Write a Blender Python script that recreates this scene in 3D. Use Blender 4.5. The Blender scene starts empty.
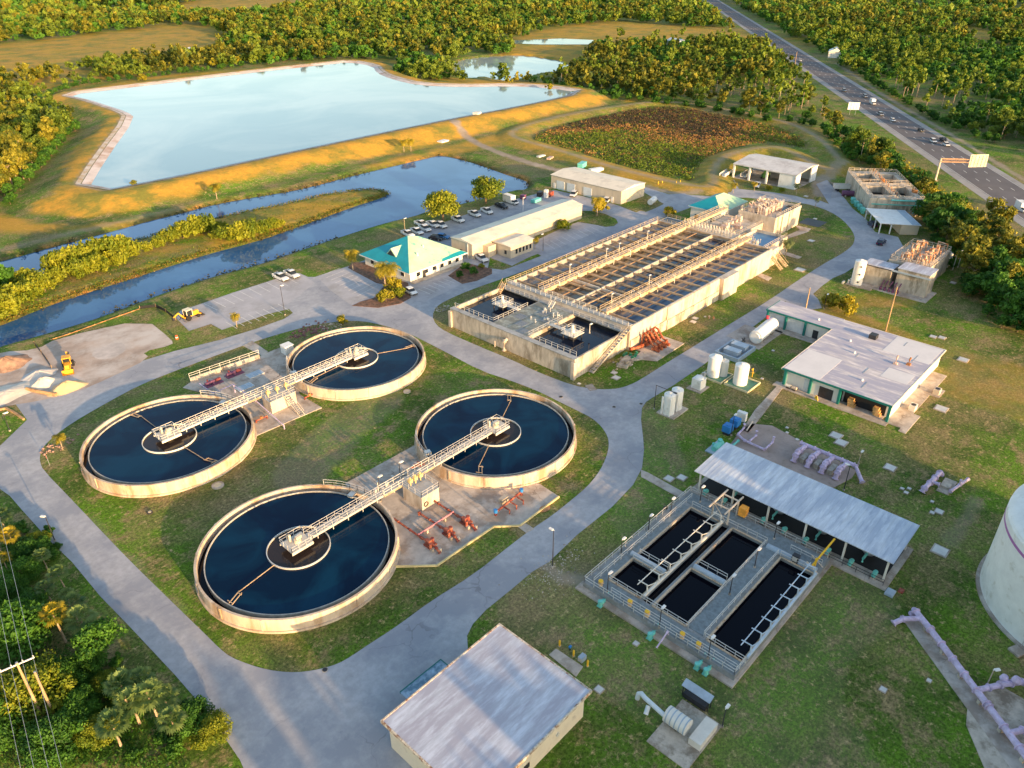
import bpy, bmesh, math, random
import numpy as np
from mathutils import Vector, Matrix, geometry
random.seed(7)
scene = bpy.context.scene
col = scene.collection
R_ = math.radians
PI = math.pi

# ---------------------------------------------------------------- camera geometry (the plant grid is the world grid)
F, TH, RO, CH = 769.83, .5272, -.0027, 83.58
_a = R_(47); _ca, _sa = math.cos(_a), math.sin(_a)
def at(u, v, z=0.0):
    """point of the plane at height z seen at pixel u,v of the photograph -> plant coordinates"""
    du, dv = u - 512, v - 384
    c, s = math.cos(RO), math.sin(RO)
    x, y = c*du + s*dv, -s*du + c*dv
    d = (x/F, math.cos(TH) - y/F*math.sin(TH), -math.sin(TH) - y/F*math.cos(TH))
    t = (CH - z)/-d[2]
    X, Y = d[0]*t, d[1]*t
    return (_ca*X + _sa*Y, -_sa*X + _ca*Y)
def ats(pts, z=0.0): return [at(u, v, z) for u, v in pts]

# ---------------------------------------------------------------- materials
def lin(c):
    return tuple(((x/12.92) if x <= .04045 else ((x+.055)/1.055)**2.4) for x in c)
_m = {}
def M(name, col1, rough=.7, var=.12, scale=.6, col2=None, amt=.35, s2=.15, metal=0, bump=0, streak=1.0, spec=.4, ax=1.0, ay=1.0):
    """surface colour that wanders with world-space noise; col2 = stains of a second colour"""
    if name in _m: return _m[name]
    m = bpy.data.materials.new(name); m.use_nodes = True
    nt = m.node_tree; N = nt.nodes; L = nt.links
    b = N['Principled BSDF']
    b.inputs['Roughness'].default_value = rough; b.inputs['Metallic'].default_value = metal
    b.inputs['Specular IOR Level'].default_value = spec
    g = N.new('ShaderNodeNewGeometry'); mp = N.new('ShaderNodeMapping')
    mp.inputs['Scale'].default_value = (ax, ay, streak); L.new(g.outputs['Position'], mp.inputs['Vector'])
    n1 = N.new('ShaderNodeTexNoise'); n1.inputs['Scale'].default_value = scale; n1.inputs['Detail'].default_value = 6
    n1.inputs['Roughness'].default_value = .65
    L.new(mp.outputs[0], n1.inputs['Vector'])
    r = N.new('ShaderNodeValToRGB'); L.new(n1.outputs['Fac'], r.inputs['Fac'])
    r.color_ramp.elements[0].position = .38; r.color_ramp.elements[1].position = .62
    r.color_ramp.elements[0].color = tuple(x*(1-var) for x in col1) + (1,)
    r.color_ramp.elements[1].color = tuple(min(1, x*(1+var)) for x in col1) + (1,)
    out = r.outputs['Color']
    if col2:
        n2 = N.new('ShaderNodeTexNoise'); n2.inputs['Scale'].default_value = s2; n2.inputs['Detail'].default_value = 8
        n2.inputs['Roughness'].default_value = .7
        L.new(mp.outputs[0], n2.inputs['Vector'])
        r2 = N.new('ShaderNodeValToRGB'); L.new(n2.outputs['Fac'], r2.inputs['Fac'])
        r2.color_ramp.elements[0].position = .60 - amt*.36; r2.color_ramp.elements[1].position = .74 - amt*.36
        mx = N.new('ShaderNodeMix'); mx.data_type = 'RGBA'
        L.new(r2.outputs['Color'], mx.inputs['Factor']); L.new(out, mx.inputs['A']); mx.inputs['B'].default_value = tuple(col2) + (1,)
        out = mx.outputs['Result']
    L.new(out, b.inputs['Base Color'])
    if bump:
        bp = N.new('ShaderNodeBump'); bp.inputs['Strength'].default_value = bump; bp.inputs['Distance'].default_value = .05
        L.new(n1.outputs['Fac'], bp.inputs['Height']); L.new(bp.outputs[0], b.inputs['Normal'])
    _m[name] = m
    return m

def grass_mat(name, c_green, c_dark, c_dry, dry=.5, s=.03):
    m = bpy.data.materials.new(name); m.use_nodes = True
    nt = m.node_tree; N = nt.nodes; L = nt.links; b = N['Principled BSDF']
    b.inputs['Roughness'].default_value = .9; b.inputs['Specular IOR Level'].default_value = .15
    g = N.new('ShaderNodeNewGeometry')
    def noise(sc, det=6, rg=.65):
        n = N.new('ShaderNodeTexNoise'); n.inputs['Scale'].default_value = sc; n.inputs['Detail'].default_value = det
        n.inputs['Roughness'].default_value = rg; L.new(g.outputs['Position'], n.inputs['Vector']); return n.outputs['Fac']
    def ramp(f, a, b_):
        r = N.new('ShaderNodeValToRGB'); r.color_ramp.elements[0].position = a; r.color_ramp.elements[1].position = b_
        L.new(f, r.inputs['Fac']); return r.outputs['Color']
    def mix(f, a, b_, blend='MIX'):
        x = N.new('ShaderNodeMix'); x.data_type = 'RGBA'; x.blend_type = blend
        if isinstance(f, float): x.inputs['Factor'].default_value = f
        else: L.new(f, x.inputs['Factor'])
        for k, v in (('A', a), ('B', b_)):
            if isinstance(v, tuple): x.inputs[k].default_value = v + (1,)
            else: L.new(v, x.inputs[k])
        return x.outputs['Result']
    base = mix(ramp(noise(s*2.2, 8), .44, .58), c_green, c_dark)
    base = mix(ramp(noise(s, 9, .72), .58 - dry*.2, .72 - dry*.12), base, c_dry)
    base = mix(ramp(noise(.16, 10, .8), .50, .60), base, tuple(min(1, x*1.05) for x in c_dry))
    base = mix(ramp(noise(.9, 6, .8), .55, .64), base, tuple(min(1, x*1.7) for x in c_dry))
    tuft = ramp(noise(2.2, 9, .85), .43, .57)
    base = mix(.8, base, mix(tuft, (.40, .42, .40), (1.65, 1.6, 1.5)), 'MULTIPLY')
    at_ = N.new('ShaderNodeAttribute'); at_.attribute_name = 'zone'
    sp = N.new('ShaderNodeSeparateColor'); L.new(at_.outputs['Color'], sp.inputs[0])
    gold = mix(ramp(noise(.05, 9, .75), .46, .60), (.56, .31, .045), (.22, .21, .04))
    gold = mix(.6, gold, mix(ramp(noise(.9, 8, .8), .3, .7), (.6, .6, .6), (1.4, 1.4, 1.4)), 'MULTIPLY')
    sand = mix(ramp(noise(.12, 9, .7), .35, .65), (.44, .36, .28), (.27, .22, .17))
    scr = mix(ramp(noise(.045, 10, .8), .4, .56), (.10, .055, .042), (.075, .105, .02))
    scr = mix(ramp(noise(.03, 10, .8), .52, .58), scr, (.50, .22, .05))
    scr = mix(.8, scr, mix(ramp(noise(.5, 8, .8), .35, .65), (.4, .4, .4), (1.6, 1.6, 1.6)), 'MULTIPLY')
    base = mix(sp.outputs[0], base, gold); base = mix(sp.outputs[1], base, sand); base = mix(sp.outputs[2], base, scr)
    L.new(base, b.inputs['Base Color'])
    bp = N.new('ShaderNodeBump'); bp.inputs['Strength'].default_value = .9; bp.inputs['Distance'].default_value = .25
    L.new(noise(1.6, 8, .8), bp.inputs['Height']); L.new(bp.outputs[0], b.inputs['Normal'])
    return m

def water_mat(name, body, rough=.03, ior=1.33, spec=.5, mottle=None, ms=.02, wave=.0, ws=.6, coat=0):
    m = bpy.data.materials.new(name); m.use_nodes = True
    nt = m.node_tree; N = nt.nodes; L = nt.links; b = N['Principled BSDF']
    b.inputs['Roughness'].default_value = rough; b.inputs['IOR'].default_value = ior; b.inputs['Specular IOR Level'].default_value = spec
    g = N.new('ShaderNodeNewGeometry')
    if mottle:
        n = N.new('ShaderNodeTexNoise'); n.inputs['Scale'].default_value = ms; n.inputs['Detail'].default_value = 7; n.inputs['Distortion'].default_value = 1.2
        L.new(g.outputs['Position'], n.inputs['Vector'])
        r = N.new('ShaderNodeValToRGB'); r.color_ramp.elements[0].position = .4; r.color_ramp.elements[1].position = .62
        r.color_ramp.elements[0].color = body + (1,); r.color_ramp.elements[1].color = mottle + (1,)
        L.new(n.outputs['Fac'], r.inputs['Fac']); L.new(r.outputs[0], b.inputs['Base Color'])
    else: b.inputs['Base Color'].default_value = body + (1,)
    if wave:
        n = N.new('ShaderNodeTexNoise'); n.inputs['Scale'].default_value = ws; n.inputs['Detail'].default_value = 4
        L.new(g.outputs['Position'], n.inputs['Vector'])
        bp = N.new('ShaderNodeBump'); bp.inputs['Strength'].default_value = wave; bp.inputs['Distance'].default_value = .05
        L.new(n.outputs['Fac'], bp.inputs['Height']); L.new(bp.outputs[0], b.inputs['Normal'])
    return m

def leaf_mat(name, c1, c2, trans=.3):
    m = bpy.data.materials.new(name); m.use_nodes = True
    nt = m.node_tree; N = nt.nodes; L = nt.links; b = N['Principled BSDF']; o = N['Material Output']
    b.inputs['Roughness'].default_value = .6; b.inputs['Specular IOR Level'].default_value = .25
    a = N.new('ShaderNodeAttribute'); a.attribute_name = 'tint'
    oi = N.new('ShaderNodeObjectInfo')
    ad = N.new('ShaderNodeMath'); ad.operation = 'ADD'; L.new(a.outputs['Fac'], ad.inputs[0])
    ml = N.new('ShaderNodeMath'); ml.operation = 'MULTIPLY_ADD'; ml.inputs[1].default_value = .6; ml.inputs[2].default_value = -.3
    L.new(oi.outputs['Random'], ml.inputs[0]); L.new(ml.outputs[0], ad.inputs[1])
    r = N.new('ShaderNodeValToRGB'); r.color_ramp.elements[0].position = 0; r.color_ramp.elements[1].position = 1
    r.color_ramp.elements[0].color = c1 + (1,); r.color_ramp.elements[1].color = c2 + (1,)
    L.new(ad.outputs[0], r.inputs['Fac']); L.new(r.outputs[0], b.inputs['Base Color'])
    t = N.new('ShaderNodeBsdfTranslucent'); L.new(r.outputs[0], t.inputs['Color'])
    mx = N.new('ShaderNodeMixShader'); mx.inputs[0].default_value = trans
    L.new(b.outputs[0], mx.inputs[1]); L.new(t.outputs[0], mx.inputs[2]); L.new(mx.outputs[0], o.inputs['Surface'])
    return m

CONC = M('concrete_weathered', (.50, .44, .36), .85, .16, .8, (.24, .20, .15), .35, .35, bump=.15, streak=.35)
CONCL = M('concrete_cream', (.58, .50, .41), .85, .12, .7, (.34, .26, .18), .25, .3, bump=.1, streak=.3)
PAD = M('concrete_pad', (.50, .44, .38), .9, .14, .5, (.32, .26, .21), .4, .22)
ROAD = M('road_concrete', (.41, .41, .43), .88, .10, .9, (.30, .31, .345), .45, .09, bump=.1)
LOT = M('lot_concrete', (.43, .42, .44), .88, .08, .2, (.34, .33, .33), .3, .09)
DECK = M('deck_grey', (.38, .39, .39), .75, .12, .8, (.25, .25, .24), .3, .5)
GRATE = M('grating_dark', (.20, .22, .24), .6, .2, 3.)
ALU = M('aluminium_rail', (.66, .64, .60), .45, .08, .5, metal=.3)
RAILW = M('painted_rail', (.72, .68, .60), .5, .08, .5)
BEAM = M('beam_tan', (.46, .34, .22), .8, .15, .8, (.30, .20, .12), .35, .5)
WHITE = M('white_paint', (.80, .79, .76), .5, .05, .6, (.60, .57, .50), .12, .5)
WWALL = M('white_wall', (.74, .70, .63), .8, .06, .4, (.55, .48, .40), .12, .4, streak=.3)
TANW = M('tan_siding', (.62, .52, .38), .7, .06, .4, (.48, .40, .30), .12, .3, streak=.3)
CREAM = M('cream_roof', (.78, .70, .56), .6, .06, .25, (.62, .55, .44), .25, .2)
TEAL = M('teal_metal', (.01, .29, .35), .45, .08, .4, spec=.5)
TEALP = M('teal_pale', (.42, .62, .42), .6, .10, .3, (.10, .42, .38), .18, .25)  # pale green teal for the front roof slopes and the dormer
TRIM = M('teal_trim', (.01, .17, .15), .5, .05)
RED = M('red_pipe', (.22, .04, .028), .6, .35, 1.6, (.42, .15, .08), .4, 1.4)
PURPLE = M('purple_pipe', (.60, .50, .68), .6, .14, 1.5, (.46, .36, .48), .35, 1.2)
PINK = M('purple_dark', (.16, .06, .12), .6, .15, 1.)
AQUA = M('aqua_pump', (.16, .56, .50), .5, .1, 1.)
BLUE = M('blue_motor', (.03, .20, .52), .45, .1, 1.)
BLUEG = M('blue_grey_steel', (.36, .44, .52), .5, .1, .8)
YEL = M('safety_yellow', (.85, .50, .03), .5, .08, 1.)
CAT = M('machine_yellow', (.80, .38, .03), .5, .15, 1.)
ORA = M('orange_pipe', (.50, .17, .05), .65, .4, 1.5, (.66, .50, .36), .5, 1.2)
DARK = M('dark_metal', (.035, .035, .04), .5, .2, 1.)
BLACK = M('black_rubber', (.015, .015, .017), .8, .1, 1.)
GLASS = M('window_glass', (.02, .025, .03), .08, .1, 1., spec=.8)
WOOD = M('pole_wood', (.42, .28, .15), .85, .2, 1.5, streak=.2)
STEEL = M('galvanised', (.42, .43, .44), .45, .1, .8, metal=.4)
ROOFG = M('grey_membrane_roof', (.50, .53, .61), .6, .16, 1.1, (.38, .38, .45), .45, .5, ax=.3, ay=1.5)
ROOFM = M('maintenance_roof', (.66, .60, .58), .7, .2, 1.0, (.42, .40, .47), .55, .3, ax=1.4, ay=.3)
ROOFW = M('white_roof_patch', (.70, .67, .66), .7, .04, .3)
CAN = M('galvanised_roof', (.64, .68, .74), .5, .12, 1.2, (.46, .51, .60), .45, .5, metal=.1, ax=.25, ay=1.2)
RUST = M('rust_stain', (.40, .17, .06), .9, .3, 1.)
BARK = M('bark', (.16, .11, .07), .9, .25, 2.)
BARKL = M('pale_bark', (.34, .26, .18), .9, .25, 2.)
MULCH = M('mulch', (.22, .12, .08), .95, .3, 1.2, (.10, .07, .05), .4, .8, bump=.5)
DIRT = M('dirt', (.42, .33, .27), .95, .2, .15, (.58, .52, .47), .4, .06, bump=.3)
SAND = M('white_sand', (.68, .60, .50), .95, .1, .6, bump=.3)
SANDY = M('yellow_sand', (.68, .48, .26), .95, .1, .6, bump=.3)
ASPH = M('asphalt', (.135, .125, .13), .9, .12, .1, (.13, .12, .12), .3, .04)
SHO = M('shoulder', (.34, .33, .32), .9, .1, .2, (.26, .25, .24), .3, .1)
PAINTW = M('road_paint', (.70, .69, .66), .8, .12, 1.)
LINER = M('pond_liner', (.62, .55, .52), .8, .15, .1, (.45, .30, .22), .3, .06)
GRASS = grass_mat('grass', (.105, .215, .016), (.068, .120, .018), (.25, .195, .095), .57)
WCLAR = water_mat('clarifier_water', (.0003, .010, .032), .04, wave=.03, ws=.3, mottle=(.002, .030, .066), ms=.10, spec=.26)
WBAS = water_mat('basin_water', (.006, .012, .03), .05, wave=.05, ws=.7, mottle=(.02, .025, .035), ms=.15)
WAER = water_mat('aeration_water', (.05, .10, .18), .1, wave=.25, ws=1.2, mottle=(.22, .19, .17), ms=.09)
WAER2 = water_mat('aeration_sludge', (.10, .085, .06), .2, wave=.2, ws=1.2, mottle=(.22, .18, .12), ms=.12)
WAER3 = water_mat('aeration_dark', (.008, .02, .05), .06, wave=.1, ws=1.2, mottle=(.06, .10, .16), ms=.1)
WFIL = water_mat('filter_water', (.0015, .002, .006), .03, spec=.25)
WMURK = water_mat('centre_well_water', (.03, .022, .02), .12, wave=.1, ws=1.5)
WRES = water_mat('reservoir_water', (.20, .30, .33), .06, mottle=(.36, .44, .44), ms=.012, wave=.25, ws=.25)
WCAN = water_mat('canal_water', (.025, .10, .24), .03, wave=.02, ws=.4, mottle=(.05, .15, .32), ms=.03)
GRASSY = {}

def cracks(m, sc, w, dark):
    nt = m.node_tree; N = nt.nodes; L = nt.links; b = N['Principled BSDF']; src = b.inputs['Base Color'].links[0].from_socket
    g = N.new('ShaderNodeNewGeometry'); n = N.new('ShaderNodeTexNoise'); n.inputs['Scale'].default_value = .5; L.new(g.outputs['Position'], n.inputs['Vector'])
    ad = N.new('ShaderNodeVectorMath'); ad.operation = 'MULTIPLY_ADD'; L.new(n.outputs['Color'], ad.inputs[0]); ad.inputs[1].default_value = (3, 3, 0); L.new(g.outputs['Position'], ad.inputs[2])
    v = N.new('ShaderNodeTexVoronoi'); v.feature = 'DISTANCE_TO_EDGE'; v.inputs['Scale'].default_value = sc; L.new(ad.outputs[0], v.inputs['Vector'])
    lt = N.new('ShaderNodeMath'); lt.operation = 'LESS_THAN'; lt.inputs[1].default_value = w; L.new(v.outputs['Distance'], lt.inputs[0])
    n2 = N.new('ShaderNodeTexNoise'); n2.inputs['Scale'].default_value = .09; n2.inputs['Detail'].default_value = 7; L.new(g.outputs['Position'], n2.inputs['Vector'])
    r = N.new('ShaderNodeValToRGB'); r.color_ramp.elements[0].position = .52; r.color_ramp.elements[1].position = .68; L.new(n2.outputs['Fac'], r.inputs['Fac'])
    mu = N.new('ShaderNodeMath'); mu.operation = 'MULTIPLY'; L.new(lt.outputs[0], mu.inputs[0]); L.new(r.outputs[0], mu.inputs[1])
    mx = N.new('ShaderNodeMix'); mx.data_type = 'RGBA'; L.new(mu.outputs[0], mx.inputs['Factor']); L.new(src, mx.inputs['A']); mx.inputs['B'].default_value = dark+(1,)
    n3 = N.new('ShaderNodeTexNoise'); n3.inputs['Scale'].default_value = .35; n3.inputs['Detail'].default_value = 8; n3.inputs['Roughness'].default_value = .75; L.new(g.outputs['Position'], n3.inputs['Vector'])
    r3 = N.new('ShaderNodeValToRGB'); r3.color_ramp.elements[0].position = .60; r3.color_ramp.elements[1].position = .70; L.new(n3.outputs['Fac'], r3.inputs['Fac'])
    m4 = N.new('ShaderNodeMath'); m4.operation = 'MULTIPLY'; m4.inputs[1].default_value = .45; L.new(r3.outputs[0], m4.inputs[0])
    mx2 = N.new('ShaderNodeMix'); mx2.data_type = 'RGBA'; L.new(m4.outputs[0], mx2.inputs['Factor']); L.new(mx.outputs['Result'], mx2.inputs['A']); mx2.inputs['B'].default_value = dark+(1,)
    L.new(mx2.outputs['Result'], b.inputs['Base Color'])
cracks(ROAD, .11, .0075, (.22, .22, .24)); cracks(LOT, .14, .01, (.24, .23, .24)); cracks(PAD, .25, .012, (.20, .16, .13))
# ---------------------------------------------------------------- mesh builder
class MB:
    def __init__(s): s.v = []; s.f = []
    def add(s, vs, fs):
        n = len(s.v); s.v += [tuple(p) for p in vs]; s.f += [tuple(i+n for i in f) for f in fs]; return s
    def box(s, x0, x1, y0, y1, z0, z1):
        return s.add([(x0,y0,z0),(x1,y0,z0),(x1,y1,z0),(x0,y1,z0),(x0,y0,z1),(x1,y0,z1),(x1,y1,z1),(x0,y1,z1)],
                     [(0,3,2,1),(4,5,6,7),(0,1,5,4),(1,2,6,5),(2,3,7,6),(3,0,4,7)])
    def rbox(s, cx, cy, sx, sy, z0, z1, rz=0):
        c, n = math.cos(rz), math.sin(rz)
        vs = [(cx+c*a-n*b, cy+n*a+c*b, z) for z in (z0, z1) for a, b in ((-sx/2,-sy/2),(sx/2,-sy/2),(sx/2,sy/2),(-sx/2,sy/2))]
        return s.add(vs, [(0,3,2,1),(4,5,6,7),(0,1,5,4),(1,2,6,5),(2,3,7,6),(3,0,4,7)])
    def prism(s, poly, z0, z1):
        a = sum(poly[i][0]*poly[(i+1) % len(poly)][1]-poly[(i+1) % len(poly)][0]*poly[i][1] for i in range(len(poly)))
        if a < 0: poly = poly[::-1]
        n = len(poly)
        return s.add([(x, y, z0) for x, y in poly]+[(x, y, z1) for x, y in poly],
                     [tuple(range(n))[::-1], tuple(range(n, 2*n))]+[(i, (i+1) % n, (i+1) % n+n, i+n) for i in range(n)])
    def tube(s, pts, r, n=8, r1=None, cap=True):
        pts = [Vector(p) for p in pts]; m = len(pts); rings = []
        for i, p in enumerate(pts):
            d = (pts[min(i+1, m-1)]-pts[max(i-1, 0)]).normalized()
            a = d.cross(Vector((0, 0, 1)));
            if a.length < .05: a = d.cross(Vector((1, 0, 0)))
            a.normalize(); b = d.cross(a)
            rr = r if r1 is None else r+(r1-r)*i/(m-1)
            rings.append([p+(a*math.cos(2*PI*k/n)+b*math.sin(2*PI*k/n))*rr for k in range(n)])
        vs = [q for g in rings for q in g]; fs = []
        for i in range(m-1):
            for k in range(n): fs.append((i*n+k, i*n+(k+1) % n, (i+1)*n+(k+1) % n, (i+1)*n+k))
        if cap: fs += [tuple(range(n))[::-1], tuple(range((m-1)*n, m*n))]
        return s.add(vs, [f[::-1] for f in fs])
    def bar(s, p, q, w, h=None):
        """square bar from p to q"""
        p, q = Vector(p), Vector(q); d = (q-p).normalized(); h = h or w
        a = d.cross(Vector((0, 0, 1)))
        if a.length < .05: a = Vector((1, 0, 0))
        a.normalize(); b = a.cross(d).normalized()
        vs = [e+a*x*w/2+b*y*h/2 for e in (p, q) for x, y in ((-1,-1),(1,-1),(1,1),(-1,1))]
        return s.add(vs, [(0,1,2,3),(7,6,5,4),(0,4,5,1),(1,5,6,2),(2,6,7,3),(3,7,4,0)])
    def lathe(s, prof, cx, cy, n=32, closed=False):
        vs = [(cx+r*math.cos(2*PI*k/n), cy+r*math.sin(2*PI*k/n), z) for r, z in prof for k in range(n)]
        m = len(prof); fs = []
        for i in range(m if closed else m-1):
            j = (i+1) % m
            for k in range(n): fs.append((i*n+k, i*n+(k+1) % n, j*n+(k+1) % n, j*n+k))
        s.add(vs, fs)
        if not closed:
            for i, rev in ((0, True), (m-1, False)):
                if prof[i][0] > .01:
                    f = tuple(len(s.v)-m*n+i*n+k for k in range(n)); s.f.append(f[::-1] if rev else f)
        return s
    def disc(s, cx, cy, r, z, n=128):
        return s.add([(cx+r*math.cos(2*PI*k/n), cy+r*math.sin(2*PI*k/n), z) for k in range(n)], [tuple(range(n))])
    def ring(s, cx, cy, r0, r1, z0, z1, n=96):
        return s.lathe([(r0, z0), (r1, z0), (r1, z1), (r0, z1)], cx, cy, n, True)
    def cyl(s, cx, cy, r, z0, z1, n=24): return s.lathe([(r, z0), (r, z1)], cx, cy, n)
    def rail(s, pts, h=1.07, r=.04, step=1.8, mid=1):
        for p, q in zip(pts[:-1], pts[1:]):
            p, q = Vector(p), Vector(q); L = (q-p).length; n = max(1, round(L/step))
            for i in range(n+1):
                b = p.lerp(q, i/n); s.bar(b, b+Vector((0, 0, h)), r*1.6)
            for k in range(mid+1):
                e = Vector((0, 0, h*(1-k*.48))); s.bar(p+e, q+e, r*1.6)
        return s
    def build(s, name, mat, parent=None, smooth=False, world=True):
        me = bpy.data.meshes.new(name)
        v = s.v
        if parent is not None and world:
            M_ = parent_world(parent).inverted(); v = [tuple(M_ @ Vector(p)) for p in v]
        me.from_pydata(v, [], s.f); me.materials.append(mat)
        bm = bmesh.new(); bm.from_mesh(me); bmesh.ops.recalc_face_normals(bm, faces=bm.faces); bm.to_mesh(me); bm.free()
        if smooth:
            me.shade_smooth()
            me.set_sharp_from_angle(angle=R_(35))
        o = bpy.data.objects.new(name, me); col.objects.link(o)
        if parent is not None: o.parent = parent
        return o
def parent_world(o):
    m = Matrix.Translation(o.location) @ Matrix.Rotation(o.rotation_euler.z, 4, 'Z')
    return (parent_world(o.parent) @ m) if o.parent else m
def tag(o, label=None, cat=None, group=None, kind=None):
    if label: o['label'] = label
    if cat: o['category'] = cat
    if group: o['group'] = group
    if kind: o['kind'] = kind
    return o
def thing(name, label, cat, loc=(0, 0, 0), rz=0, group=None):
    o = bpy.data.objects.new(name, None); col.objects.link(o); o.empty_display_size = .5
    if len(loc) == 2: loc = (loc[0], loc[1], 0)
    o.location = loc; o.rotation_euler = (0, 0, rz)
    return tag(o, label, cat, group)
def kids(o): return [c for c in bpy.data.objects if c.parent == o]
def copy_tree(o, loc=None, rz=None, label=None, parent=None, scale=None):
    c = o.copy(); col.objects.link(c); c.parent = parent
    for ch in kids(o): copy_tree(ch, parent=c)
    if loc is not None: c.location = loc if len(loc) == 3 else (loc[0], loc[1], 0)
    if rz is not None: c.rotation_euler = (0, 0, rz)
    if scale is not None: c.scale = (scale,)*3 if not isinstance(scale, tuple) else scale
    if label: c['label'] = label
    return c
def smooth_poly(p, it=2):
    for _ in range(it):
        q = []
        for i in range(len(p)):
            a, b = p[i], p[(i+1) % len(p)]
            q += [(a[0]*.75+b[0]*.25, a[1]*.75+b[1]*.25), (a[0]*.25+b[0]*.75, a[1]*.25+b[1]*.75)]
        p = q
    return p
def sheet(name, loops, z, mat, kind='structure', label=None, cat=None, thick=0):
    """flat surface with holes"""
    bm = bmesh.new(); es = []
    for lp in loops:
        vs = [bm.verts.new((x, y, z)) for x, y in lp]
        es += [bm.edges.new((vs[i], vs[(i+1) % len(vs)])) for i in range(len(vs))]
    bmesh.ops.triangle_fill(bm, edges=es, use_beauty=True, use_dissolve=False, normal=(0, 0, 1))
    for f in bm.faces:
        if f.normal.z < 0: f.normal_flip()
    if thick:
        g = bmesh.ops.extrude_face_region(bm, geom=list(bm.faces))
        bmesh.ops.translate(bm, vec=(0, 0, -thick), verts=[v for v in g['geom'] if isinstance(v, bmesh.types.BMVert)])
        bmesh.ops.recalc_face_normals(bm, faces=bm.faces)
    me = bpy.data.meshes.new(name); bm.to_mesh(me); bm.free(); me.materials.append(mat)
    o = bpy.data.objects.new(name, me); col.objects.link(o)
    return tag(o, label, cat, None, kind)
# ================================================================ SETTING
ZRES = 3.0; ZCAN = -1.1
RES = ats([(85,194),(105,160),(135,118),(127,112),(105,105),(90,100),(66,95),(125,88),(256,72),(331,64),(348,62),(373,66),(377,73),(391,79),(416,85),
           (456,87),(512,86),(548,88),(582,92.5),(512,107.5),(456,117.5),(356,138),(256,159),(187,174)], ZRES)
POND = ats([(-60,278),(0,262),(50,248),(107,233),(150,221),(175,215),(212,205),(256,197),(300,190),(356,175),(431,157.5),(441,155),(471,162),(506,175),(530,182),
            (527,190),(512,191),(490,197),(468,203),(428,211),(413,217),(390,222),(356,232),(296,252),(256,266),(212,277),(150,298),(100,318),(50,333),(0,347),(-60,366)], ZCAN)
ISLE = ats([(-70,284),(-20,276),(0,270),(7,280),(25,283),(50,277),(55,266),(95,252),(140,241),(175,230),(215,220),(250,212),(286,205),(318,197),(356,191),(375,190.5),(388,193),
            (386,197),(356,206),(318,220),(293,229),(256,242),(212,253),(150,273),(87,293),(40,309),(0,327),(-70,345)], ZCAN)
FARP = ats([(456,60),(512,55),(540,57),(572,64),(566,71),(535,74),(528,79),(500,82),(485,77),(462,80),(452,70)], -1)
FAR2 = ats([(512,42),(560,40),(606,42),(600,46),(540,46),(515,45)], -1)
BASIN = ats([(512,138),(512,130),(540,121),(580,112),(632,104),(667,101),(712,107),(768,118),(793,124),(818,137),(836,155),(842,165),(826,172),(790,150),(765,146),(725,155),(712,170),(716,185),(697,188),(612,168),(562,151)], 1)
SCRUB = ats([(528,138),(560,125),(600,116),(640,107),(667,105),(712,112),(768,124),(795,132),(812,148),(770,140),(730,148),(705,163),(700,178),(680,180),(612,163),(562,148)], 0)

def sdist(X, Y, loops):
    """signed distance to the outline of loops (even-odd), positive inside"""
    P = np.stack([X, Y], -1); dm = np.full(X.shape, 1e9); ins = np.zeros(X.shape, bool)
    for lp in loops:
        n = len(lp)
        for i in range(n):
            a = np.array(lp[i]); b = np.array(lp[(i+1) % n]); e = b-a
            w = P-a; t = np.clip((w@e)/max(1e-9, e@e), 0, 1)
            d = np.hypot(w[..., 0]-t*e[0], w[..., 1]-t*e[1]); dm = np.minimum(dm, d)
            c = ((a[1] <= Y) != (b[1] <= Y))
            with np.errstate(divide='ignore', invalid='ignore'):
                xi = a[0]+(Y-a[1])/(b[1]-a[1] if b[1] != a[1] else 1e-12)*e[0]
            ins ^= c & (X < xi)
    return np.where(ins, dm, -dm)
RESs = smooth_poly(RES, 1); PONDs = smooth_poly(POND, 2); ISLEs = smooth_poly(ISLE, 2); BASs = smooth_poly(BASIN, 2)
FARPs = smooth_poly(FARP, 2)

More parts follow.
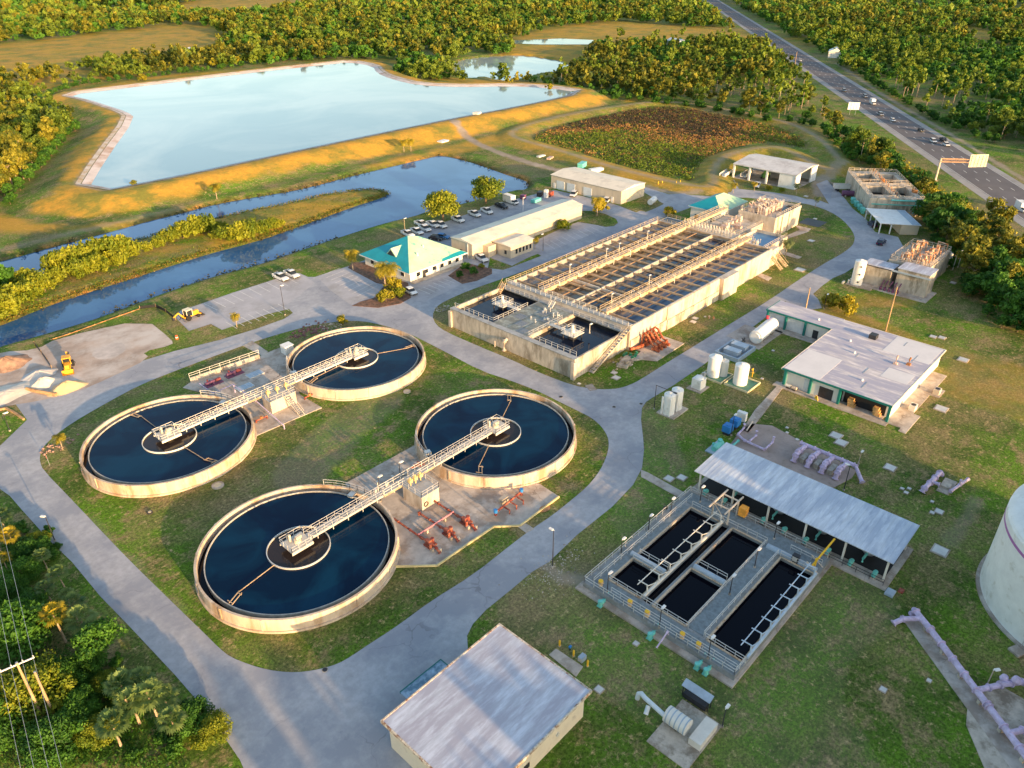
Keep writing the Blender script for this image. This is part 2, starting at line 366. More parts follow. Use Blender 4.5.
def build_ground():
    rs = np.concatenate([np.array([0.0, 15]), np.exp(np.linspace(math.log(30), math.log(3200), 620))])
    v0 = R_(43)
    an = np.concatenate([np.linspace(-40, 40, 330), np.linspace(42, 318, 90)])*PI/180 + v0
    A, Rr = np.meshgrid(an, rs, indexing='ij'); X = Rr*np.cos(A); Y = Rr*np.sin(A)
    Z = np.zeros_like(X); zone = np.zeros(X.shape+(4,)); zone[..., 3] = 1
    near = Rr < 1100
    rng = np.random.RandomState(3)
    wob = np.sin(X*.31+np.cos(Y*.23)*2)*.6+np.sin(Y*.47+X*.13)*.5+np.sin(X*1.3+Y*.9)*.3
    # canal
    d = sdist(X, Y, [PONDs, ISLEs])
    dd = -d+wob*.7
    z = np.where(d > 0, -1.1-np.minimum(1.6, d*.5), -1.1+np.maximum(0, -d)*.45)
    Z = np.minimum(Z, z)
    zone[..., 2] = np.clip(1.4-np.abs(d+.3)/1.6+wob*.3, 0, 1)*.8*(d > -4)
    di = sdist(X, Y, [ISLEs])
    g = (di > 0)*np.clip(.35+.4*np.sin(X*.05+1)+.3*wob, 0, .8); zone[..., 0] = np.maximum(zone[..., 0], g)
    # reservoir berm
    d = sdist(X, Y, [RESs]); o = -d
    z = np.where(d > 0, ZRES-np.minimum(2, d*.5), np.minimum(ZRES+.85, ZRES+o*.17))
    z = np.where(o > 11, np.maximum(0, ZRES+.85-(o-11)*.26), z)
    m = (o < 30); Z = np.where(m & (z > 0), np.where(d > -30, z, Z), Z)
    zone[..., 1] = np.maximum(zone[..., 1], np.clip(1-np.abs(o-4.6)/1.5, 0, 1)*(o > -3)*1.)
    pt = np.sin(X*.035+1.3*np.sin(Y*.021))*np.sin(Y*.043+X*.01)
    qa, qb = at(40, 205), at(640, 92); near_ = ((qb[0]-qa[0])*(Y-qa[1])-(qb[1]-qa[1])*(X-qa[0])) < 0
    gm = np.clip((o-4)/1.5, 0, 1)*np.clip((np.where(near_, 25, 15)+pt*5-o+wob*2)/4, 0, 1)*(o > 0)  # gold reaches further on the sun-facing side: sunlight put into the grass colour
    gm = np.maximum(gm, np.clip((42+pt*14-o)/8, 0, 1)*np.clip((o-31-wob)/4, 0, 1)*.8*(pt > -.2))
    zone[..., 0] = np.maximum(zone[..., 0], gm)
    # lower yellow verge between berm and canal
    # dry basin with its ring bank
    d = sdist(X, Y, [BASs]); o = -d
    z = np.where(np.abs(o) < 3, 1.2, np.maximum(np.where(d > 0, -.4, 0), 1.2-(np.abs(o)-3)*.25))
    m = (d > -9); Z = np.where(m, np.maximum(z, np.where(d > 0, -5, Z)), Z)
    zone[..., 0] = np.maximum(zone[..., 0], np.clip((11-np.abs(o)+wob*2)/6, 0, 1)*(.5+.25*np.sin(X*.03)))
    zone[..., 1] = np.maximum(zone[..., 1], np.clip((2.2-np.abs(o))/1.5, 0, 1)*.6)
    s = sdist(X, Y, [smooth_poly(SCRUB, 2)])
    zone[..., 2] = np.maximum(zone[..., 2], np.clip((s+wob*5)/8, 0, 1))
    # far ponds
    d = sdist(X, Y, [FARPs]); Z = np.where(d > 0, -2.5, Z)
    # woodland floor and far land
    far = Rr > 1300
    zone[..., 2] = np.where(far, .15, zone[..., 2]); fz = np.sin(X*.0061+.5)*np.cos(Y*.0083)+.5*np.sin((X-Y)*.011); zone[..., 0] = np.where(Rr > 560, np.maximum(zone[..., 0], np.clip((fz-.25)/.3, 0, 1)*.7), zone[..., 0])
    # strips: bare track, pond dam to workshop; worn canal verge; painted sun streaks
    def strip(pts, w, ch, val, zz=0):
        P = ats(pts, zz); dm = np.full(X.shape, 1e9)
        for a, b in zip(P[:-1], P[1:]):
            a = np.array(a); b = np.array(b); e = b-a
            t = np.clip(((X-a[0])*e[0]+(Y-a[1])*e[1])/(e@e), 0, 1)
            dm = np.minimum(dm, np.hypot(X-a[0]-t*e[0], Y-a[1]-t*e[1]))
        zone[..., ch] = np.maximum(zone[..., ch], np.clip((w-dm+wob*.5)/.9+.5, 0, 1)*val)
    strip([(448,124),(460,133),(475,142),(490,149),(505,155),(520,160),(545,167),(560,171)], 2., 1, 1)
    strip([(648,187),(675,194),(700,193)], 1.5, 1, .9)
    strip([(530,560),(545,566),(560,576),(580,579)], 1.3, 1, .7)
    strip([(832,185),(824,195),(819,186),(822,178)], 3., 1, .9)
    strip([(843,164),(835,168),(829,178)], 2.5, 1, .6)
    strip([(0,250),(60,236),(120,222),(180,208)], 2.2, 1, .35)
    strip([(860,520),(880,545),(870,560)], 1.5, 1, .35)
    strip([(950,540),(965,520),(975,500)], 1.2, 1, .3)
    strip([(820,128),(880,160),(900,182)], 1.0, 0, .5)
    strip([(838,64),(880,93),(960,140),(1040,190)], 1.3, 1, .8)
    strip([(1100,430),(1000,392),(940,372),(905,352),(860,330),(800,320)], 9, 0, .32)  # warm streak of low sun painted on the right lawn
    strip([(1080,400),(1000,370),(930,352)], 6, 0, .3)  # second sun streak painted into the lawn colour
    strip([(900,300),(860,300),(840,305)], 4, 0, .3)  # small sunlit patch painted into the grass
    strip([(560,600),(650,660),(760,720),(800,760)], 9, 1, .10)
    strip([(845,600),(800,640),(780,690),(790,720)], 7, 1, .12)
    strip([(380,400),(330,440),(300,475)], 5, 1, .25)
    strip([(60,505),(110,550),(170,615)], 1.6, 1, .25)
    strip([(650,420),(660,470),(640,520)], 5, 1, .14)
    me = bpy.data.meshes.new('ground'); na, nr = X.shape
    V = np.stack([X, Y, Z], -1).reshape(-1, 3)
    i = np.arange(na*nr).reshape(na, nr); i2 = np.roll(i, -1, 0)
    q = np.stack([i[:, :-1], i[:, 1:], i2[:, 1:], i2[:, :-1]], -1).reshape(-1, 4)
    me.vertices.add(len(V)); me.vertices.foreach_set('co', V.ravel())
    me.loops.add(q.size); me.loops.foreach_set('vertex_index', q.ravel().astype(np.int32))
    me.polygons.add(len(q)); me.polygons.foreach_set('loop_start', np.arange(0, q.size, 4, dtype=np.int32))
    me.update(calc_edges=True); me.validate()
    ca = me.color_attributes.new('zone', 'FLOAT_COLOR', 'POINT'); ca.data.foreach_set('color', zone.reshape(-1, 4).astype(np.float32).ravel())
    me.materials.append(GRASS); me.shade_smooth()
    o = bpy.data.objects.new('ground', me); col.objects.link(o); tag(o, kind='structure')
    return o
build_ground()
big = lambda P, k: [(c[0], c[1]) for c in P]
def grow(P, e):
    """push an outline outwards by e so that a water sheet runs under its banks"""
    n = len(P); a = sum(P[i][0]*P[(i+1) % n][1]-P[(i+1) % n][0]*P[i][1] for i in range(n)); sg = 1 if a > 0 else -1; out = []
    for i in range(n):
        p, q = P[i-1], P[(i+1) % n]; dx, dy = q[0]-p[0], q[1]-p[1]; l = math.hypot(dx, dy) or 1
        out.append((P[i][0]+sg*dy/l*e, P[i][1]-sg*dx/l*e))
    return out
sheet('reservoir_water', [grow(RESs, .5)], ZRES, WRES)
sheet('canal_water', [grow(PONDs, .9)], ZCAN, WCAN)
sheet('pond_water', [grow(FARPs, 2.)], -1., WRES)
sheet('pond_water', [FAR2], .3, WRES)
# pale liner along the inner edge of the reservoir
def band(name, P, o0, o1, z0, z1, mat, closed=True):
    a = grow(P, o0); b = grow(P, o1); n = len(P); m = MB()
    vs = [(x, y, z0) for x, y in a]+[(x, y, z1) for x, y in b]
    k = n if closed else n-1
    m.add(vs, [(i, (i+1) % n, (i+1) % n+n, i+n) for i in range(k)])
    return tag(m.build(name, mat), kind='structure')
band('reservoir_liner', RESs, -.6, 3.0, ZRES-.08, ZRES+.64, LINER)

band('reservoir_track', RESs, 3.3, 5.1, ZRES+.66, ZRES+.92, M('pale_track', (.58, .52, .46), .9, .15, .4, (.42, .30, .16), .35, .2))

# ---- paved yard
PAVE = [(-60,505),(-60,470),(0,446),(27,420),(14,402),(40,398),(75,391),(142,361),(175,351),(220,340),(256,329),(284,319),(293,313),(289,309),(268,314),(222,330),
        (211,324),(189,331),(176,318),(180,311),(192,307),(232,293),(273,280),(299,273),(308,277),(315,277),(330,272),(346,267),(350,266),(395,248),(417,231),(448,221),(462,216),
        (494,205),(520,198),(540,193),(554,190),(600,200),(620,206),(630,209),(646,212),(656,208),(664,204),(640,190),(645,187),(669,194.5),(691,193),(720,184),(733,178),
        (739,189),(770,192),(796,196),(806,199),(818,200),(829,204),(816,184),(827,180),(842,195),(853,209),(866,219),(875,232),(898,237),(905,250),(885,262),(862,262),(845,273),(833,278),(822,286),(813,294),(818,299),
        (822,308),(800,312),(785,301),(769,315),(738,338),(728,346),(706,363),(674,385),(652,398),(646,402),(642,408),(641,420),(643,437),(644,450),(642,468),(633,485),(612,507),
        (577,535),(549,562),(532,572),(512,589),(486,610),(473,624),(467,636),(468,650),(500,660),(500,830),(270,830),(240,760),(207,712),(175,675),(130,627),(100,596),(72,562),(50,541),(22,510),(10,496),(0,489)]
I_CL = [(131,562),(105,535),(72,500),(43,470),(40,462),(40,456),(42,449),(50,440),(62,430),(82,417),(112,400),(140,385),(175,371),(212,357),(256,341),(293,330),(318,324),(345,321),(362,321),(382,325),
        (406,332),(440,349),(481,371),(512,381),(540,392),(559.5,402),(578,411),(592,418),(602,427),(608,437),(609,446),(607,455),(603,465),(597,475),(587,487),(574,498),(553,515),(532,529),(512,544),(473,575),(431,601),(396,627),(368,645),(352,656),(338,664),(321,669),(304,672),(288,672.5),(268,670),
        (250,665),(230,657),(219,648),(205,634),(175,605)]
I_BA = [(432,316),(436,307),(445,301),(470,290),(512,275.5),(560,258),(600,243),(632,230),(660,219),(684,210),(703,203),(722,200),(740,197),(770,200),(803,203),(822,208),(838,216),(849,226),(855,236),
        (854,243),(850,248),(840,255),(825,263),(800,279),(768,301),(735,321),(696,345),(665,364),(640,380),(630,385),(619,388.5),(607,389.5),(594,389),(574,386),(537,372),(512,360),(478,346),(446,332),(436,325)]
holes = [smooth_poly(ats(p), 1) for p in (I_CL, I_BA)]
I_ST = ats([(583,211),(592,211),(605,214),(616,219),(618,223),(614,226),(606,227),(596,225),(578,222),(560,229),(537,240),(534,236),(560,225)])   # lawn by the workshop end
I_WH = ats([(617,205),(647,197),(658,200),(660,203),(636,212.5)])
I_OF = ats([(488,268),(490,258),(512,266),(530,257),(538,254),(541,256),(512,267),(503,270)])
I_BED = ats([(448,276),(466,263),(478,266),(492,269),(492,274),(477,281),(462,284)])
I_MUL = ats([(352,306),(360,302),(374,298),(385,285),(376,283),(348,268),(352,263),(372,262),(380,275),(408,283),(411,298),(400,304),(378,308)])
sheet('plant_road', [ats(PAVE)]+holes, .03, ROAD)
for p in (I_ST, I_WH, I_OF): sheet('grass_verge', [p], .09, GRASS, thick=.08)
sheet('planting_bed', [I_BED], .09, MULCH, thick=.08); sheet('planting_bed', [I_MUL], .09, MULCH, thick=.08)
# parking surfaces, a little paler than the road, with their lines
def lot(pts, mat=LOT, z=.045): return sheet('parking_surface', [ats(pts)], z, mat)
lot([(192,307),(273,280),(299,273),(315,283),(288,304),(256,314),(222,329.5),(212,323),(190,330),(177,318)])
lot([(317,277),(346,267),(376,283),(382,290),(360,302),(352,306),(330,290)])
lot([(412,287),(464,268),(449,276),(462,284),(440,295),(425,302),(412,300),(410,292)])
lot([(538,243),(591,223.5),(604,227),(585,237),(560,247),(545,252),(534,247)])
lot([(834,186),(818,184.5),(827,181),(842,195),(852,209),(829,204)])
lot([(667,348),(697,326),(722,335),(700,352)] if 0 else [(726,336),(745,324.5),(766,331),(744,344)], PAD, .05)
m = MB()
def line(u0, v0, u1, v1, w=.13, z=.06):
    a, b = at(u0, v0, z), at(u1, v1, z); m.bar((a[0], a[1], z), (b[0], b[1], z), w, .008)
for k in range(10):
    t = k/9; line(204+t*80, 303.5-t*27.5, 217+t*80, 310-t*27)
for k in range(8):
    t = k/7; line(226+t*52, 322-t*18, 237+t*52, 328.5-t*18)
for k in range(9):
    t = k/8; line(322+t*35, 275+t*21, 340+t*37, 268+t*18)
for k in range(10):
    t = k/9; line(545+t*50, 243-t*19, 555+t*50, 249-t*20)
for k in range(7):
    t = k/6; line(418+t*30, 289-t*12.5, 430+t*30, 294-t*13)
tag(m.build('parking_lines', PAINTW), kind='structure')
# dirt yard, tractor pad
sheet('dirt_yard', [smooth_poly(ats([(-60,370),(0,352),(36,350),(58,338),(146,319),(172,340),(173,345),(142,352),(150,358),(110,378),(75,393),(34,402),(12,405),(-60,420)]), 1)], .04, DIRT)
sheet('pale_sand_patch', [smooth_poly(ats([(88,352),(122,340),(128,352),(100,362)]), 2)], .05, M('pale_dirt', (.52, .46, .42), .95, .15, .3))
# walkways and slabs
def slab(name, pts, z=.1, mat=PAD): return sheet(name, [ats(pts)], z, mat, thick=z)
slab('footpath', [(641,470),(648,473),(688,495),(683,500),(641,477)])
slab('footpath', [(781,382),(786,384),(762,416),(748,433),(742,430),(755,410)])
slab('footpath', [(585,386),(592,384),(597,390),(590,391)])
slab('footpath', [(518,527),(525,523),(534,529),(526,533)])
slab('footpath', [(243,346),(252,341),(268,352),(262,356)])
slab('footpath', [(742,269),(746,267),(772,278),(768,281)], .08)
slab('footpath', [(774,252),(779,250),(802,257),(798,259)], .08)
slab('footpath', [(794,225),(811,229),(808,232),(781,241),(779,239),(800,230)], .08)
slab('concrete_apron', [(345,484),(414,446),(470,480),(539,484),(559,497),(520,526),(494,527),(467,545),(437,566),(386,567),(370,520)], .12)
m = MB(); K = ats([(559,497),(520,526),(494,527),(467,545),(437,566),(393,567)], .12)
for a, b in zip(K[:-1], K[1:]): m.bar((a[0], a[1], .2), (b[0], b[1], .2), .25, .3)
tag(m.build('kerb', M('yellow_kerb', (.72, .58, .28), .8, .15, .8)), kind='structure')
slab('concrete_apron', [(183,388),(190,383),(259,357),(270,352),(285,346),(300,395),(322,408),(296,419),(252,438),(240,420),(220,398)], .12)
slab('concrete_apron', [(563,350),(590,340),(618,352),(684,345),(654,360),(620,372),(612,371),(600,385),(575,380)] if 0 else [(628,362),(650,345),(683,344),(657,361.5),(642,360)], .15)
slab('concrete_apron', [(629,347),(662,336),(684,344),(660,359.5)], .17)
slab('concrete_apron', [(727,449),(742,429),(752,424),(772,426),(800,441),(856,471),(852,478),(826,492)], .1, M('rosy_slab', (.40,.31,.27), .9, .15, .6, (.28,.22,.18), .3, .3))

# ---- highway
e = Vector((math.cos(R_(36.5)), math.sin(R_(36.5)), 0)); nrm = Vector((-e.y, e.x, 0))   # towards the plant is +nrm
P0 = Vector((*at(968, 152), 0))+nrm*1.9                                                  # right edge of the asphalt
def hw(a, b, s0, s1, z, name, mat):
    q = [P0+e*s0+nrm*a, P0+e*s1+nrm*a, P0+e*s1+nrm*b, P0+e*s0+nrm*b]
    return sheet(name, [[(p.x, p.y) for p in q]], z, mat)
W_ = 17.0
hw(-2.8, W_+3.4, -500, 1500, .03, 'highway_shoulder', SHO)
hw(0, W_, -500, 1500, .05, 'highway', ASPH)
m = MB()
def seg(a, s0, s1, w):
    p, q = P0+nrm*a+e*s0, P0+nrm*a+e*s1; m.bar((p.x, p.y, .06), (q.x, q.y, .06), w, .012)
seg(.35, -500, 1500, .2); seg(W_-.35, -500, 1500, .2)
for a in (4.4, 8.4, 12.4):
    for k in range(-20, 90): seg(a, k*12.2, k*12.2+3.4, .22)
tag(m.build('lane_markings', PAINTW), kind='structure')
def hwp(a, s, z=.05): p = P0+nrm*a+e*s; return (p.x, p.y, z)
def hws(u, v):
    x, y = at(u, v); d = Vector((x, y, 0))-P0; return d.dot(nrm), d.dot(e)
# ================================================================ CLARIFIERS
def clarifier(cx, cy, bdir, label, arms, lampdir=1):
    RAILW = ALU if cy < 100 else globals()['RAILW']  # greyer rails on the two shaded tanks: their shade put into the colour
    t = thing('round_clarifier', label, 'clarifier', (cx, cy, 0), 0, 'round clarifier tanks')
    w = MB().lathe([(15.5, 0), (15.5, .35), (15.24, .35), (15.24, 2.4), (14.88, 2.4), (14.88, -.5)], cx, cy, 160)
    w.f = [f for f in w.f if len(f) < 100]
    for k in range(14):
        a = 2*PI*k/14+.2; w.rbox(cx+15.3*math.cos(a), cy+15.3*math.sin(a), .12, .35, .3, 2.38, a)
    w.build('tank_wall', CLW, t, True)
    MB().ring(cx, cy, 13.75, 13.9, .9, 2.0, 160).build('weir_ring', M('weir', (.42, .40, .36), .8, .2, 1.5), t); MB().ring(cx, cy, 13.9, 14.9, .8, .95, 160).build('weir_trough', WFIL, t)
    MB().disc(cx, cy, 13.8, 1.75, 160).build('water', WCLAR, t)
    cw = MB().ring(cx, cy, 4.72, 4.85, 1.2, 2.05, 80); cw.build('centre_well_ring', RAILW, t)
    MB().disc(cx, cy, 4.72, 1.77, 80).build('centre_well_water', WMURK, t)
    # bridge
    s = bdir; Z = 3.0; x0, x1 = cx+s*1.6, cx+s*16.2
    b = MB(); b.box(min(x0, x1), max(x0, x1), cy-.68, cy+.68, Z-.12, Z); db = b.build('bridge_deck', DECK, t)
    r = MB()
    for yy in (cy-.68, cy+.68):
        r.bar((x0, yy, Z-.25), (x1, yy, Z-.25), .1, .26)
        n = 10
        r.bar((x0, yy, Z+1.02), (x1, yy, Z+1.02), .06); r.bar((x0, yy, Z+.52), (x1, yy, Z+.52), .05)
        for k in range(n+1):
            xx = x0+(x1-x0)*k/n; r.bar((xx, yy, Z), (xx, yy, Z+1.02), .055)
        for k in range(n):
            xa, xb = x0+(x1-x0)*k/n, x0+(x1-x0)*(k+1)/n
            r.bar((xa, yy, Z-.2), (xb, yy, Z+.55), .05) if k % 2 else r.bar((xa, yy, Z+.55), (xb, yy, Z-.2), .05)
    for k in range(5):
        xx = x0+(x1-x0)*(k+.5)/5; r.bar((xx, cy-.8, Z-.8), (xx, cy-.8, Z+.2), .11)
    r.build('bridge_truss', RAILW, t)
    p = MB(); p.box(cx-2.1, cx+1.7, cy-1.7, cy+1.7, Z-.14, Z+.01) if s > 0 else p.box(cx-1.7, cx+2.1, cy-1.7, cy+1.7, Z-.14, Z+.01)
    pl = p.build('centre_platform', M('platform_pale', (.52, .50, .45), .7, .15, 1.), t)
    g = MB(); a0, a1 = (cx-2.1, cx+1.7) if s > 0 else (cx-1.7, cx+2.1)
    far, near = (a0, a1) if s > 0 else (a1, a0)
    g.rail([(near, cy-.9, Z), (near, cy-1.7, Z), (far, cy-1.7, Z), (far, cy+1.7, Z), (near, cy+1.7, Z), (near, cy+.9, Z)], step=1.2)
    g.box(a0, a1, cy-1.72, cy-1.66, Z-.5, Z-.14); g.box(a0, a1, cy+1.66, cy+1.72, Z-.5, Z-.14)
    g.build('platform_railing', RAILW, t)
    d = MB(); d.cyl(cx, cy, .55, Z, Z+.55, 20); d.box(cx-.25, cx+.7, cy-.25, cy+.25, Z+.55, Z+1.0); d.box(cx-.9, cx-.6, cy+.8, cy+1.2, Z, Z+1.2)
    d.build('drive_unit', M('drive_cream', (.70, .58, .42), .6, .2, 1.5), t)
    MB().cyl(cx, cy, .6, -.5, Z-.14, 20).build('centre_column', CONC, t)
    # skimmer arms: pixel end points on the water
    for (u, v) in arms:
        ex, ey = at(u, v, 2); L = math.hypot(ex-cx, ey-cy); ux, uy = (ex-cx)/L, (ey-cy)/L; nx, ny = -uy, ux
        k = MB(); k.bar((cx+ux*4.8, cy+uy*4.8, 2.0), (cx+ux*11.5, cy+uy*11.5, 2.0), .10)
        k.bar((cx+ux*11.3-nx*.1, cy+uy*11.3-ny*.1, 2.0), (cx+ux*13.6+nx*.6, cy+uy*13.6+ny*.6, 2.0), .11)
        k.bar((cx+ux*11.3+nx*.5, cy+uy*11.3+ny*.5, 2.0), (cx+ux*13.6+nx*1.2, cy+uy*13.6+ny*1.2, 2.0), .11)
        k.bar((cx+ux*11.6, cy+uy*11.6, 2.02), (cx+ux*11.6+nx*.8, cy+uy*11.6+ny*.8, 2.02), .12)
        k.bar((cx+ux*13.4, cy+uy*13.4, 2.02), (cx+ux*13.4+nx*1.2, cy+uy*13.4+ny*1.2, 2.02), .12)
        k.build('skimmer_arm', BEAM, t)
    # scum box and short rim walkway where the bridge lands
    c = MB(); c.rbox(cx+s*13.6, cy+4.5, 1.6, 1.0, 1.7, 2.15, R_(20*s)); c.build('scum_box', ALU, t)
    c = MB(); pts = []
    for k in range(7):
        a = R_(4+6*k)*(1 if s > 0 else -1)
        aa = a if s > 0 else PI+a
        pts.append((cx+15.05*math.cos(aa), cy+15.05*math.sin(aa), 2.4))
    c.rail(pts, step=1.5); c.build('rim_railing', RAILW, t)
    return t
CLW = M('clarifier_wall', (.60, .49, .38), .85, .14, .5, (.42, .28, .17), .35, .3, bump=.1, streak=.25)
CLW2 = CLW
cA = clarifier(44, 129.3, 1, 'round clarifier farthest left, in front of the dirt yard', [(137, 413), (207, 461)])
cB = clarifier(87.5, 129.3, -1, 'round clarifier nearest the teal-roofed office, smallest of the four', [(413, 347), (310, 380)])
cC = clarifier(87.3, 85.7, -1, 'round clarifier with an orange-lit far rim, beside the rectangular aeration basin', [(512, 398), (477, 470)])
cD = clarifier(43.5, 85.8, 1, 'largest looking round clarifier, nearest the camera at the road bend', [(224, 603), (350, 515)])

def lamp(x, y, h, label, z=0, mat=DARK, head=(.45, 0), group=None, hm=None, arm=.5, ang=0):
    t = thing('lamp_post', label, 'lamp post', (x, y, z), ang, group)
    MB().tube([(0, 0, 0), (0, 0, h)], .09, 8, .055).build('pole', mat, t, world=False)
    m = MB(); m.box(-.1, arm, -.05, .05, h-.02, h+.06); m.box(arm-.35, arm+.35, -.19, .19, h-.08, h+.08)
    m.build('lamp_head', hm or WHITE, t, world=False)
    MB().cyl(0, 0, .2, 0, .25, 12).build('base', CONC, t, world=False)
    return t
# ---- pipe helpers
def flange(m, p, q, r):
    p, q = Vector(p), Vector(q); d = (q-p).normalized(); m.tube([p, p+d*.1], r*1.5, 10)
def pipe(m, pts, r, fl=2.2):
    m.tube(pts, r, 10)
    for p, q in zip(pts[:-1], pts[1:]):
        L = (Vector(q)-Vector(p)).length; n = max(1, int(L/fl)); d = (Vector(q)-Vector(p)).normalized()
        for k in range(n+1):
            a = Vector(p)+(Vector(q)-Vector(p))*min(.97, (k+.03)/n); m.tube([a, a+d*.12], r*1.45, 10)

def middle_bridge(y, x0, x1, label):
    t = thing('walkway_bridge', label, 'walkway', ((x0+x1)/2, y, 0))
    MB().box(x0, x1, y-.75, y+.75, 2.86, 3.0).build('deck', DECK, t)
    MB().rail([(x0, y-.75, 3), (x1, y-.75, 3)], step=1.6).build('railing', RAILW, t)
    MB().rail([(x0, y+.75, 3), (x1, y+.75, 3)], step=1.6).build('railing', RAILW, t)
    g = MB(); g.box(x0, x1, y-.8, y-.65, 2.55, 2.86); g.box(x0, x1, y+.65, y+.8, 2.55, 2.86); g.build('girder', BEAM, t)
    return t
middle_bridge(85.75, 59.8, 71.0, 'raised walkway crossing the red pipe pad between two clarifiers')
middle_bridge(129.3, 60.3, 71.2, 'raised walkway above the stained pad of the two upper clarifiers')

def splitter(x0, x1, y0, y1, h, label):
    t = thing('splitter_box', label, 'concrete box', ((x0+x1)/2, (y0+y1)/2, 0))
    MB().box(x0, x1, y0, y1, 0, h).build('concrete_box', CONCL, t)
    MB().box(x0-.1, x1+.1, y0-.1, y1+.1, h, h+.12).build('grating_top', DECK, t)
    MB().rail([(x0, y1, h+.12), (x0, y0, h+.12), (x1, y0, h+.12), (x1, y1, h+.12)], step=1.5).build('railing', ALU, t)
    for k in range(3):
        xx = x0+.8+k*(x1-x0-1.6)/2
        g = MB(); g.cyl(xx, y1-1.2, .12, h, h+1.9, 8); g.box(xx-.35, xx+.35, y1-1.5, y1-.9, h+.9, h+1.5)
        g.build('gate_actuator', M('actuator_yellow', (.78, .55, .22), .5, .1, 1.), t)
    return t
s1 = splitter(63.6, 67.4, 79.9, 84.8, 2.9, 'concrete splitter box with grey grating roof beside the red pump pipes')
o = MB()
for k in range(24):
    a0, a1 = 2*PI*k/24, 2*PI*(k+1)/24
    o.bar((64.4+.42*math.cos(a0), 79.82, 1.2+.42*math.sin(a0)), (64.4+.42*math.cos(a1), 79.82, 1.2+.42*math.sin(a1)), .14)
tag(o.build('life_ring', DARK), 'dark life ring hanging on the concrete splitter box', 'life ring')
s2 = splitter(63.2, 69.0, 125.2, 128.3, 2.8, 'tan splitter box below the walkway of the upper two clarifiers')
# lamps over the two bridges
lamp(60.5, 87.2, 5.2, 'dark lamp post where the nearest clarifier bridge meets the middle walkway', 0)
lamp(66.0, 88.4, 4.6, 'thin dark lamp post behind the grey-topped splitter box', 0)
def gear(name, label, cx, cy, z, mat, n=10, w=2.2, seed=1, cat='equipment', h=1.4, tall=True):
    """a cluster of small pipework standing on a deck: stems, wheels, boxes"""
    rr = random.Random(seed); t = thing(name, label, cat, (cx, cy, z)); a = MB(); b = MB()
    for k in range(n):
        x = cx+rr.uniform(-w, w); y = cy+rr.uniform(-w*.7, w*.7); hh = rr.uniform(.5, 1)*h
        if k % 3 == 0: b.box(x-.25, x+.25, y-.2, y+.2, z, z+hh*.7)
        else:
            a.tube([(x, y, z), (x, y, z+hh)], .07, 6); a.tube([(x, y, z+hh-.06), (x, y, z+hh)], .22, 8)
            if tall: a.tube([(x, y, z+.4), (x+rr.uniform(-.9, .9), y+rr.uniform(-.5, .5), z+.4)], .09, 6)
    a.build('valve_stems', mat, t); b.build('control_boxes', ALU, t)
    return t
gear('valve_cluster', 'white valve stems and boxes on the pad behind the middle walkway', 63.2, 88.6, .12, RAILW, 12, 1.9, 5, 'valves', 2.0)
t = thing('stair', 'steep metal stair with rails going down from the grey-topped splitter box', 'stair', (68.6, 84, 0))
st = MB()
for k in range(12): st.box(67.9, 68.9, 86.8+k*.28, 87.1+k*.28, 2.9-k*.25, 2.96-k*.25)
st.build('treads', GRATE, t); MB().bar((67.9, 86.8, 3.9), (67.9, 90.2, .9), .07).bar((68.9, 86.8, 3.9), (68.9, 90.2, .9), .07).bar((67.9, 86.8, 2.8), (67.9, 90.2, 0), .1, .2).bar((68.9, 86.8, 2.8), (68.9, 90.2, 0), .1, .2).build('handrails', RAILW, t)
t = thing('stair', 'long pale stair running down to the lawn from the upper splitter box', 'stair', (66, 124, 0))
st = MB()
for k in range(12): st.box(66.4, 67.5, 125-k*.42, 125.35-k*.42, 2.8-k*.235, 2.86-k*.235)
st.build('treads', DECK, t); MB().bar((66.4, 125.2, 3.9), (66.4, 120.2, 1), .07).bar((67.5, 125.2, 3.9), (67.5, 120.2, 1), .07).bar((66.4, 125.2, 2.75), (66.4, 120.2, 0), .12, .3).bar((67.5, 125.2, 2.75), (67.5, 120.2, 0), .12, .3).build('handrails', CONCL, t)
# red pump rows on the lower pad
def red_pump(x, y, label, far):
    t = thing('sludge_pump', label, 'pump', (x, y, .12), 0, 'red sludge pumps on the clarifier pad')
    m = MB(); pipe(m, [(x, far, .35), (x, far, .8), (x, y+1.8, .8)], .17); pipe(m, [(x, y+1.8, .8), (x+.1, y, 1.0), (x, y-1.6, .8), (x, y-2.4, .3)], .2, 1.2)
    m.build('suction_pipe', RED, t)
    b = MB(); b.tube([(x+.1, y-.2, .9), (x+.1, y+.7, .9)], .42, 12); b.cyl(x+.7, y+.1, .35, .3, 1.3, 12); b.box(x-.5, x+1.1, y-.6, y+.9, .12, .4); b.cyl(x-.55, y-.9, .22, .5, 1.5, 10)
    b.build('pump_body', RED, t)
    g = MB(); g.rbox(x-.5, y-1.2, .4, .5, .1, .7); g.rbox(x+.3, y-2.2, .35, .35, .12, .8); g.build('footing', CONC, t)
    return t
red_pump(58.6, 72.6, 'red sludge pump with long suction pipe, nearest the big clarifier wall', 83.2)
red_pump(62.4, 72.4, 'middle red sludge pump of three on the stained pad', 79.4)
red_pump(66.2, 72.3, 'red sludge pump with long suction pipe, farthest right of three', 83.4)
m = MB(); t = thing('cross_header', 'faded red header pipe joining the three sludge pumps', 'pipe', (62, 75, 0))
pipe(m, [(58.6, 75.3, .85), (66.4, 75.3, .85)], .16); m.build('pipe_run', M('faded_red', (.48, .20, .22), .6, .2, 1.), t)
m = MB()
for x in (60.5, 64.4): m.rbox(x, 75.3, .3, .4, .1, .7)
m.build('support', CONC, t)
t = thing('pipe_manifold', 'short red pipe manifold with blue end valves near the pad corner', 'pipe manifold', (74.5, 70, .12))
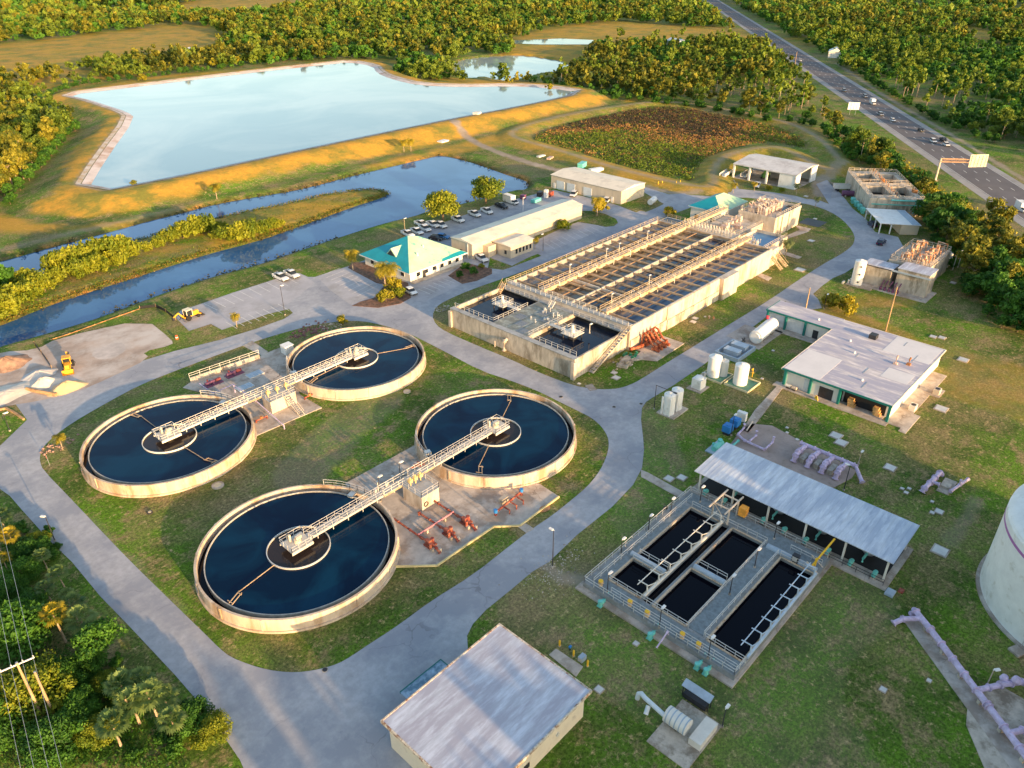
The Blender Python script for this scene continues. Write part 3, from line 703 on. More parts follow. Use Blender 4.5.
m = MB(); pipe(m, [(71, 70.0, .35), (71, 70.0, .9), (78, 70.6, .9), (78, 70.6, .3)], .18, 1.3)
for k in range(3): m.tube([(73+k*1.7, 70.1, .9), (73+k*1.7, 68.7, .9), (73+k*1.7, 68.7, .1)], .14, 8)
m.build('manifold_pipe', RED, t)
m = MB(); m.cyl(71, 70, .33, .9, 1.5, 12); m.cyl(78, 70.6, .33, .9, 1.5, 12); m.build('valve', BLUE, t)
m = MB(); m.cyl(83.0, 70.4, .5, .1, 1.2, 6) if 0 else m.rbox(74.6, 71.6, 1.6, .8, .1, 1.1); tag(m.build('control_cabinet', CONC), 'small grey cabinet against the clarifier wall on the red pipe pad', 'cabinet')
# pit of the upper pad
t = thing('retaining_wall', 'low tan wall with rail along the road side of the upper pad', 'wall', (66.7, 150, 0))
m = MB(); a, b = at(190, 382), at(259, 358); m.bar((a[0], a[1]-.3, .55), (b[0], b[1]-.3, .55), .35, 1.1); m.build('wall_body', CONCL, t)
MB().rail([(a[0], a[1]-.3, 1.1), (b[0], b[1]-.3, 1.1)], step=2.4).build('railing', RAILW, t)
for i, (x, y, l) in enumerate(((61.2, 145.2, 'dark red pump set in the upper pad pit, nearest the far left clarifier'), (66.4, 145.6, 'dark red pump set in the upper pad pit, beside the blue grey hatches'))):
    t = thing('pump_set', l, 'pump', (x, y, .12)); m = MB()
    m.box(x-2, x+2, y-.9, y+.9, .12, .3); m.tube([(x-1.8, y, .8), (x+.4, y, .8)], .3, 10); m.tube([(x-.2, y-.8, .6), (x-.2, y+1.2, .6)], .16, 8); m.build('base_and_pipe', PINK, t)
    m = MB(); m.tube([(x+.5, y, .8), (x+1.7, y, .8)], .36, 12); m.cyl(x-1, y+.4, .2, .3, 1.4, 10); m.build('motor', M('dark_red', (.22, .05, .05), .5, .2, 1.), t)
for i, (pts, l) in enumerate((([(58.6, 146.2, .9), (58.6, 140.2, .9), (63.4, 140.6, .9)], 'lilac pipe crossing the upper pad behind the walkway'),
                ([(62.3, 138, .4), (62.3, 138, 2.2), (62, 129, 2.3), (61.8, 118.7, .9), (61.8, 118.7, .2)], 'long lilac pipe passing under the walkway to the lawn'))):
    m = MB(); pipe(m, pts, .1, 4); tag(m.build('lilac_pipe', PURPLE), l, 'pipe')
for i, (u, v, l) in enumerate(((262, 421, 'small red valve on the upper pad beside the left clarifier wall'), (310, 398, 'small red valve on the upper pad under the right clarifier wall'), (355, 462, 'x'))[:2]):
    x, y = at(u, v); t = thing('red_valve', l, 'valve', (x, y, .12)); m = MB(); pipe(m, [(x-1.2, y, .2), (x-1.2, y, .6), (x+1.2, y, .6), (x+1.2, y, .2)], .14, 1); m.build('valve_pipe', RED, t)
    MB().cyl(x, y, .26, .6, 1.1, 10).build('hand_wheel', RUST, t)
x, y = at(288, 353)
t = thing('storage_shed', 'small white cabinet shed against the upper right clarifier rim', 'shed', (x, y, .12)); MB().box(x-1.1, x+1.1, y-1.0, y+1.0, .12, 2.1).build('shed_body', WHITE, t); MB().prism([(x-1.2, y-1.1), (x+1.2, y-1.1), (x+1.2, y+1.1), (x-1.2, y+1.1)], 2.1, 2.22).build('roof', WHITE, t)
for u, v, l in ((255, 375, 'pale blue grey hatches in the upper pad, beside the tan wall'), (245, 388, 'grey floor hatches beside the lilac pipe')):
    x, y = at(u, v); m = MB()
    t = thing('floor_hatch', l, 'hatch', (x, y, .12)); m.box(x-1.8, x+1.8, y-1.1, y+1.1, .1, .3); m.build('frame', ALU, t)
    m = MB()
    for k in range(3): m.box(x-1.65+k*1.15, x-.65+k*1.15, y-1, y+1, .3, .34)
    m.build('lid', BLUEG, t)
gear('valve_cluster', 'cream valves and stems crowded on the upper walkway landing', 65.4, 132.6, .12, M('actuator_yellow', (.78, .55, .22)), 10, 2.0, 8, 'valves', 2.6)
gear('valve_cluster', 'rusty red valves in the pad corner below the right clarifier bridge', 71.0, 90.3, .12, RED, 8, .9, 9, 'valves', 1.0)

# ================================================================ LOW AERATED BASIN (front of the long tank)
def walls(m, x0, x1, y0, y1, z0, z1, w=.4):
    m.box(x0, x1, y0, y0+w, z0, z1); m.box(x0, x1, y1-w, y1, z0, z1)
    m.box(x0, x0+w, y0+w, y1-w, z0, z1); m.box(x1-w, x1, y0+w, y1-w, z0, z1)
t = thing('anoxic_basin', 'low concrete basin with two dark pools at the near end of the long tank', 'basin', (125.5, 109, 0))
m = MB(); HB = 4.9
walls(m, 115.6, 135.0, 89.3, 128.4, -.2, HB, .45)
m.box(116.05, 134.8, 104.0, 104.4, 0, HB); m.box(116.05, 134.8, 114.8, 115.2, 0, HB)
for y in (89.5, 128.2): m.rbox(115.5, y, .9, .9, 0, HB-.6)
m.build('basin_wall', CONC, t)
m = MB()
for y0, y1 in ((89.8, 104.0), (115.2, 127.9)): MB().box(116.05, 134.8, y0, y1, 3.2, 3.9).build('water', WBAS, t)
m = MB(); m.box(116.0, 134.9, 104.4, 114.8, HB-.3, HB+.05); m.build('middle_deck', M('deck_green', (.30, .33, .30), .8, .3, .7, (.18, .19, .17), .5, .4), t)
m = MB()
for i in range(5):
    for j in range(3):
        if (i*2+j) % 3 == 0: m.box(117+i*2.7, 119.5+i*2.7, 105.6+j*2.8, 108.2+j*2.8, HB+.05, HB+.08)
m.build('deck_plates', GRATE, t)
m = MB(); m.box(115.4, 116.8, 89.2, 128.4, HB, HB+.12); m.box(133.2, 135.2, 89.3, 128.4, HB, HB+.12); m.build('edge_walkway', DECK, t)
m = MB()
for pts in ([(116.9, 90, HB+.1), (116.9, 104, HB+.1), (129, 104, HB+.1)], [(116.9, 128, HB+.1), (116.9, 115, HB+.1), (129, 115, HB+.1)], [(133.2, 90, HB+.1), (133.2, 104, HB+.1)], [(133.2, 115, HB+.1), (133.2, 128, HB+.1)]): MB().rail(pts, step=1.7).build('railing', ALU, t)
m = MB(); pipe(m, [(114.8, 109.5, .2), (114.8, 109.5, 2.6), (115.8, 109.5, 2.9)], .38, 3); m.build('drain_elbow', CONCL, t)
m = MB(); pipe(m, [(114.9, 112.6, .1), (114.9, 112.6, 1.6)], .12, 3); m.build('drain_pipe', CONCL, t)
def aerator(cx, cy, label):
    t = thing('surface_aerator', label, 'aerator', (cx, cy, 4)); Z = HB+.3
    MB().box(cx-1.9, cx+1.9, cy-1.9, cy+1.9, Z-.15, Z).build('platform', RAILW, t)
    MB().rail([(cx-1.9, cy-1.9, Z), (cx+1.9, cy-1.9, Z), (cx+1.9, cy+1.9, Z), (cx-1.9, cy+1.9, Z), (cx-1.9, cy-1.9, Z)], step=1.2).build('railing', RAILW, t)
    m = MB(); m.cyl(cx, cy, .5, Z, Z+.9, 16); m.cyl(cx, cy, .35, Z+.9, Z+1.9, 16); m.build('motor', RAILW, t)
    m = MB(); [m.tube([(cx+a, cy+b, 3), (cx+a, cy+b, Z)], .15, 8) for a in (-1.5, 1.5) for b in (-1.5, 1.5)]; m.cyl(cx, cy, 1.1, 3.8, 4.2, 16); m.build('legs_and_rotor', DARK, t)
    y1 = 104.2 if cy < 110 else 115
    m = MB(); m.box(cx-.6, cx+.6, min(cy+(1.9 if cy < 110 else -1.9), y1), max(cy+(1.9 if cy < 110 else -1.9), y1), Z-.15, Z)
    for xx in (cx-.6, cx+.6): m.rail([(xx, cy+(1.9 if cy < 110 else -1.9), Z), (xx, y1, Z)], step=1.5)
    m.build('gangway', ALU, t)
aerator(125.0, 97.6, 'square aerator platform in the right dark pool of the low basin')
aerator(126.0, 120.6, 'square aerator platform in the left dark pool of the low basin')
for x, y, l, h in ((134.0, 127.0, 'tan stair climbing to the main tank at the left end of the low basin', 1), (133.6, 110.0, 'metal stair from the patched green deck up to the main tank', 1)):
    t = thing('stair', l, 'stair', (x, y, 0)); m = MB(); z0, z1 = (HB-.1, 6.3)
    if y > 120: z0 = 0
    n = 14; dx = (z1-z0)*.95
    for k in range(n): m.box(x-dx+dx*k/n, x-dx+dx*(k+1)/n, y, y+1.1, z0+(z1-z0)*k/n, z0+(z1-z0)*k/n+.08)
    for yy in (y, y+1.1):
        m.bar((x-dx, yy, z0), (x, yy, z1), .12, .3); m.bar((x-dx, yy, z0+1), (x, yy, z1+1), .07)
    m.build('flight', BEAM if y > 120 else ALU, t)
t = thing('stair', 'long grey stair slanting up the right wall of the low basin', 'stair', (127, 88.4, 0)); m = MB()
for k in range(16): m.box(120.4+k*.85, 121.3+k*.85, 87.9, 89.0, .1+k*.37, .18+k*.37)
m.build('tread', DECK, t)
for yy in (87.9, 89.0): MB().bar((120.4, yy, 0), (134.2, yy, 6.0), .12, .3).bar((120.4, yy, 1.05), (134.2, yy, 7.05), .07).bar((120.4, yy, 0), (120.4, yy, 1.05), .07).bar((134.2, yy, 6), (134.2, yy, 7.05), .07).build('stringer', CONC, t)
gear('deck_clutter', 'grey cabinets and valve stems on the patched middle deck', 127, 108.5, 4.98, ALU, 12, 4.2, 41, 'equipment', 1.3)
lamp(127.3, 94.5, 2.2, 'short lamp standing on the right aerator platform', HB+.3, RAILW, group=None)

# ================================================================ MAIN AERATION TANK
t = thing('aeration_tank', 'very long concrete aeration tank of four water lanes under tan cross beams', 'tank', (169, 108, 0)); H = 6.0
AT = t
m = MB(); m.box(134.8, 204.4, 126.9, 127.4, -.2, H); m.box(134.8, 135.3, 88.9, 126.9, -.2, H); m.box(203.9, 204.4, 90, 126.9, -.2, H)
m.box(134.8, 204.4, 88.5, 89.0, -.2, H); m.box(174.6, 182.5, 87.0, 88.5, -.2, H+.02); m.box(150, 174.6, 88.2, 88.5, -.2, H-.05)
m.build('outer_wall', CONCL, t)
MB().box(150, 174.4, 87.9, 88.2, 0, 2.6).box(135, 150, 88.2, 88.5, 0, 2.6).build('wall_plinth', CONC, t)
m = MB()
for y0, y1 in ((107.4, 107.8), (98.0, 98.3), (117.6, 117.9)): m.box(135.3, 203.9, y0, y1, 0, H-.1)
m.box(148.5, 148.9, 98.3, 117.6, 0, H-.1); m.build('lane_wall', CONCL, t)
for i, (y0, y1) in enumerate(((89, 98), (98.3, 107.4), (107.8, 117.6), (117.9, 126.9))):
    MB().box(135.3, 203.9, y0, y1, 4.0, 4.7).build('water', (WAER, WAER2, WAER3, WAER)[(0, 2, 1, 3)[i]], t)
for k in range(17):
    x = 138.2+k*4.1
    for (y0, y1) in ((88.9, 97.2), (99.2, 107.4), (107.8, 116.8), (118.8, 127)):
        if y0 > 99 and y0 < 118 and k in (15,) : continue
        MB().box(x-.2, x+.2, y0, y1, H-.55, H-.08).build('cross_beam', BEAM, t)
BEAMG = M('walkway_gold', (.66, .50, .30), .75, .15, .8, (.40, .27, .14), .3, .6)
for y, x1 in ((117.75, 229.5), (98.15, 208.5)):
    MB().box(137.2, x1, y-1.0, y+1.0, H+.02, H+.2).build('walkway', BEAMG, t)
    MB().box(137.2, x1, y-.6, y+.6, H+.2, H+.22).build('grating', GRATE, t)
    for s in (-1, 1): MB().rail([(137.2, y+s*1.0, H+.2), (x1, y+s*1.0, H+.2)], step=2.0, r=.045).build('railing', BEAMG, t)
    m = MB()
    for s in (-1, 1): m.box(137.2, x1, y+s*1.0-.12, y+s*1.0+.12, H-.5, H+.02)
    m.build('girder', BEAMG, t)
MB().box(134.6, 136.2, 89, 127.4, H+.02, H+.16).build('walkway', DECK, t)
m = MB(); m.rail([(134.6, 89, H+.16), (134.6, 127.4, H+.16)], step=1.7); m.rail([(136.2, 99.4, H+.16), (136.2, 116.6, H+.16)], step=1.7); m.build('railing', RAILW, t)
MB().rail([(135, 127.2, H), (204, 127.2, H)], step=2.4).build('railing', BEAMG, t)
m = MB()
for y in (100, 104): m.bar((136.2, y, H-.1), (148.6, y, H-.1), .3)
m.build('corner_beam', BEAM, t)
for y in (93.0, 103.2, 112.6, 122.4):
    m = MB(); m.tube([(137, y, H-.75), (203, y, H-.75)], .16, 8); m.build('air_header', M('rusty_brown', (.30, .19, .11), .8, .25, 1.), t)
for k in range(16):
    x = 140.2+k*4.1
    for (y0, y1) in ((99.2, 107.4), (107.8, 116.8)): MB().box(x-.1, x+.1, y0, y1, H-1.0, H-.8).build('baffle', M('rusty_brown', (.30, .19, .11)), t)
# hanging blower legs under the walkways
m = MB()
for k in range(8):
    for y in (96.9, 116.5, 99.6, 119.3):
        x = 143+k*7.8; m.tube([(x, y, 3.5), (x, y, 6.7), (x, y+(.8 if y in (96.9, 116.5) else -.8), 6.9)], .11, 7)
m.build('air_dropper', RAILW, t)
for k in range(6):
    x, y = ((142, 94), (158, 103.5), (150, 112), (172, 112.5), (166, 122.5), (186, 122))[k]
    lamp(x, y if 0 else (99.3 if y < 110 else 118.9), 2.6, ('first', 'second', 'third', 'fourth', 'fifth', 'sixth')[k]+' white lamp standing on the long tank walkways, counted from the low basin', H+.2, RAILW, arm=.2)
# outlet channel at the far end, crowded with gates
t = thing('outlet_channel', 'channel crowded with gate frames across the far end of the long tank', 'channel', (207, 108, 0))
m = MB(); m.box(204.4, 210, 101.6, 127.4, -.2, 5.6); m.build('channel_body', CONCL, t)
m = MB(); m.box(205, 209.4, 118.6, 126.8, 5.6, 5.64); m.build('water', WBAS, t)
rr = random.Random(4)
for k in range(17):
    y = 102.6+k*1.0; m = MB()
    m.tube([(206.2, y, 5.6), (206.2, y, 7.3)], .08, 6); m.tube([(206.2, y+.4, 5.6), (206.2, y+.4, 7.3)], .08, 6); m.bar((206.2, y, 7.2), (206.2, y+.4, 7.2), .12); m.tube([(208.3, y, 5.6), (208.3, y, 6.3+rr.random())], .1, 6)
    m.tube([(206.2, y+.2, 7.2), (206.2, y+.2, 7.9)], .1, 6); m.build('gate_frame', RAILW if k % 3 else CONCL, t)
for s in (204.6, 209.8): MB().rail([(s, 101.8, 5.6), (s, 127.2, 5.6)], step=1.6).build('railing', BEAMG, t)
t = thing('effluent_basin', 'small open basin of pale blue water at the far right of the long tank', 'basin', (214, 97, 0))
m = MB(); walls(m, 204.4, 220, 91.2, 101.6, -.2, 5.0, .4); m.box(204.4, 210, 88.9, 91.2, 0, 5.0); m.build('basin_wall', CONCL, t)
m = MB(); m.box(204.8, 219.6, 91.6, 101.2, 3.6, 4.2); m.build('water', water_mat('blue_water', (.10, .22, .36), .05), t)
MB().rail([(204.6, 91.4, 5), (219.8, 91.4, 5), (219.8, 101.4, 5)], step=1.8).build('railing', CONCL, t)
gear('gate_cluster', 'tan gate stems and handwheels at the corner of the pale blue basin', 207, 95.5, 5.0, CONCL, 14, 1.9, 12, 'gates', 1.8)
t = thing('stair', 'pair of tan stair flights down to the lawn at the far right corner', 'stair', (208, 86, 0))
for dx in (0, 3.2):
    m = MB()
    for k in range(14): m.box(205.2+dx, 206.4+dx, 91.2-.5-k*.42, 91.2-k*.42-.1, 5-k*.36, 5.08-k*.36)
    for xx in (205.2+dx, 206.4+dx): m.bar((xx, 91.2, 4.9), (xx, 85.2, 0), .15, .35); m.bar((xx, 91.2, 6), (xx, 85.2, 1), .08)
    m.build('flight', BEAMG, t)
# headworks tower
t = thing('headworks_building', 'tall tan concrete headworks block with a crowded roof deck', 'headworks', (238, 106, 0)); HH = 6.6
m = MB(); m.box(229, 247, 99.8, 112.6, -.2, HH-.8); walls(m, 228.9, 247.1, 99.7, 112.7, HH-.8, HH, .4)
for x in (233.5, 238.5): m.box(x, x+.6, 99.4, 99.8, 0, HH-.1)
m.build('concrete_block', CONCL, t)
m = MB(); m.box(238.5, 246.6, 100.2, 104, HH-.8, HH-.76); m.build('water', WBAS, t)
for k, (a, b) in enumerate((((229.2, 100), (229.2, 112.4)), ((229.2, 100), (246.8, 100)), ((246.8, 100), (246.8, 112.4)), ((229.2, 112.4), (246.8, 112.4)))):
    MB().rail([(*a, HH), (*b, HH)], step=1.5).build('railing', CONCL, t)
HWM = M('salmon_machinery', (.60, .44, .36), .7, .3, 1.2, (.30, .16, .14), .3, .8)
for k in range(9):
    x, y = 231.5+(k % 5)*2.6+rr.uniform(-.4, .4), 105.6+(k//5)*3.8
    q = thing('screen_machine', ('tan machine with stems on the headworks roof'), 'machinery', (x, y, HH), 0, 'machines crowded on the headworks roof')
    m = MB(); m.box(x-.8, x+.8, y-1.2, y+1.2, HH-.8, HH+rr.uniform(.5, 1.6)); m.tube([(x, y-1, HH+.4), (x, y+1.4, HH+1.8)], .3, 8); m.build('housing', HWM, q)
    m = MB()
    for j in range(5): a, b = x+rr.uniform(-1.2, 1.2), y+rr.uniform(-1.4, 1.4); m.tube([(a, b, HH-.8), (a, b, HH+rr.uniform(1, 2.6))], .08, 6)
    m.rail([(x-1.1, y-1.3, HH+.9), (x+1.1, y-1.3, HH+.9)], h=.9, step=1.1); m.build('stems', CONCL if k % 2 else RAILW, q)
t = thing('inlet_box', 'lower tan box with pipes between headworks block and tank channel', 'concrete box', (221, 107, 0))
MB().box(210.2, 228.7, 103.5, 116.2, -.2, 4.3).build('box_body', CONCL, t)
for k in range(7):
    m = MB(); x, y = 212+k*2.2, 105.5+rr.uniform(0, 6); m.box(x-.7, x+.7, y-1, y+1, 4.3, 5.2+rr.random()); m.tube([(x+.9, y, 4.3), (x+.9, y, 6.4)], .12, 6); m.tube([(x-.6, y-1.2, 5.2), (x-.6, y+2, 5.2)], .18, 7); m.build('machine', HWM if k % 2 else CONCL, t)
MB().rail([(210.4, 103.7, 4.3), (228.5, 103.7, 4.3)], step=1.6).build('railing', CONCL, t)
MB().rail([(210.4, 116, 4.3), (228.5, 116, 4.3)], step=1.6).build('railing', RAILW, t)
slabm = sheet('drying_slab', [[(249, 93.5), (256, 93.5), (256, 100.5), (249, 100.5)]], .08, DARK); 
# teal hipped building
def hip(m, x0, x1, y0, y1, z, zt, ov=0, ridge=None):
    x0 -= ov; x1 += ov; y0 -= ov; y1 += ov; cx, cy = (x0+x1)/2, (y0+y1)/2
    if x1-x0 > y1-y0: r = (x1-x0)-(y1-y0); A, B = (cx-r/2, cy, zt), (cx+r/2, cy, zt)
    else: r = (y1-y0)-(x1-x0); A, B = (cx, cy-r/2, zt), (cx, cy+r/2, zt)
    return (x0, x1, y0, y1, A, B)
t = thing('blower_building', 'small white building under a teal hipped roof beside the headworks', 'building', (234, 123, 0))
MB().box(226, 242.6, 117.6, 128.4, 0, 5.2).build('wall', WWALL, t)
x0, x1, y0, y1, A, B = hip(None, 225.9, 243.2, 117.2, 129, 5.6, 8.4, .3)
m = MB(); m.add([(x0, y0, 5.3), (x1, y0, 5.3), (x1, y1, 5.3), (x0, y1, 5.3), A, B], [(0, 3, 4), (2, 3, 4, 5), (1, 2, 5), (0, 1, 2, 3)]); r1 = m.build('roof', TEAL, t)
m = MB(); m.add([(x0, y0, 5.31), (x1, y0, 5.31), (B[0], B[1], B[2]+.01), (A[0], A[1], A[2]+.01)], [(0, 1, 2, 3)]); m.build('pale_roof_slope', TEALP, t)
MB().box(x0, x1, y0-.03, y0+.12, 5.05, 5.3).box(x0-.03, x0+.12, y0, y1, 5.05, 5.3).build('fascia', WHITE, t)
for k in range(3): MB().box(225.93, 226.0, 119.3+k*3, 120.7+k*3, 1.4, 2.8).build('window', GLASS, t)

x, y = at(545, 509); tag(sheet('rust_stain', [smooth_poly([(x-1.2, y-.5), (x+.6, y-.9), (x+1.3, y+.2), (x, y+.9), (x-1, y+.6)], 2)], .125, M('rust_spill', (.44, .22, .10), .9, .3, 1.)), kind='structure')
# ================================================================ FILTER BASINS
t = thing('filter_basin', 'sunken block of black filter basins ringed by grey railed walkways', 'filter basin', (83, 37, 0))
Z = 1.2
m = MB(); m.box(67.2, 68.2, 24.2, 50.0, 0, .3); m.box(97.6, 97.8, 24.2, 50.0, 0, .3); m.box(68.2, 97.6, 24.2, 24.6, 0, .3); m.box(68.2, 97.6, 49.3, 50.0, 0, .3); m.build('base_slab', PAD, t)
OPEN = [(71.1, 77.3, 41.3, 46.8), (78.3, 93.8, 41.3, 46.8), (71.1, 93.8, 39.6, 40.9), (71.1, 81.4, 33.7, 39.1), (82.5, 93.8, 33.7, 39.1), (70.9, 92.8, 25.0, 30.3)]
XS = sorted({68.2, 97.6} | {v for o in OPEN for v in o[:2]}); YS = sorted({24.6, 49.3} | {v for o in OPEN for v in o[2:]})
m = MB()
for i in range(len(XS)-1):
    for j in range(len(YS)-1):
        cx, cy = (XS[i]+XS[i+1])/2, (YS[j]+YS[j+1])/2
        if not any(a < cx < b and c < cy < d for a, b, c, d in OPEN): m.box(XS[i], XS[i+1], YS[j], YS[j+1], -.4, Z)
m.build('deck_block', M('filter_deck', (.27, .285, .29), .8, .15, .6, (.22, .22, .2), .35, .4), t)
for a, b, c, d in OPEN:
    MB().box(a, b, c, d, .02, .62).build('water', WFIL, t)
m = MB()
for a, b, c, d in OPEN:
    if d-c < 2: continue
    for p, q in (((a, c), (b, c)), ((b, c), (b, d)), ((b, d), (a, d)), ((a, d), (a, c))):
        m.bar((*p, Z+.05), (*q, Z+.05), .28, .12)
    pass
m.build('tan_coping', M('coping_tan', (.60, .48, .34), .8, .2, 1., (.35, .2, .1), .3, 1.), t)
m = MB(); m.tube([(77.8, 41.4, Z+.25), (77.8, 47.5, Z+.25)], .42, 12); m.tube([(81.9, 33.8, Z+.25), (81.9, 38.9, Z+.25)], .42, 12); m.tube([(93.6, 33, Z+.1), (93.6, 25, Z+.1)], .5, 12); m.build('round_channel', BLUEG, t)
def R(pts, mat=ALU, h=1.07, step=1.7): MB().rail([(*p, Z) for p in pts], h=h, step=step, r=.045).build('railing', mat, t)
R([(68.3, 24.7), (68.3, 49.2)]); R([(68.3, 49.2), (97.5, 49.2)]); R([(69.0, 48.0), (96.0, 48.0)]); R([(71.0, 46.9), (71.0, 33.2)]); R([(71.0, 30.6), (71.0, 24.6)])
R([(71.2, 33.4), (93.6, 33.4)]); R([(71.2, 30.9), (93, 30.9)]); R([(97.4, 49), (97.4, 25)]); R([(94.2, 46.8), (94.2, 33.4)]); R([(78.7, 41.5), (78.7, 46.6)]); R([(82.9, 34), (82.9, 38.8)]); R([(77.0, 41.5), (77.0, 46.6)])
R([(95.3, 25), (95.3, 30)]); R([(93.0, 30.5), (93.0, 25)]); R([(69.2, 24.9), (69.2, 45)]); R([(68.3, 24.7), (71, 24.7)])
m = MB(); m.box(68.4, 70.7, 24.8, 48, Z, Z+.06); m.box(71.2, 94.3, 30.95, 33.3, Z, Z+.06); m.box(70.9, 93.6, 46.9, 47.9, Z, Z+.06); m.box(94.4, 97.2, 25, 48.8, Z, Z+.06); m.build('walkway_grating', M('grating_blue', (.19, .23, .25), .6, .2, 1.5), t)
# white travelling trusses
def truss(y0, y1, x0, x1, label, mat):
    q = thing('washing_truss', label, 'truss', ((x0+x1)/2, (y0+y1)/2, Z)); n = 8
    m = MB(); m.bar((x0, y0, Z+.25), (x1, y0, Z+.25), .3, .35); m.bar((x0, y1, Z+1.7), (x1, y1, Z+1.7), .12); m.build('beam', mat, q)
    m = MB()
    for k in range(n):
        x = x0+.8+(x1-x0-1.6)*k/(n-1); m.bar((x, y0, Z+.4), (x, y0+.1, Z+1.8), .16); m.bar((x, y0, Z+1.8), (x, y1+.35, Z+1.75), .12)
        if k < n-1: m.bar((x, y0, Z+1.7), (x+(x1-x0-1.6)/(n-1), y0, Z+.4), .1)
    m.build('bracing', mat, q)
truss(40.95, 42.2, 71.6, 94, 'white braced truss running along the narrow middle channel', RAILW)
truss(24.75, 25.9, 71.8, 92.8, 'pale blue braced truss along the right edge of the long black basin', M('blue_white', (.50, .60, .70), .5, .1, 1.))
t = thing('drive_frame', 'tall cream gantry frame between the basins and the silver canopy', 'frame', (95, 41, Z))
m = MB()
for a in (40.2, 43.0): m.bar((94, a, Z), (94, a, Z+3), .22); m.bar((97, a, Z), (97, a, Z+3), .22); m.bar((92.5, a, Z+3), (98.5, a, Z+3), .22)
m.bar((94, 40.2, Z+3), (94, 43, Z+3), .2); m.bar((97, 40.2, Z+3), (97, 43, Z+3), .2); m.bar((94, 40.2, Z), (94, 43, Z+3), .12); m.build('frame', CONCL, t)
m = MB(); m.box(96.6, 97.8, 38.6, 39.8, Z+.6, Z+2.2); m.build('hoist', M('hoist_orange', (.85, .36, .05), .5, .2, 1.), t)
t = thing('jib_crane', 'yellow jib crane at the far right corner of the basins', 'crane', (94.2, 25.4, Z))
m = MB(); m.bar((94.2, 25.6, Z), (94.2, 25.6, Z+1.8), .25); m.bar((93.6, 25.8, Z+.6), (98.6, 25, Z+3.1), .22); m.build('jib', YEL, t)
m = MB(); m.bar((93.2, 24.6, Z), (93.2, 26.6, Z+1.2), .15); m.bar((95, 24.6, Z), (95, 26.6, Z+1.2), .15); m.build('hoist_frame', CONCL, t)
t = thing('control_cabinet', 'grey control panel on the walkway by the yellow jib crane', 'panel', (93.4, 28.3, Z)); MB().box(93.0, 93.8, 27.8, 28.8, Z, Z+1.3).build('cabinet', DARK, t); MB().box(92.96, 93.0, 27.95, 28.65, Z+.3, Z+1.1).build('door', ALU, t)
for k, (x, y) in enumerate(((67.8, 45.2), (67.7, 36.6), (67.7, 29.2), (67.7, 27.9))):
    q = thing('dosing_pump', ('aqua pump in front of the basins, at the left corner', 'aqua pump in front of the middle of the basins', 'left one of the aqua pump pair at the right corner', 'right one of the aqua pump pair at the right corner')[k], 'pump', (x-.8, y, 0))
    m = MB(); x -= .8; m.tube([(x-.1, y, .5), (x+.9, y, .5)], .3, 10); m.cyl(x-.1, y, .34, .1, 1.1, 10); m.box(x-.4, x+1, y-.35, y+.35, .02, .25); m.build('pump_body', AQUA, q)
    m = MB(); m.tube([(x+.8, y, .5), (x+1.7, y, .5), (x+1.8, y, 1.4)], .12, 8); m.build('pipe', AQUA, q)
for k, (x, y) in enumerate(((69.2, 46.9), (68.9, 41.5), (68.9, 38.6), (68.9, 32.9), (68.9, 30.4))):
    q = thing('gate_valve', 'rusty yellow valve on the front walkway of the basins, %s from the left' % ('first', 'second', 'third', 'fourth', 'fifth')[k], 'valve', (x, y, Z), 0, 'yellow valves on the front walkway')
    m = MB(); m.cyl(x, y, .3, Z, Z+.5, 10); m.box(x-.25, x+.25, y-.3, y+.3, Z+.5, Z+.95); m.build('valve_body', M('valve_tan', (.70, .45, .22), .6, .2, 1.), q)
    MB().cyl(x, y, .36, Z+1.0, Z+1.08, 12).build('hand_wheel', YEL, q)
m = MB(); pipe(m, [(68.6, 34.6, .3), (67.9, 34.6, 2.0), (66.0, 34.9, .3)], .11, 9); tag(m.build('lilac_hose', PURPLE), 'thin lilac pipe arching over the front wall of the basins', 'pipe')
for k, (x, y, h) in enumerate(((68.8, 45.4, 3.6), (68.4, 36.2, 3.6), (68.4, 28.6, 3.6), (76.6, 48.6, 3.0), (84.0, 48.6, 3.0), (80.5, 32.2, 3.4), (88.0, 32.2, 3.4), (96.0, 46.4, 3.0), (95.9, 33.0, 3.0), (90.5, 48.6, 2.6))):
    lamp(x, y, h, 'dark lamp post on the basin walkways, ' + ('front left', 'front middle', 'front right', 'left side nearest the camera', 'middle of the left side', 'between the basins, nearer the camera', 'between the basins, nearer the canopy', 'canopy side, left', 'canopy side, right', 'left side by the life ring')[k], Z)
m = MB(); m.cyl(90, 49.2, .1, Z+.5, Z+1.2, 8); m.tube([(89.9, 49.3, Z+.7), (90.0, 49.45, Z+.7)], .42, 14); tag(m.build('life_ring', DARK), 'dark round float hung on the left railing of the basins', 'life ring')
# ---- canopy
t = thing('pump_canopy', 'open shed with a long silver metal roof behind the black basins', 'canopy', (103.5, 33, 0))
Zc = 4.6
m = MB(); m.add([(98.8, 16.4, Zc), (109.4, 16.4, Zc+.55), (109.4, 49.6, Zc+.55), (98.8, 49.6, Zc), (98.8, 16.4, Zc-.15), (109.4, 16.4, Zc+.4), (109.4, 49.6, Zc+.4), (98.8, 49.6, Zc-.15)],
    [(0, 1, 2, 3), (4, 7, 6, 5), (0, 4, 5, 1), (1, 5, 6, 2), (2, 6, 7, 3), (3, 7, 4, 0)]); m.build('roof', CAN, t)
m = MB()
for k in range(41): y = 16.5+k*.825; m.bar((98.8, y, Zc+.015), (109.4, y, Zc+.565), .03, .04)
m.build('standing_seams', CAN, t)
for k in range(6):
    for x in (99.6, 108.6): MB().bar((x, 17.2+k*6.3, .3), (x, 17.2+k*6.3, Zc), .28).build('column', RAILW, t)
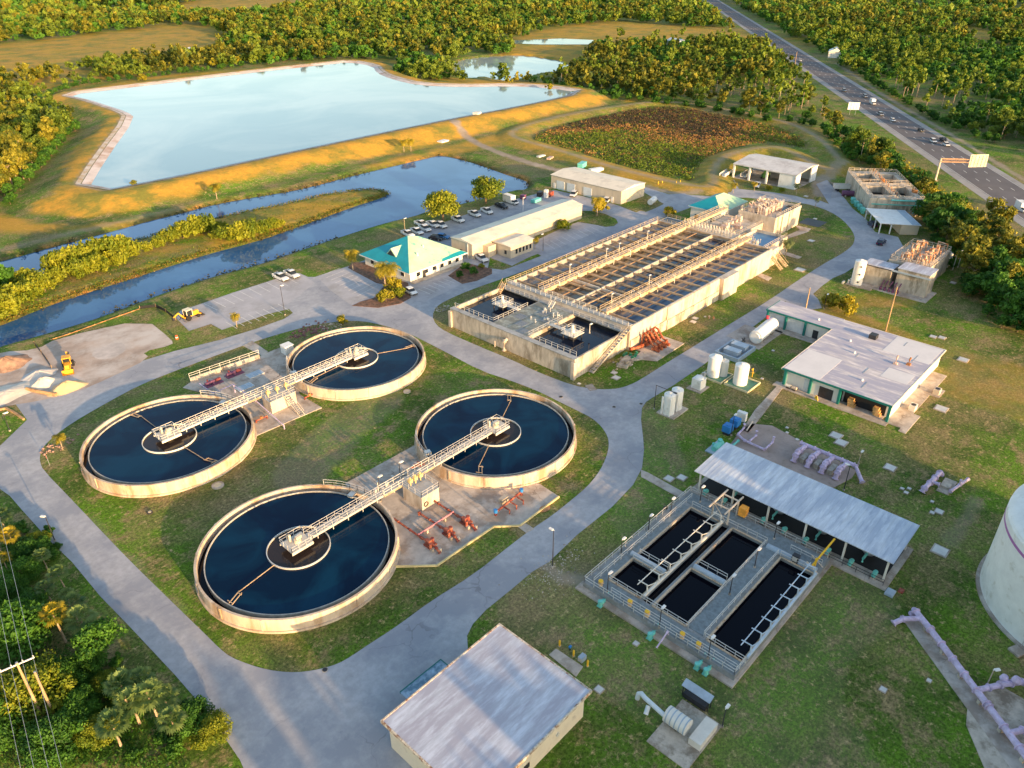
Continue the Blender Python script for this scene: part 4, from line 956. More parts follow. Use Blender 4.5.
m = MB(); m.box(97.8, 109.6, 16.2, 50, -.1, .3); m.build('floor_slab', PAD, t); MB().box(100.4, 109, 17.2, 49.2, .3, .34).build('canopy_shade_sheet', BLACK, t)  # black sheet on the floor puts the shade under the canopy into colour
MB().rail([(98.4, 16.8, .3), (98.4, 49.6, .3)], step=2).build('railing', DARK, t)
for k in range(9):
    y = 18.5+k*3.6; q = thing('filter_pump', 'aqua pump under the edge of the silver canopy, number %s from its right end' % ('one two three four five six seven eight nine'.split()[k]), 'pump', (99.2, y, .3), 0, 'aqua pumps under the silver canopy')
    m = MB(); m.tube([(98.9, y, .9), (100, y, .9)], .33, 10); m.cyl(99, y, .25, .3, 1.6, 10); m.build('pump_body', AQUA, q); MB().box(98.7, 100.1, y-.4, y+.4, .3, .5).build('base', CONC, q)
for k in range(4):
    y = 21+k*7.4; q = thing('pressure_vessel', 'dark steel vessel standing under the silver canopy, %s from the right' % ('first', 'second', 'third', 'fourth')[k], 'vessel', (104, y, .3))
    MB().lathe([(0, 3.2), (.9, 2.8), (1.2, 2.3), (1.2, .9), (.8, .4), (.8, .3)], 104, y, 20).build('vessel_shell', STEEL, q, True); m = MB(); m.tube([(102.8, y, 1), (101.3, y, 1), (101.3, y, .3)], .2, 8); m.build('pipe', AQUA, q)
m = MB(); m.box(97.1, 98.6, 14.9, 16.1, 0, .35); tag(m.build('metal_plate', BLUEG), 'pale metal cover plate at the right corner of the canopy slab', 'cover')
x, y = 98.9, 14.6; m = MB(); m.box(x, x+.9, y-.5, y+.2, 0, .3); tag(m.build('red_box', RED), 'little red box in the grass beside the canopy corner plate', 'box')

# ================================================================ BUILDINGS
def windows(t, face, c, a0, a1, n, z0, z1, w, frame=WHITE, glass=GLASS):
    """n windows on a wall: face 'x' plane x=c (outside -x) running over y, face 'y' plane y=c (outside -y) running over x"""
    for k in range(n):
        a = a0+(a1-a0)*(k+.5)/n
        if face == 'x': f = MB().box(c-.06, c, a-w/2-.1, a+w/2+.1, z0-.1, z1+.1); g = MB().box(c-.09, c-.06, a-w/2, a+w/2, z0, z1)
        else: f = MB().box(a-w/2-.1, a+w/2+.1, c-.06, c, z0-.1, z1+.1); g = MB().box(a-w/2, a+w/2, c-.09, c-.06, z0, z1)
        p = f.build('window', frame, t); g.build('pane', glass, p)
# office with teal hipped roof
t = thing('office_building', 'white office with a teal and pale green pyramid roof beside the car park', 'building', (137, 167, 0))
MB().box(127, 147.2, 157.1, 177.3, 0, 3.2).build('wall', WWALL, t)
x0, x1, y0, y1 = 125.9, 148.3, 156.0, 178.4; A, B = (136.2, 168.2, 8.6), (138.8, 166.2, 8.2)
m = MB(); m.add([(x0, y0, 3.2), (x1, y0, 3.2), (x1, y1, 3.2), (x0, y1, 3.2), A, B], [(0, 4, 3), (3, 4, 5, 2), (1, 2, 5), (0, 1, 2, 3)]); rf = m.build('roof', TEAL, t)
m = MB(); m.add([(x0, y0, 3.21), (x1, y0, 3.21), (B[0], B[1], B[2]+.02), (A[0], A[1], A[2]+.02)], [(0, 1, 2, 3)]); m.build('pale_roof_slope', TEALP, t)
m = MB(); m.add([(x0, y0, 3.22), (x1, y0, 3.22), (x1-1.6, y0+1.6, 4.0), (x1-9.5, y0+1.6, 4.0)], [(0, 1, 2, 3)]) if 0 else m.box(x0, x1, y0-.05, y0, 2.95, 3.2); m.box(x0-.05, x0, y0, y1, 2.95, 3.2); m.build('fascia', WHITE, t)
m = MB(); m.add([(x1-10, y0-.02, 3.26), (x1-.2, y0-.02, 3.26), (x1-1.9, y0+1.9, 4.12), (x1-8.4, y0+2.1, 4.16)], [(0, 1, 2, 3)]); m.build('teal_patch', TEAL, t)
# gable dormer on the left slope
m = MB(); m.add([(129.0, 165.0, 4.75), (129.0, 169.6, 4.75), (129.0, 167.3, 6.9), (133.3, 167.3, 6.95)], [(0, 1, 2), (0, 2, 3), (1, 3, 2)]); m.build('gable_roof', TEALP, t)
m = MB(); m.add([(128.95, 165.5, 4.8), (128.95, 169.1, 4.8), (128.95, 167.3, 6.5)], [(0, 1, 2)]); m.build('gable_face', DARK, t)
windows(t, 'y', 157.1, 128.5, 146.5, 6, 1.1, 2.2, 1.3); windows(t, 'x', 127, 158, 176, 4, 1.1, 2.2, 1.4)
d = MB().box(131.6, 132.7, 157.0, 157.1, 0, 2.2).build('door', DARK, t)
m = MB(); m.cyl(133, 160.5, .25, 5, 6.2, 10); m.cyl(137, 162.5, .2, 6, 7, 10); m.build('roof_vent', WHITE, t)
m = MB(); m.box(126.6, 148.2, 155.3, 157.1, .05, .13); tag(m.build('entrance_walk', PAD), kind='structure')
# workshops
def shed(name, label, x0, x1, y0, y1, h, rise, wall, roof, along='x', cat='building', flat=False):
    t = thing(name, label, cat, ((x0+x1)/2, (y0+y1)/2, 0)); MB().box(x0, x1, y0, y1, 0, h).build('wall', wall, t)
    o = .35; m = MB(); a0, a1, b0, b1 = x0-o, x1+o, y0-o, y1+o
    if along == 'x':
        c = (b0+b1)/2; m.add([(a0, b0, h), (a1, b0, h), (a1, c, h+rise), (a0, c, h+rise), (a0, b1, h), (a1, b1, h)], [(0, 1, 2, 3), (3, 2, 5, 4), (0, 3, 4), (1, 5, 2), (0, 4, 5, 1)])
    else:
        c = (a0+a1)/2; m.add([(a0, b0, h), (a0, b1, h), (c, b1, h+rise), (c, b0, h+rise), (a1, b0, h), (a1, b1, h)], [(0, 3, 2, 1), (3, 4, 5, 2), (0, 4, 3), (1, 2, 5), (0, 1, 5, 4)])
    m.build('roof', roof, t)
    return t
w = shed('workshop', 'long cream metal workshop with a low pitched roof along the pickup row', 151, 203.2, 156.8, 165.8, 4.9, .8, TANW, CREAM)
m = MB(); m.box(150.9, 151, 158.6, 158.9, 0, 4.9); m.build('downpipe', WHITE, w)
for k in range(4): MB().box(172+k*7, 173+k*7, 156.72, 156.8, 0, 2.1).build('door', M('door_cream', (.60, .50, .38), .6), w)
MB().box(150.93, 151.0, 161, 162, 0, 2.1).build('door', DARK, w)
m = MB(); m.box(155.4, 158.6, 154.4, 156.8, 0, 3.4); m.build('link_porch', TANW, w)
o = shed('small_office', 'small cream office annexe with a row of dark windows before the workshop', 159.3, 169.3, 148.9, 156.2, 3.7, .5, TANW, CREAM)
windows(o, 'y', 148.9, 161, 168.8, 5, 1.0, 2.4, .8, TANW); windows(o, 'x', 159.3, 150, 152, 1, 1.0, 2.2, .9, TANW)
w2 = shed('warehouse', 'large cream warehouse with pale roller doors beyond the workshop', 225.2, 239.8, 156.4, 189.2, 4.9, .9, TANW, CREAM, 'y')
for y in (184.5, 179.4, 171.5): MB().box(225.1, 225.2, y-1.9, y+1.9, 0, 3.3).build('roller_door', M('door_blue_white', (.60, .66, .68), .6, .05), w2)
for y in (187.4, 160.2): MB().box(225.1, 225.2, y-.5, y+.5, 0, 2.1).build('door', WHITE, w2)
MB().box(236.6, 237.6, 156.3, 156.4, 0, 2.1).build('door', M('door_cream', (.60, .50, .38)), w2)
# open equipment shed
t = thing('equipment_shed', 'open fronted white shed sheltering machinery at the edge of the dry basin', 'shed', (294, 132, 0))
Zs = 5.6
m = MB(); a0, a1, b0, b1 = 284.4, 303.4, 118.6, 145.2; c = 297
m.add([(a0, b0, Zs), (a0, b1, Zs), (c, b1, Zs+1.2), (c, b0, Zs+1.2), (a1, b0, Zs+.4), (a1, b1, Zs+.4)]+[(a0, b0, Zs-.35), (a0, b1, Zs-.35), (c, b1, Zs+.85), (c, b0, Zs+.85), (a1, b0, Zs+.05), (a1, b1, Zs+.05)],
      [(0, 3, 2, 1), (3, 4, 5, 2), (6, 7, 8, 9), (9, 8, 11, 10), (0, 1, 7, 6), (0, 6, 9, 3), (3, 9, 10, 4), (4, 10, 11, 5), (5, 11, 8, 2), (2, 8, 7, 1)]); m.build('roof', M('shed_roof', (.62, .60, .58), .6, .08, .3, (.45, .42, .4), .3, .2), t)
for k, y in enumerate((144.7, 138, 130.7)): MB().box(284.6, 285.2, y-.35, y+.35, 0, Zs-.1).build('column', WHITE, t)
for y in (144.8, 139): MB().box(302.4, 302.9, y-.3, y+.3, 0, Zs).build('column', WHITE, t)
MB().box(284.6, 303, 118.8, 119.3, 0, Zs-.2).box(302.6, 303, 119.3, 131, 0, Zs).box(284.7, 285.1, 119.3, 126.6, 0, Zs-.3).build('wall', WHITE, t) if 0 else MB().box(298.0, 303, 118.8, 119.3, 0, Zs+.2).box(284.6, 288.5, 118.8, 119.3, 0, Zs-.3).box(302.6, 303, 119.3, 145, 0, Zs).box(284.7, 285.1, 119.3, 125.6, 0, Zs-.3).build('wall', WHITE, t)
MB().box(284.6, 303, 118.8, 145, .0, .09).build('floor', PAD, t)
# maintenance building (L-shaped)
t = thing('maintenance_building', 'L-shaped white maintenance building with teal frames and a stained flat roof', 'building', (158, 48, 0))
H = 4.0
MB().box(144.6, 146.2, 43.0, 55.0, 0, H-.3).box(146.2, 175.6, 33.2, 55.0, 0, H-.31) .box(144.6, 146.2, 43.0, 43.01, 0, H-.3).build('wall', WWALL, t)
MB().box(169.8, 176, 55.2, 71.6, 0, H-.3).build('wing_wall', WWALL, t) 
rf = MB().box(144.1, 176.1, 32.8, 55.6, H-.3, H).build('roof', ROOFM, t); rw = MB().box(169.4, 176.6, 55.6, 72.0, H-.3, H-.02).build('wing_roof', ROOFM, t)
m = MB(); 
m.box(143.95, 144.1, 32.7, 55.6, H-.38, H+.03); m.box(169.25, 169.4, 55.75, 72.0, H-.38, H+.03); m.box(169.25, 176.6, 72.0, 72.15, H-.38, H+.03)
m.build('teal_fascia', TRIM, t)
m = MB(); m.box(144.0, 176.3, 32.62, 32.78, H-.3, H+.02); m.box(176.12, 176.3, 32.8, 55.6, H-.3, H+.02); m.box(143.95, 169.25, 55.6, 55.75, H-.3, H+.03); m.build('pale_edge', CREAM, t)
m = MB()
for y in (54.8, 49.2, 43.0, 33.1): m.box(144.1, 144.6, y-.25, y+.25, 0, H-.38)
for y in (71.7, 66.9, 62.0, 56.1): m.box(169.3, 169.8, y-.22, y+.22, 0, H-.38)
m.build('teal_post', TRIM, t)
MB().box(144.0, 146.3, 34, 43.0, .05, .12).build('bay_floor', PAD, t)
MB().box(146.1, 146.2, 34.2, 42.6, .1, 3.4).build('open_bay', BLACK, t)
MB().box(144.5, 144.6, 44.4, 47.3, 0, 2.6).build('door', DARK, t); MB().box(169.7, 169.8, 58.7, 60, 0, 2.2).build('door', DARK, t)
for b_ in ((169.7, 169.8, 62.4, 66.5, .2, 3.2), (169.7, 169.8, 67.4, 71.2, .2, 3.2), (144.5, 144.6, 49.6, 50.6, .6, 3)): MB().box(*b_).build('blank_panel', M('panel_grey', (.58, .60, .60), .6), t)
for b_ in ((144.4, 156.0, 47.6, 55.3), (154.5, 159.5, 33.6, 39.0), (166.5, 175.8, 33.2, 43.0)): MB().box(*b_, H, H+.025).build('white_roof_patch', ROOFW, t)
rr2 = random.Random(3)
for k in range(5): a_, b__ = 147+k*6.2, rr2.uniform(36, 52); MB().box(a_, a_+rr2.uniform(2, 4), b__, b__+.25, H, H+.04).build('roof_batten', STEEL, t)
for k, (x, y, hh) in enumerate(((162.0, 38.6, 1.6), (163.5, 36.4, 1.3))):
    m = MB(); m.tube([(x, y, H), (x, y, H+hh), (x+.5, y, H+hh+.2)], .2, 8); m.box(x-.4, x+.4, y-.4, y+.4, H, H+.35); m.build('roof_vent', HWM if k == 0 else RUST, t)
MB().box(170.3, 172, 46, 47.6, H, H+1).build('roof_unit', DARK, t)
for k, (x, y) in enumerate(((172, 60), (150, 41), (166, 50), (161, 47))): MB().cyl(x, y, .22, H, H+.45, 10).build('roof_pipe', WHITE, t)
m = MB(); m.box(142.6, 144.6, 32.6, 56.5, .0, .15); m.box(167.2, 169.8, 55.2, 72, 0, .12); m.box(144, 172, 30.2, 33.2, 0, .14); m.box(142.6, 151, 28.8, 30.2, 0, .13); m.box(161, 165, 28.4, 30.2, 0, .13)
tag(m.build('building_apron', PAD), kind='structure')
for k, (x, y, l) in enumerate(((152.5, 30.9, 'grey rooftop-style air conditioner on the slab by the right wall, nearest the camera'), (162.5, 29.4, 'boxy air conditioner on its own slab along the right wall'))):
    q = thing('air_conditioner', l, 'air conditioner', (x, y, .14)); MB().box(x-.8, x+.8, y-.6, y+.6, .14, 1.3).build('casing', RAILW if k == 0 else CONCL, q); MB().cyl(x, y, .5, 1.3, 1.36, 16).build('fan_grille', DARK, q)
for k, (y, l) in enumerate(((40.7, 'stack of tan crates inside the open bay, left'), (35.6, 'golden timber rack inside the open bay, right'))):
    q = thing('crate_stack', l, 'crates', (145.2, y, .12)); m = MB()
    for j in range(3): m.box(144.9, 145.9, y-.9+j*.25, y+.5+j*.1, .12+j*.6, .66+j*.6)
    m.build('crate', M('crate_tan', (.55, .32, .12), .8, .25, 1.5), q)
for k, (x, y, l) in enumerate(((143.5, 53.4, 'round machine with pale wheels at the left end of the maintenance front'), (143.4, 52.0, 'small cream compressor near the left teal post'))):
    q = thing('compressor', l, 'compressor', (x, y, .15)); MB().tube([(x, y-.5, .7), (x, y+.5, .7)], .35, 12).build('tank_body', CONCL if k else RAILW, q); MB().box(x-.3, x+.3, y-.3, y+.3, .15, .4).build('base', DARK, q)
x, y = at(816, 400); q = thing('sign_frame', 'tiny yellow A-frame sign standing on the grass by the front slab', 'sign', (x, y, 0)); MB().bar((x-.3, y-.4, 0), (x, y, .9), .1, .5).bar((x+.3, y+.4, 0), (x, y, .9), .1, .5).build('board', YEL, q)
# chemical building with orange pipework
t = thing('chemical_building', 'grey concrete chemical building in two blocks with orange pipes on its roof', 'building', (224, 56, 0))
MB().box(212.2, 218, 48.2, 56.2, 0, 6.4).box(211.8, 216.6, 57.6, 65, 0, 5.6).box(218, 236.5, 50.2, 60.8, 0, 6.2).build('concrete_block', CONC, t)
MB().box(212, 218.2, 48, 56.4, 6.4, 6.6).box(211.6, 216.8, 57.4, 65.2, 5.6, 5.78).build('roof', ROOFG, t)
m = MB(); m.box(211.8, 212.15, 47.8, 65.2, 5.3, 5.7); m.build('cornice', BLUEG, t)
for a, b in (((218.2, 50.4), (236.3, 50.4)), ((218.2, 60.6), (236.3, 60.6)), ((236.3, 50.4), (236.3, 60.6)), ((218.2, 50.4), (218.2, 60.6))): MB().rail([(*a, 6.2), (*b, 6.2)], step=1.6, h=1.2, r=.06).build('railing', CONCL, t)
MB().box(207.6, 213.4, 60.6, 67.4, 0, .35).box(209.2, 218, 46.8, 60.6, 0, .2).build('base_slab', PAD, t)
for k in range(14):
    x, y = 219.6+(k % 7)*2.5, 52.6+(k//7)*4.6+rr.uniform(-.6, .6)
    q = thing('orange_pump', 'orange pump and pipes on the chemical building roof deck', 'pump', (x, y, 6.2), 0, 'orange pumps crowding the roof deck')
    m = MB(); h_ = 7.0+rr.random()*1.6; a_ = rr.uniform(-1.2, 1.2); m.tube([(x, y-1.4, 6.3), (x, y-1.4, h_), (x+a_, y+1.3, h_), (x+a_, y+1.3, 6.3)], .2, 8); m.cyl(x+.6, y, .38, 6.2, 7.2+rr.random()*1.8, 10); m.tube([(x-.8, y+.4, 6.8), (x+1.2, y+.4+a_*.5, 6.8+rr.random())], .17, 8); m.tube([(x-.5, y-.8, 6.2), (x-.5, y-.8, 8+rr.random())], .12, 6); m.build('pipework', ORA, q)
    m = MB(); m.box(x-.6, x+.4, y-.9, y-.2, 6.2, 7.1); m.tube([(x-.7, y+.8, 6.2), (x-.7, y+.8, 8.2)], .1, 6); m.build('motor', CONCL, q)
q = thing('pipe_stack', 'dark pipes and valves in the gap between the two grey blocks', 'pipes', (211, 57, .2)); m = MB()
for k in range(5): a = 54.5+k*1.1; m.tube([(210+rr.random(), a, .2), (210.4, a, 1.2+rr.random()*2), (212.0, a, 2.5)], .16, 8); m.cyl(210.1, a, .35, .2, 1.1, 8)
m.build('pipework', PINK, q)
# tall white silo with ladder
def vessel(x, y, r, h, label, z=0, slabm=None, dome=.25, n=32, cat='tank', name='storage_tank', group=None, mat=WHITE):
    q = thing(name, label, cat, (x, y, z), 0, group)
    MB().lathe([(r, z), (r, z+h), (r*.8, z+h+dome*.6), (0, z+h+dome)], x, y, n).build('shell', mat, q, True)
    MB().cyl(x, y, r*.22, z+h+dome-.15, z+h+dome+.25, 14).build('hatch', mat, q)
    return q
for k, (x, y, l) in enumerate(((209.4, 65.2, 'tall white silo with dark ports at the front corner of the chemical building'),)):
    q = vessel(x, y, 1.5, 6.6-k*.4, l, .35, name='chemical_silo', cat='silo'); 
    m = MB()
    for a in (.25, .75): m.bar((x-1.6, y+a, .35), (x-1.6, y+a, 7.2), .07)
    for j in range(14): m.bar((x-1.6, y+.25, .8+j*.45), (x-1.6, y+.75, .8+j*.45), .05)
    m.build('ladder', ALU, q)
    for j in range(3): MB().cyl(0, 0, 1, 0, 1).build('port', DARK, q) if 0 else MB().tube([(x-1.2, y-.75, 1.4+j*2.2), (x-1.45, y-.85, 1.4+j*2.2)], .24, 10).build('port', DARK, q)
x, y = at(846, 283); gear('valve_cluster', 'pale pipes and a small pump beside the tall white silo', x, y, 0, ALU, 8, 1.3, 21, 'pump')
for k in range(3):
    x, y = at(942+k*2.6, 269-k*2.0); vessel(x+.3, y, .8, 4.6-.6*k, 'upright pale tank behind the chemical building, %s from the left' % ('first', 'second', 'third')[k], 0, mat=RAILW)
t = thing('pipe_arch', 'white pipe frame arching over the upright tanks behind the chemical building', 'frame', (*at(950, 268), 0)); x, y = at(950, 268); m = MB(); m.bar((x-1, y-1, 0), (x-1, y-1, 5.2), .18); m.bar((x+2, y-1.5, 0), (x+2, y-1.5, 5.2), .18); m.bar((x-1, y-1, 5.2), (x+2, y-1.5, 5.2), .18); m.build('frame', RAILW, t)
# four-cell filter block, skewed to the road
t = thing('filter_block', 'raised concrete block with four dark square cells by the highway hedge', 'filter block', (293.5, 90.0, 0), R_(34)); L_, W2 = 36.0, 17.5; Hf = 5.8
m = MB(); cells = []
xs = [-L_/2, -14.2, -2.2, 2.2, 14.2, L_/2]; ys = [-W2/2, -6.8, -.9, .9, 6.8, W2/2]
for i in range(5):
    for j in range(5):
        if i in (1, 3) and j in (1, 3): cells.append((xs[i], xs[i+1], ys[j], ys[j+1])); continue
        m.box(xs[i], xs[i+1], ys[j], ys[j+1], 0, Hf)
m.build('concrete_block', CONC, t, world=False)
for c in cells: MB().box(*c, 1, 3.4).build('water', WFIL, t, world=False)
for y in (-W2/2+.2, W2/2-.2, -.9, .9): MB().rail([(-L_/2+.2, y, Hf), (L_/2-.2, y, Hf)], step=2.4, r=.06).build('railing', CONCL, t, world=False)
for x in (-L_/2+.2, L_/2-.2, -2.1, 2.1): MB().rail([(x, -W2/2+.2, Hf), (x, W2/2-.2, Hf)], step=2.2, r=.06).build('railing', CONCL, t, world=False)
m = MB()
for k in range(10): m.tube([(-16+k*3.5, rr.uniform(-.6, .6), Hf), (-16+k*3.5, 0, Hf+1.8)], .1, 6)
m.box(-10, -8, -8.6, -7.2, Hf, Hf+1); m.box(2, 4, -.7, .7, Hf, Hf+1.2); m.build('gate_stem', RUST, t, world=False)
m = MB()
for k in range(3): m.tube([(-8+k*8.5, -W2/2-.3, .1), (-8+k*8.5, -W2/2-.3, Hf-1)], .3, 8)
m.build('rusty_downpipe', PINK, t, world=False)
m = MB(); m.box(-L_/2-.25, -L_/2, -8, 8, 3.6, 3.9); m.tube([(-L_/2-.5, -6, 1), (-L_/2-.5, -6, 5.4), (-L_/2-.5, 2, 5.4)], .28, 8); m.build('aqua_pipe', AQUA, t, world=False)
for k in range(4):
    x, y = at(852.5+k*3.2, 203-0+k*3.3); q = thing('aqua_pump', 'aqua pump on a stand beside the four-cell block, %s from the camera side' % ('fourth', 'third', 'second', 'first')[k], 'pump', (x, y, 0), R_(34)); m = MB(); m.box(-1.1, 1.1, -.6, .6, 1.0, 1.9); m.box(-.9, -.6, -.5, .5, 0, 1); m.box(.6, .9, -.5, .5, 0, 1); m.build('pump_body', AQUA, q, world=False); MB().tube([(0, -.9, 1.5), (0, .9, 1.5)], .35, 10).build('motor', AQUA, q, world=False)
x, y = at(844, 191); q = thing('dump_trailer', 'pale open topped tipping trailer parked on the slab beside the dark tank', 'trailer', (x, y, 0), R_(143-15)); m = MB(); m.box(-4, 4, -1.25, 1.25, 1.1, 1.3); m.box(-4, 4, -1.25, -1.15, 1.3, 2.6); m.box(-4, 4, 1.15, 1.25, 1.3, 2.6); m.box(-4, -3.9, -1.15, 1.15, 1.3, 2.6); m.box(3.9, 4, -1.15, 1.15, 1.3, 2.6); m.build('tipping_body', WWALL, q, world=False)
for a in (-2.8, -1.6, 2.6):
    for b in (-1.1, 1.1): MB().tube([(a, b-.14, .5), (a, b+.14, .5)], .5, 14).build('wheel', BLACK, q, world=False)
MB().box(-3.8, 3.8, -1.1, 1.1, 1.3, 1.75).build('load', MULCH, q, world=False)
x, y = at(849, 197); q = thing('purple_tank', 'dark purple horizontal tank between the trailer and the four-cell block', 'tank', (x+1, y-.5, 0), R_(120)); MB().tube([(-3.5, 0, 1.2), (3.5, 0, 1.2)], 1.0, 14).build('shell', PINK, q, world=False); MB().box(-2.5, -2, -.8, .8, 0, .6).box(2, 2.5, -.8, .8, 0, .6).build('saddle', CONC, q, world=False)
# carport
t = thing('carport', 'white roofed open carport in front of the four-cell block', 'carport', (265.7, 76.3, 0), R_(37)); m = MB(); m.add([(-8, -6.4, 3.3), (8, -6.4, 3.3), (8, 6.4, 3.7), (-8, 6.4, 3.7), (-8, -6.4, 3.15), (8, -6.4, 3.15), (8, 6.4, 3.55), (-8, 6.4, 3.55)], [(0, 1, 2, 3), (4, 7, 6, 5), (0, 4, 5, 1), (1, 5, 6, 2), (2, 6, 7, 3), (3, 7, 4, 0)]); m.build('roof', WHITE, t, world=False)
MB().box(-7.6, 7.6, -6.0, -.5, 0, 3.1).build('store_wall', TANW, t, world=False) 
m = MB(); m.box(-8, 8, -6.4, -2.2, 3.31, 3.33) if 0 else m.add([(-7.8, -6.2, 3.33), (7.8, -6.2, 3.33), (7.8, -3.6, 3.42), (-7.8, -3.6, 3.42)], [(0, 1, 2, 3)]); m.build('skylight_strip', BLUEG, t, world=False)
for a in (-7.5, -2.5, 2.5, 7.5): MB().box(a-.15, a+.15, 5.8, 6.1, 0, 3.5).build('column', WHITE, t, world=False)
for a in (-7.5,): MB().box(a-.15, a+.15, 2.5, 2.8, 0, 3.4).build('column', WHITE, t, world=False)
# foreground building
t = thing('pump_house', 'foreground building with a worn grey blue flat roof and cream walls', 'building', (41.5, 43, 0)); H = 4.9
MB().box(32.2, 51.0, 35.7, 49.8, 0, H-.25).build('wall', M('cream_wall', (.76, .66, .50), .8, .06, .5, (.58, .48, .36), .15, .5), t)
MB().box(31.8, 51.4, 35.2, 50.3, H-.25, H).build('roof', ROOFG, t)
m = MB()
for a, b, c, d in ((31.6, 51.6, 50.3, 50.5), (31.6, 51.6, 35.0, 35.2), (31.6, 31.8, 35.2, 50.3), (51.4, 51.6, 35.2, 50.3)): m.box(a, b, c, d, H-.35, H+.07)
m.build('roof_edge', M('edge_cream', (.62, .55, .44), .7, .25, 2., (.25, .12, .06), .35, 1.5), t)
m = MB(); m.box(36.6, 43.4, 50.5, 53.2, 2.75, 2.9); aw = m.build('awning', M('awning_blue', (.34, .46, .58), .6, .2, .8, (.12, .22, .30), .45, .7), t)
MB().box(36.6, 43.4, 53.1, 53.25, 2.6, 2.93).box(43.3, 43.45, 50.5, 53.2, 2.6, 2.93).build('awning_trim', TRIM, t)
MB().box(38, 39, 49.8, 49.86, 0, 2.1).build('door', DARK, t)
q = MB().box(40, 41, 35.62, 35.7, 1.2, 2).build('louvre', DARK, t); MB().tube([(46.0, 35.7, 1.8), (46.0, 35.55, 1.8)], .3, 14).build('round_vent', ALU, t)
MB().box(51.6, 53.6, 41.0, 47.5, 0, .12).build('x', PAD) if 0 else slab('concrete_apron', [(549,655),(556,649),(583,667),(576,677)], .1)
for k, (u, v) in enumerate(((559.5, 646), (573.5, 656), (587.5, 666))):
    x, y = at(u, v); q = thing('bollard', 'yellow bollard beside the grey roofed building, %s from the left' % ('first', 'second', 'third')[k], 'bollard', (x, y, 0)); MB().lathe([(.14, 0), (.14, 1.05), (.08, 1.14), (0, 1.16)], x, y, 14).build('post', YEL, q, True); MB().cyl(x, y, .22, 0, .06, 12).build('base', CONC, q)
x, y = at(582, 660); q = thing('utility_cabinet', 'small grey blue cabinet between the yellow bollards', 'cabinet', (x, y, 0)); MB().box(x-.5, x+.5, y-.35, y+.35, 0, .8).build('casing', BLUEG, q); MB().box(x-.52, x-.5, y-.3, y+.3, .1, .7).build('door', ALU, q)
x, y = at(570, 650); q = thing('standpipe', 'little blue standpipe beside the middle yellow bollard', 'standpipe', (x, y, 0)); MB().cyl(x, y, .12, 0, .7, 10).build('pipe', DARK, q); MB().box(x-.2, x+.2, y-.15, y+.15, .5, .75).build('valve', BLUE, q)
# distant white house by the highway and other far roofs
for k, (u, v, w_, l) in enumerate(((835, 57, 14, 'white house among the trees right of the highway'), (187, 58, 20, 'white roofed house far off beyond the reservoir'), (676, 47, 16, 'white roof showing above the forest, top right of centre'))):
    x, y = at(u, v); q = thing('distant_house', l, 'house', (x, y, 0), R_(20+k*25)); MB().box(-w_/2, w_/2, -5, 5, 0, 4.5).build('wall', WHITE, q, world=False)
    MB().add([(-w_/2-.5, -5.5, 4.5), (w_/2+.5, -5.5, 4.5), (w_/2+.5, 0, 7), (-w_/2-.5, 0, 7), (w_/2+.5, 5.5, 4.5), (-w_/2-.5, 5.5, 4.5)], [(0, 1, 2, 3), (3, 2, 4, 5), (0, 3, 5), (1, 4, 2)]).build('roof', WHITE, q, world=False)
    for a in (-4, 0, 4): MB().box(a-.7, a+.7, -5.05, -5, 1.3, 2.7).build('window', GLASS, q, world=False)
# ================================================================ TANKS, PIPES AND YARD OBJECTS
GREENP = M('green_containment', (.10, .24, .16), .7, .15, 1.)
def containment(u, v, s, label, rz=0):
    x, y = at(u, v); q = thing('containment_pad', label, 'pad', (x, y, 0)); MB().box(x-s, x+s, y-s, y+s, 0, .12).build('pad_floor', GREENP, q)
    m = MB(); m.box(x-s-.15, x-s, y-s-.15, y+s+.15, 0, .4); m.box(x+s, x+s+.15, y-s-.15, y+s+.15, 0, .4); m.box(x-s, x+s, y-s-.15, y-s, 0, .4); m.box(x-s, x+s, y+s, y+s+.15, 0, .4); m.build('kerb_edge', M('pale_yellow', (.66, .58, .36), .8), q); return x, y
x, y = containment(716, 376, 2.5, 'green floored tank pad with cream kerb, left of two')
vessel(x-.2, y+.6, 1.45, 4.6, 'stout white tank on the left green pad', .12); vessel(x+1.2, y-1.6 if 0 else y-.9, 1.0, 3.6, 'narrower cream white tank tucked behind the stout one', .12, mat=WWALL)
gear('valve_cluster', 'small pale pump pieces left of the stout white tank', x-1.6, y+2.0, .12, ALU, 6, .6, 31, 'pump', .9)
x, y = containment(742, 384, 2.7, 'green floored tank pad with cream kerb, right of two')
vessel(x-.1, y+.5, 1.5, 4.4, 'single white tank on the right green pad', .12)
q = thing('eyewash_station', 'thin yellow shower stand behind the single white tank', 'shower', (*at(752, 377), 0)); x, y = at(752, 377); MB().tube([(x, y, 0), (x, y, 2.2), (x-.5, y, 2.2)], .07, 8).build('pipe', YEL, q); MB().cyl(x-.5, y, .2, 2.0, 2.15, 10).box(x-.2, x+.2, y-.2, y+.2, 1, 1.15).build('bowl', YEL, q)
x, y = at(698, 388); q = thing('intermediate_tank', 'white cube tank with rounded lid on a small pale slab', 'tank', (x, y, 0)); MB().box(x-1.9, x+1.7, y-1.7, y+1.7, 0, .25).build('slab', PAD, q); MB().box(x-1.1, x+1.1, y-1.1, y+1.1, .25, 2.5).build('tank_body', WHITE, q); MB().lathe([(1.0, 2.5), (.85, 2.8), (0, 2.95)], x, y, 20).build('lid', WHITE, q, True)
m = MB()
for k in range(6): m.box(x-1.14, x-1.1, y-1.0+k*.38, y-.9+k*.38, .3, 2.45)
m.build('ribs', WHITE, q)
xx, yy = at(671, 412); MB().box(xx-2.4, xx+2.6, yy-1.7, yy+1.7, 0, .25)
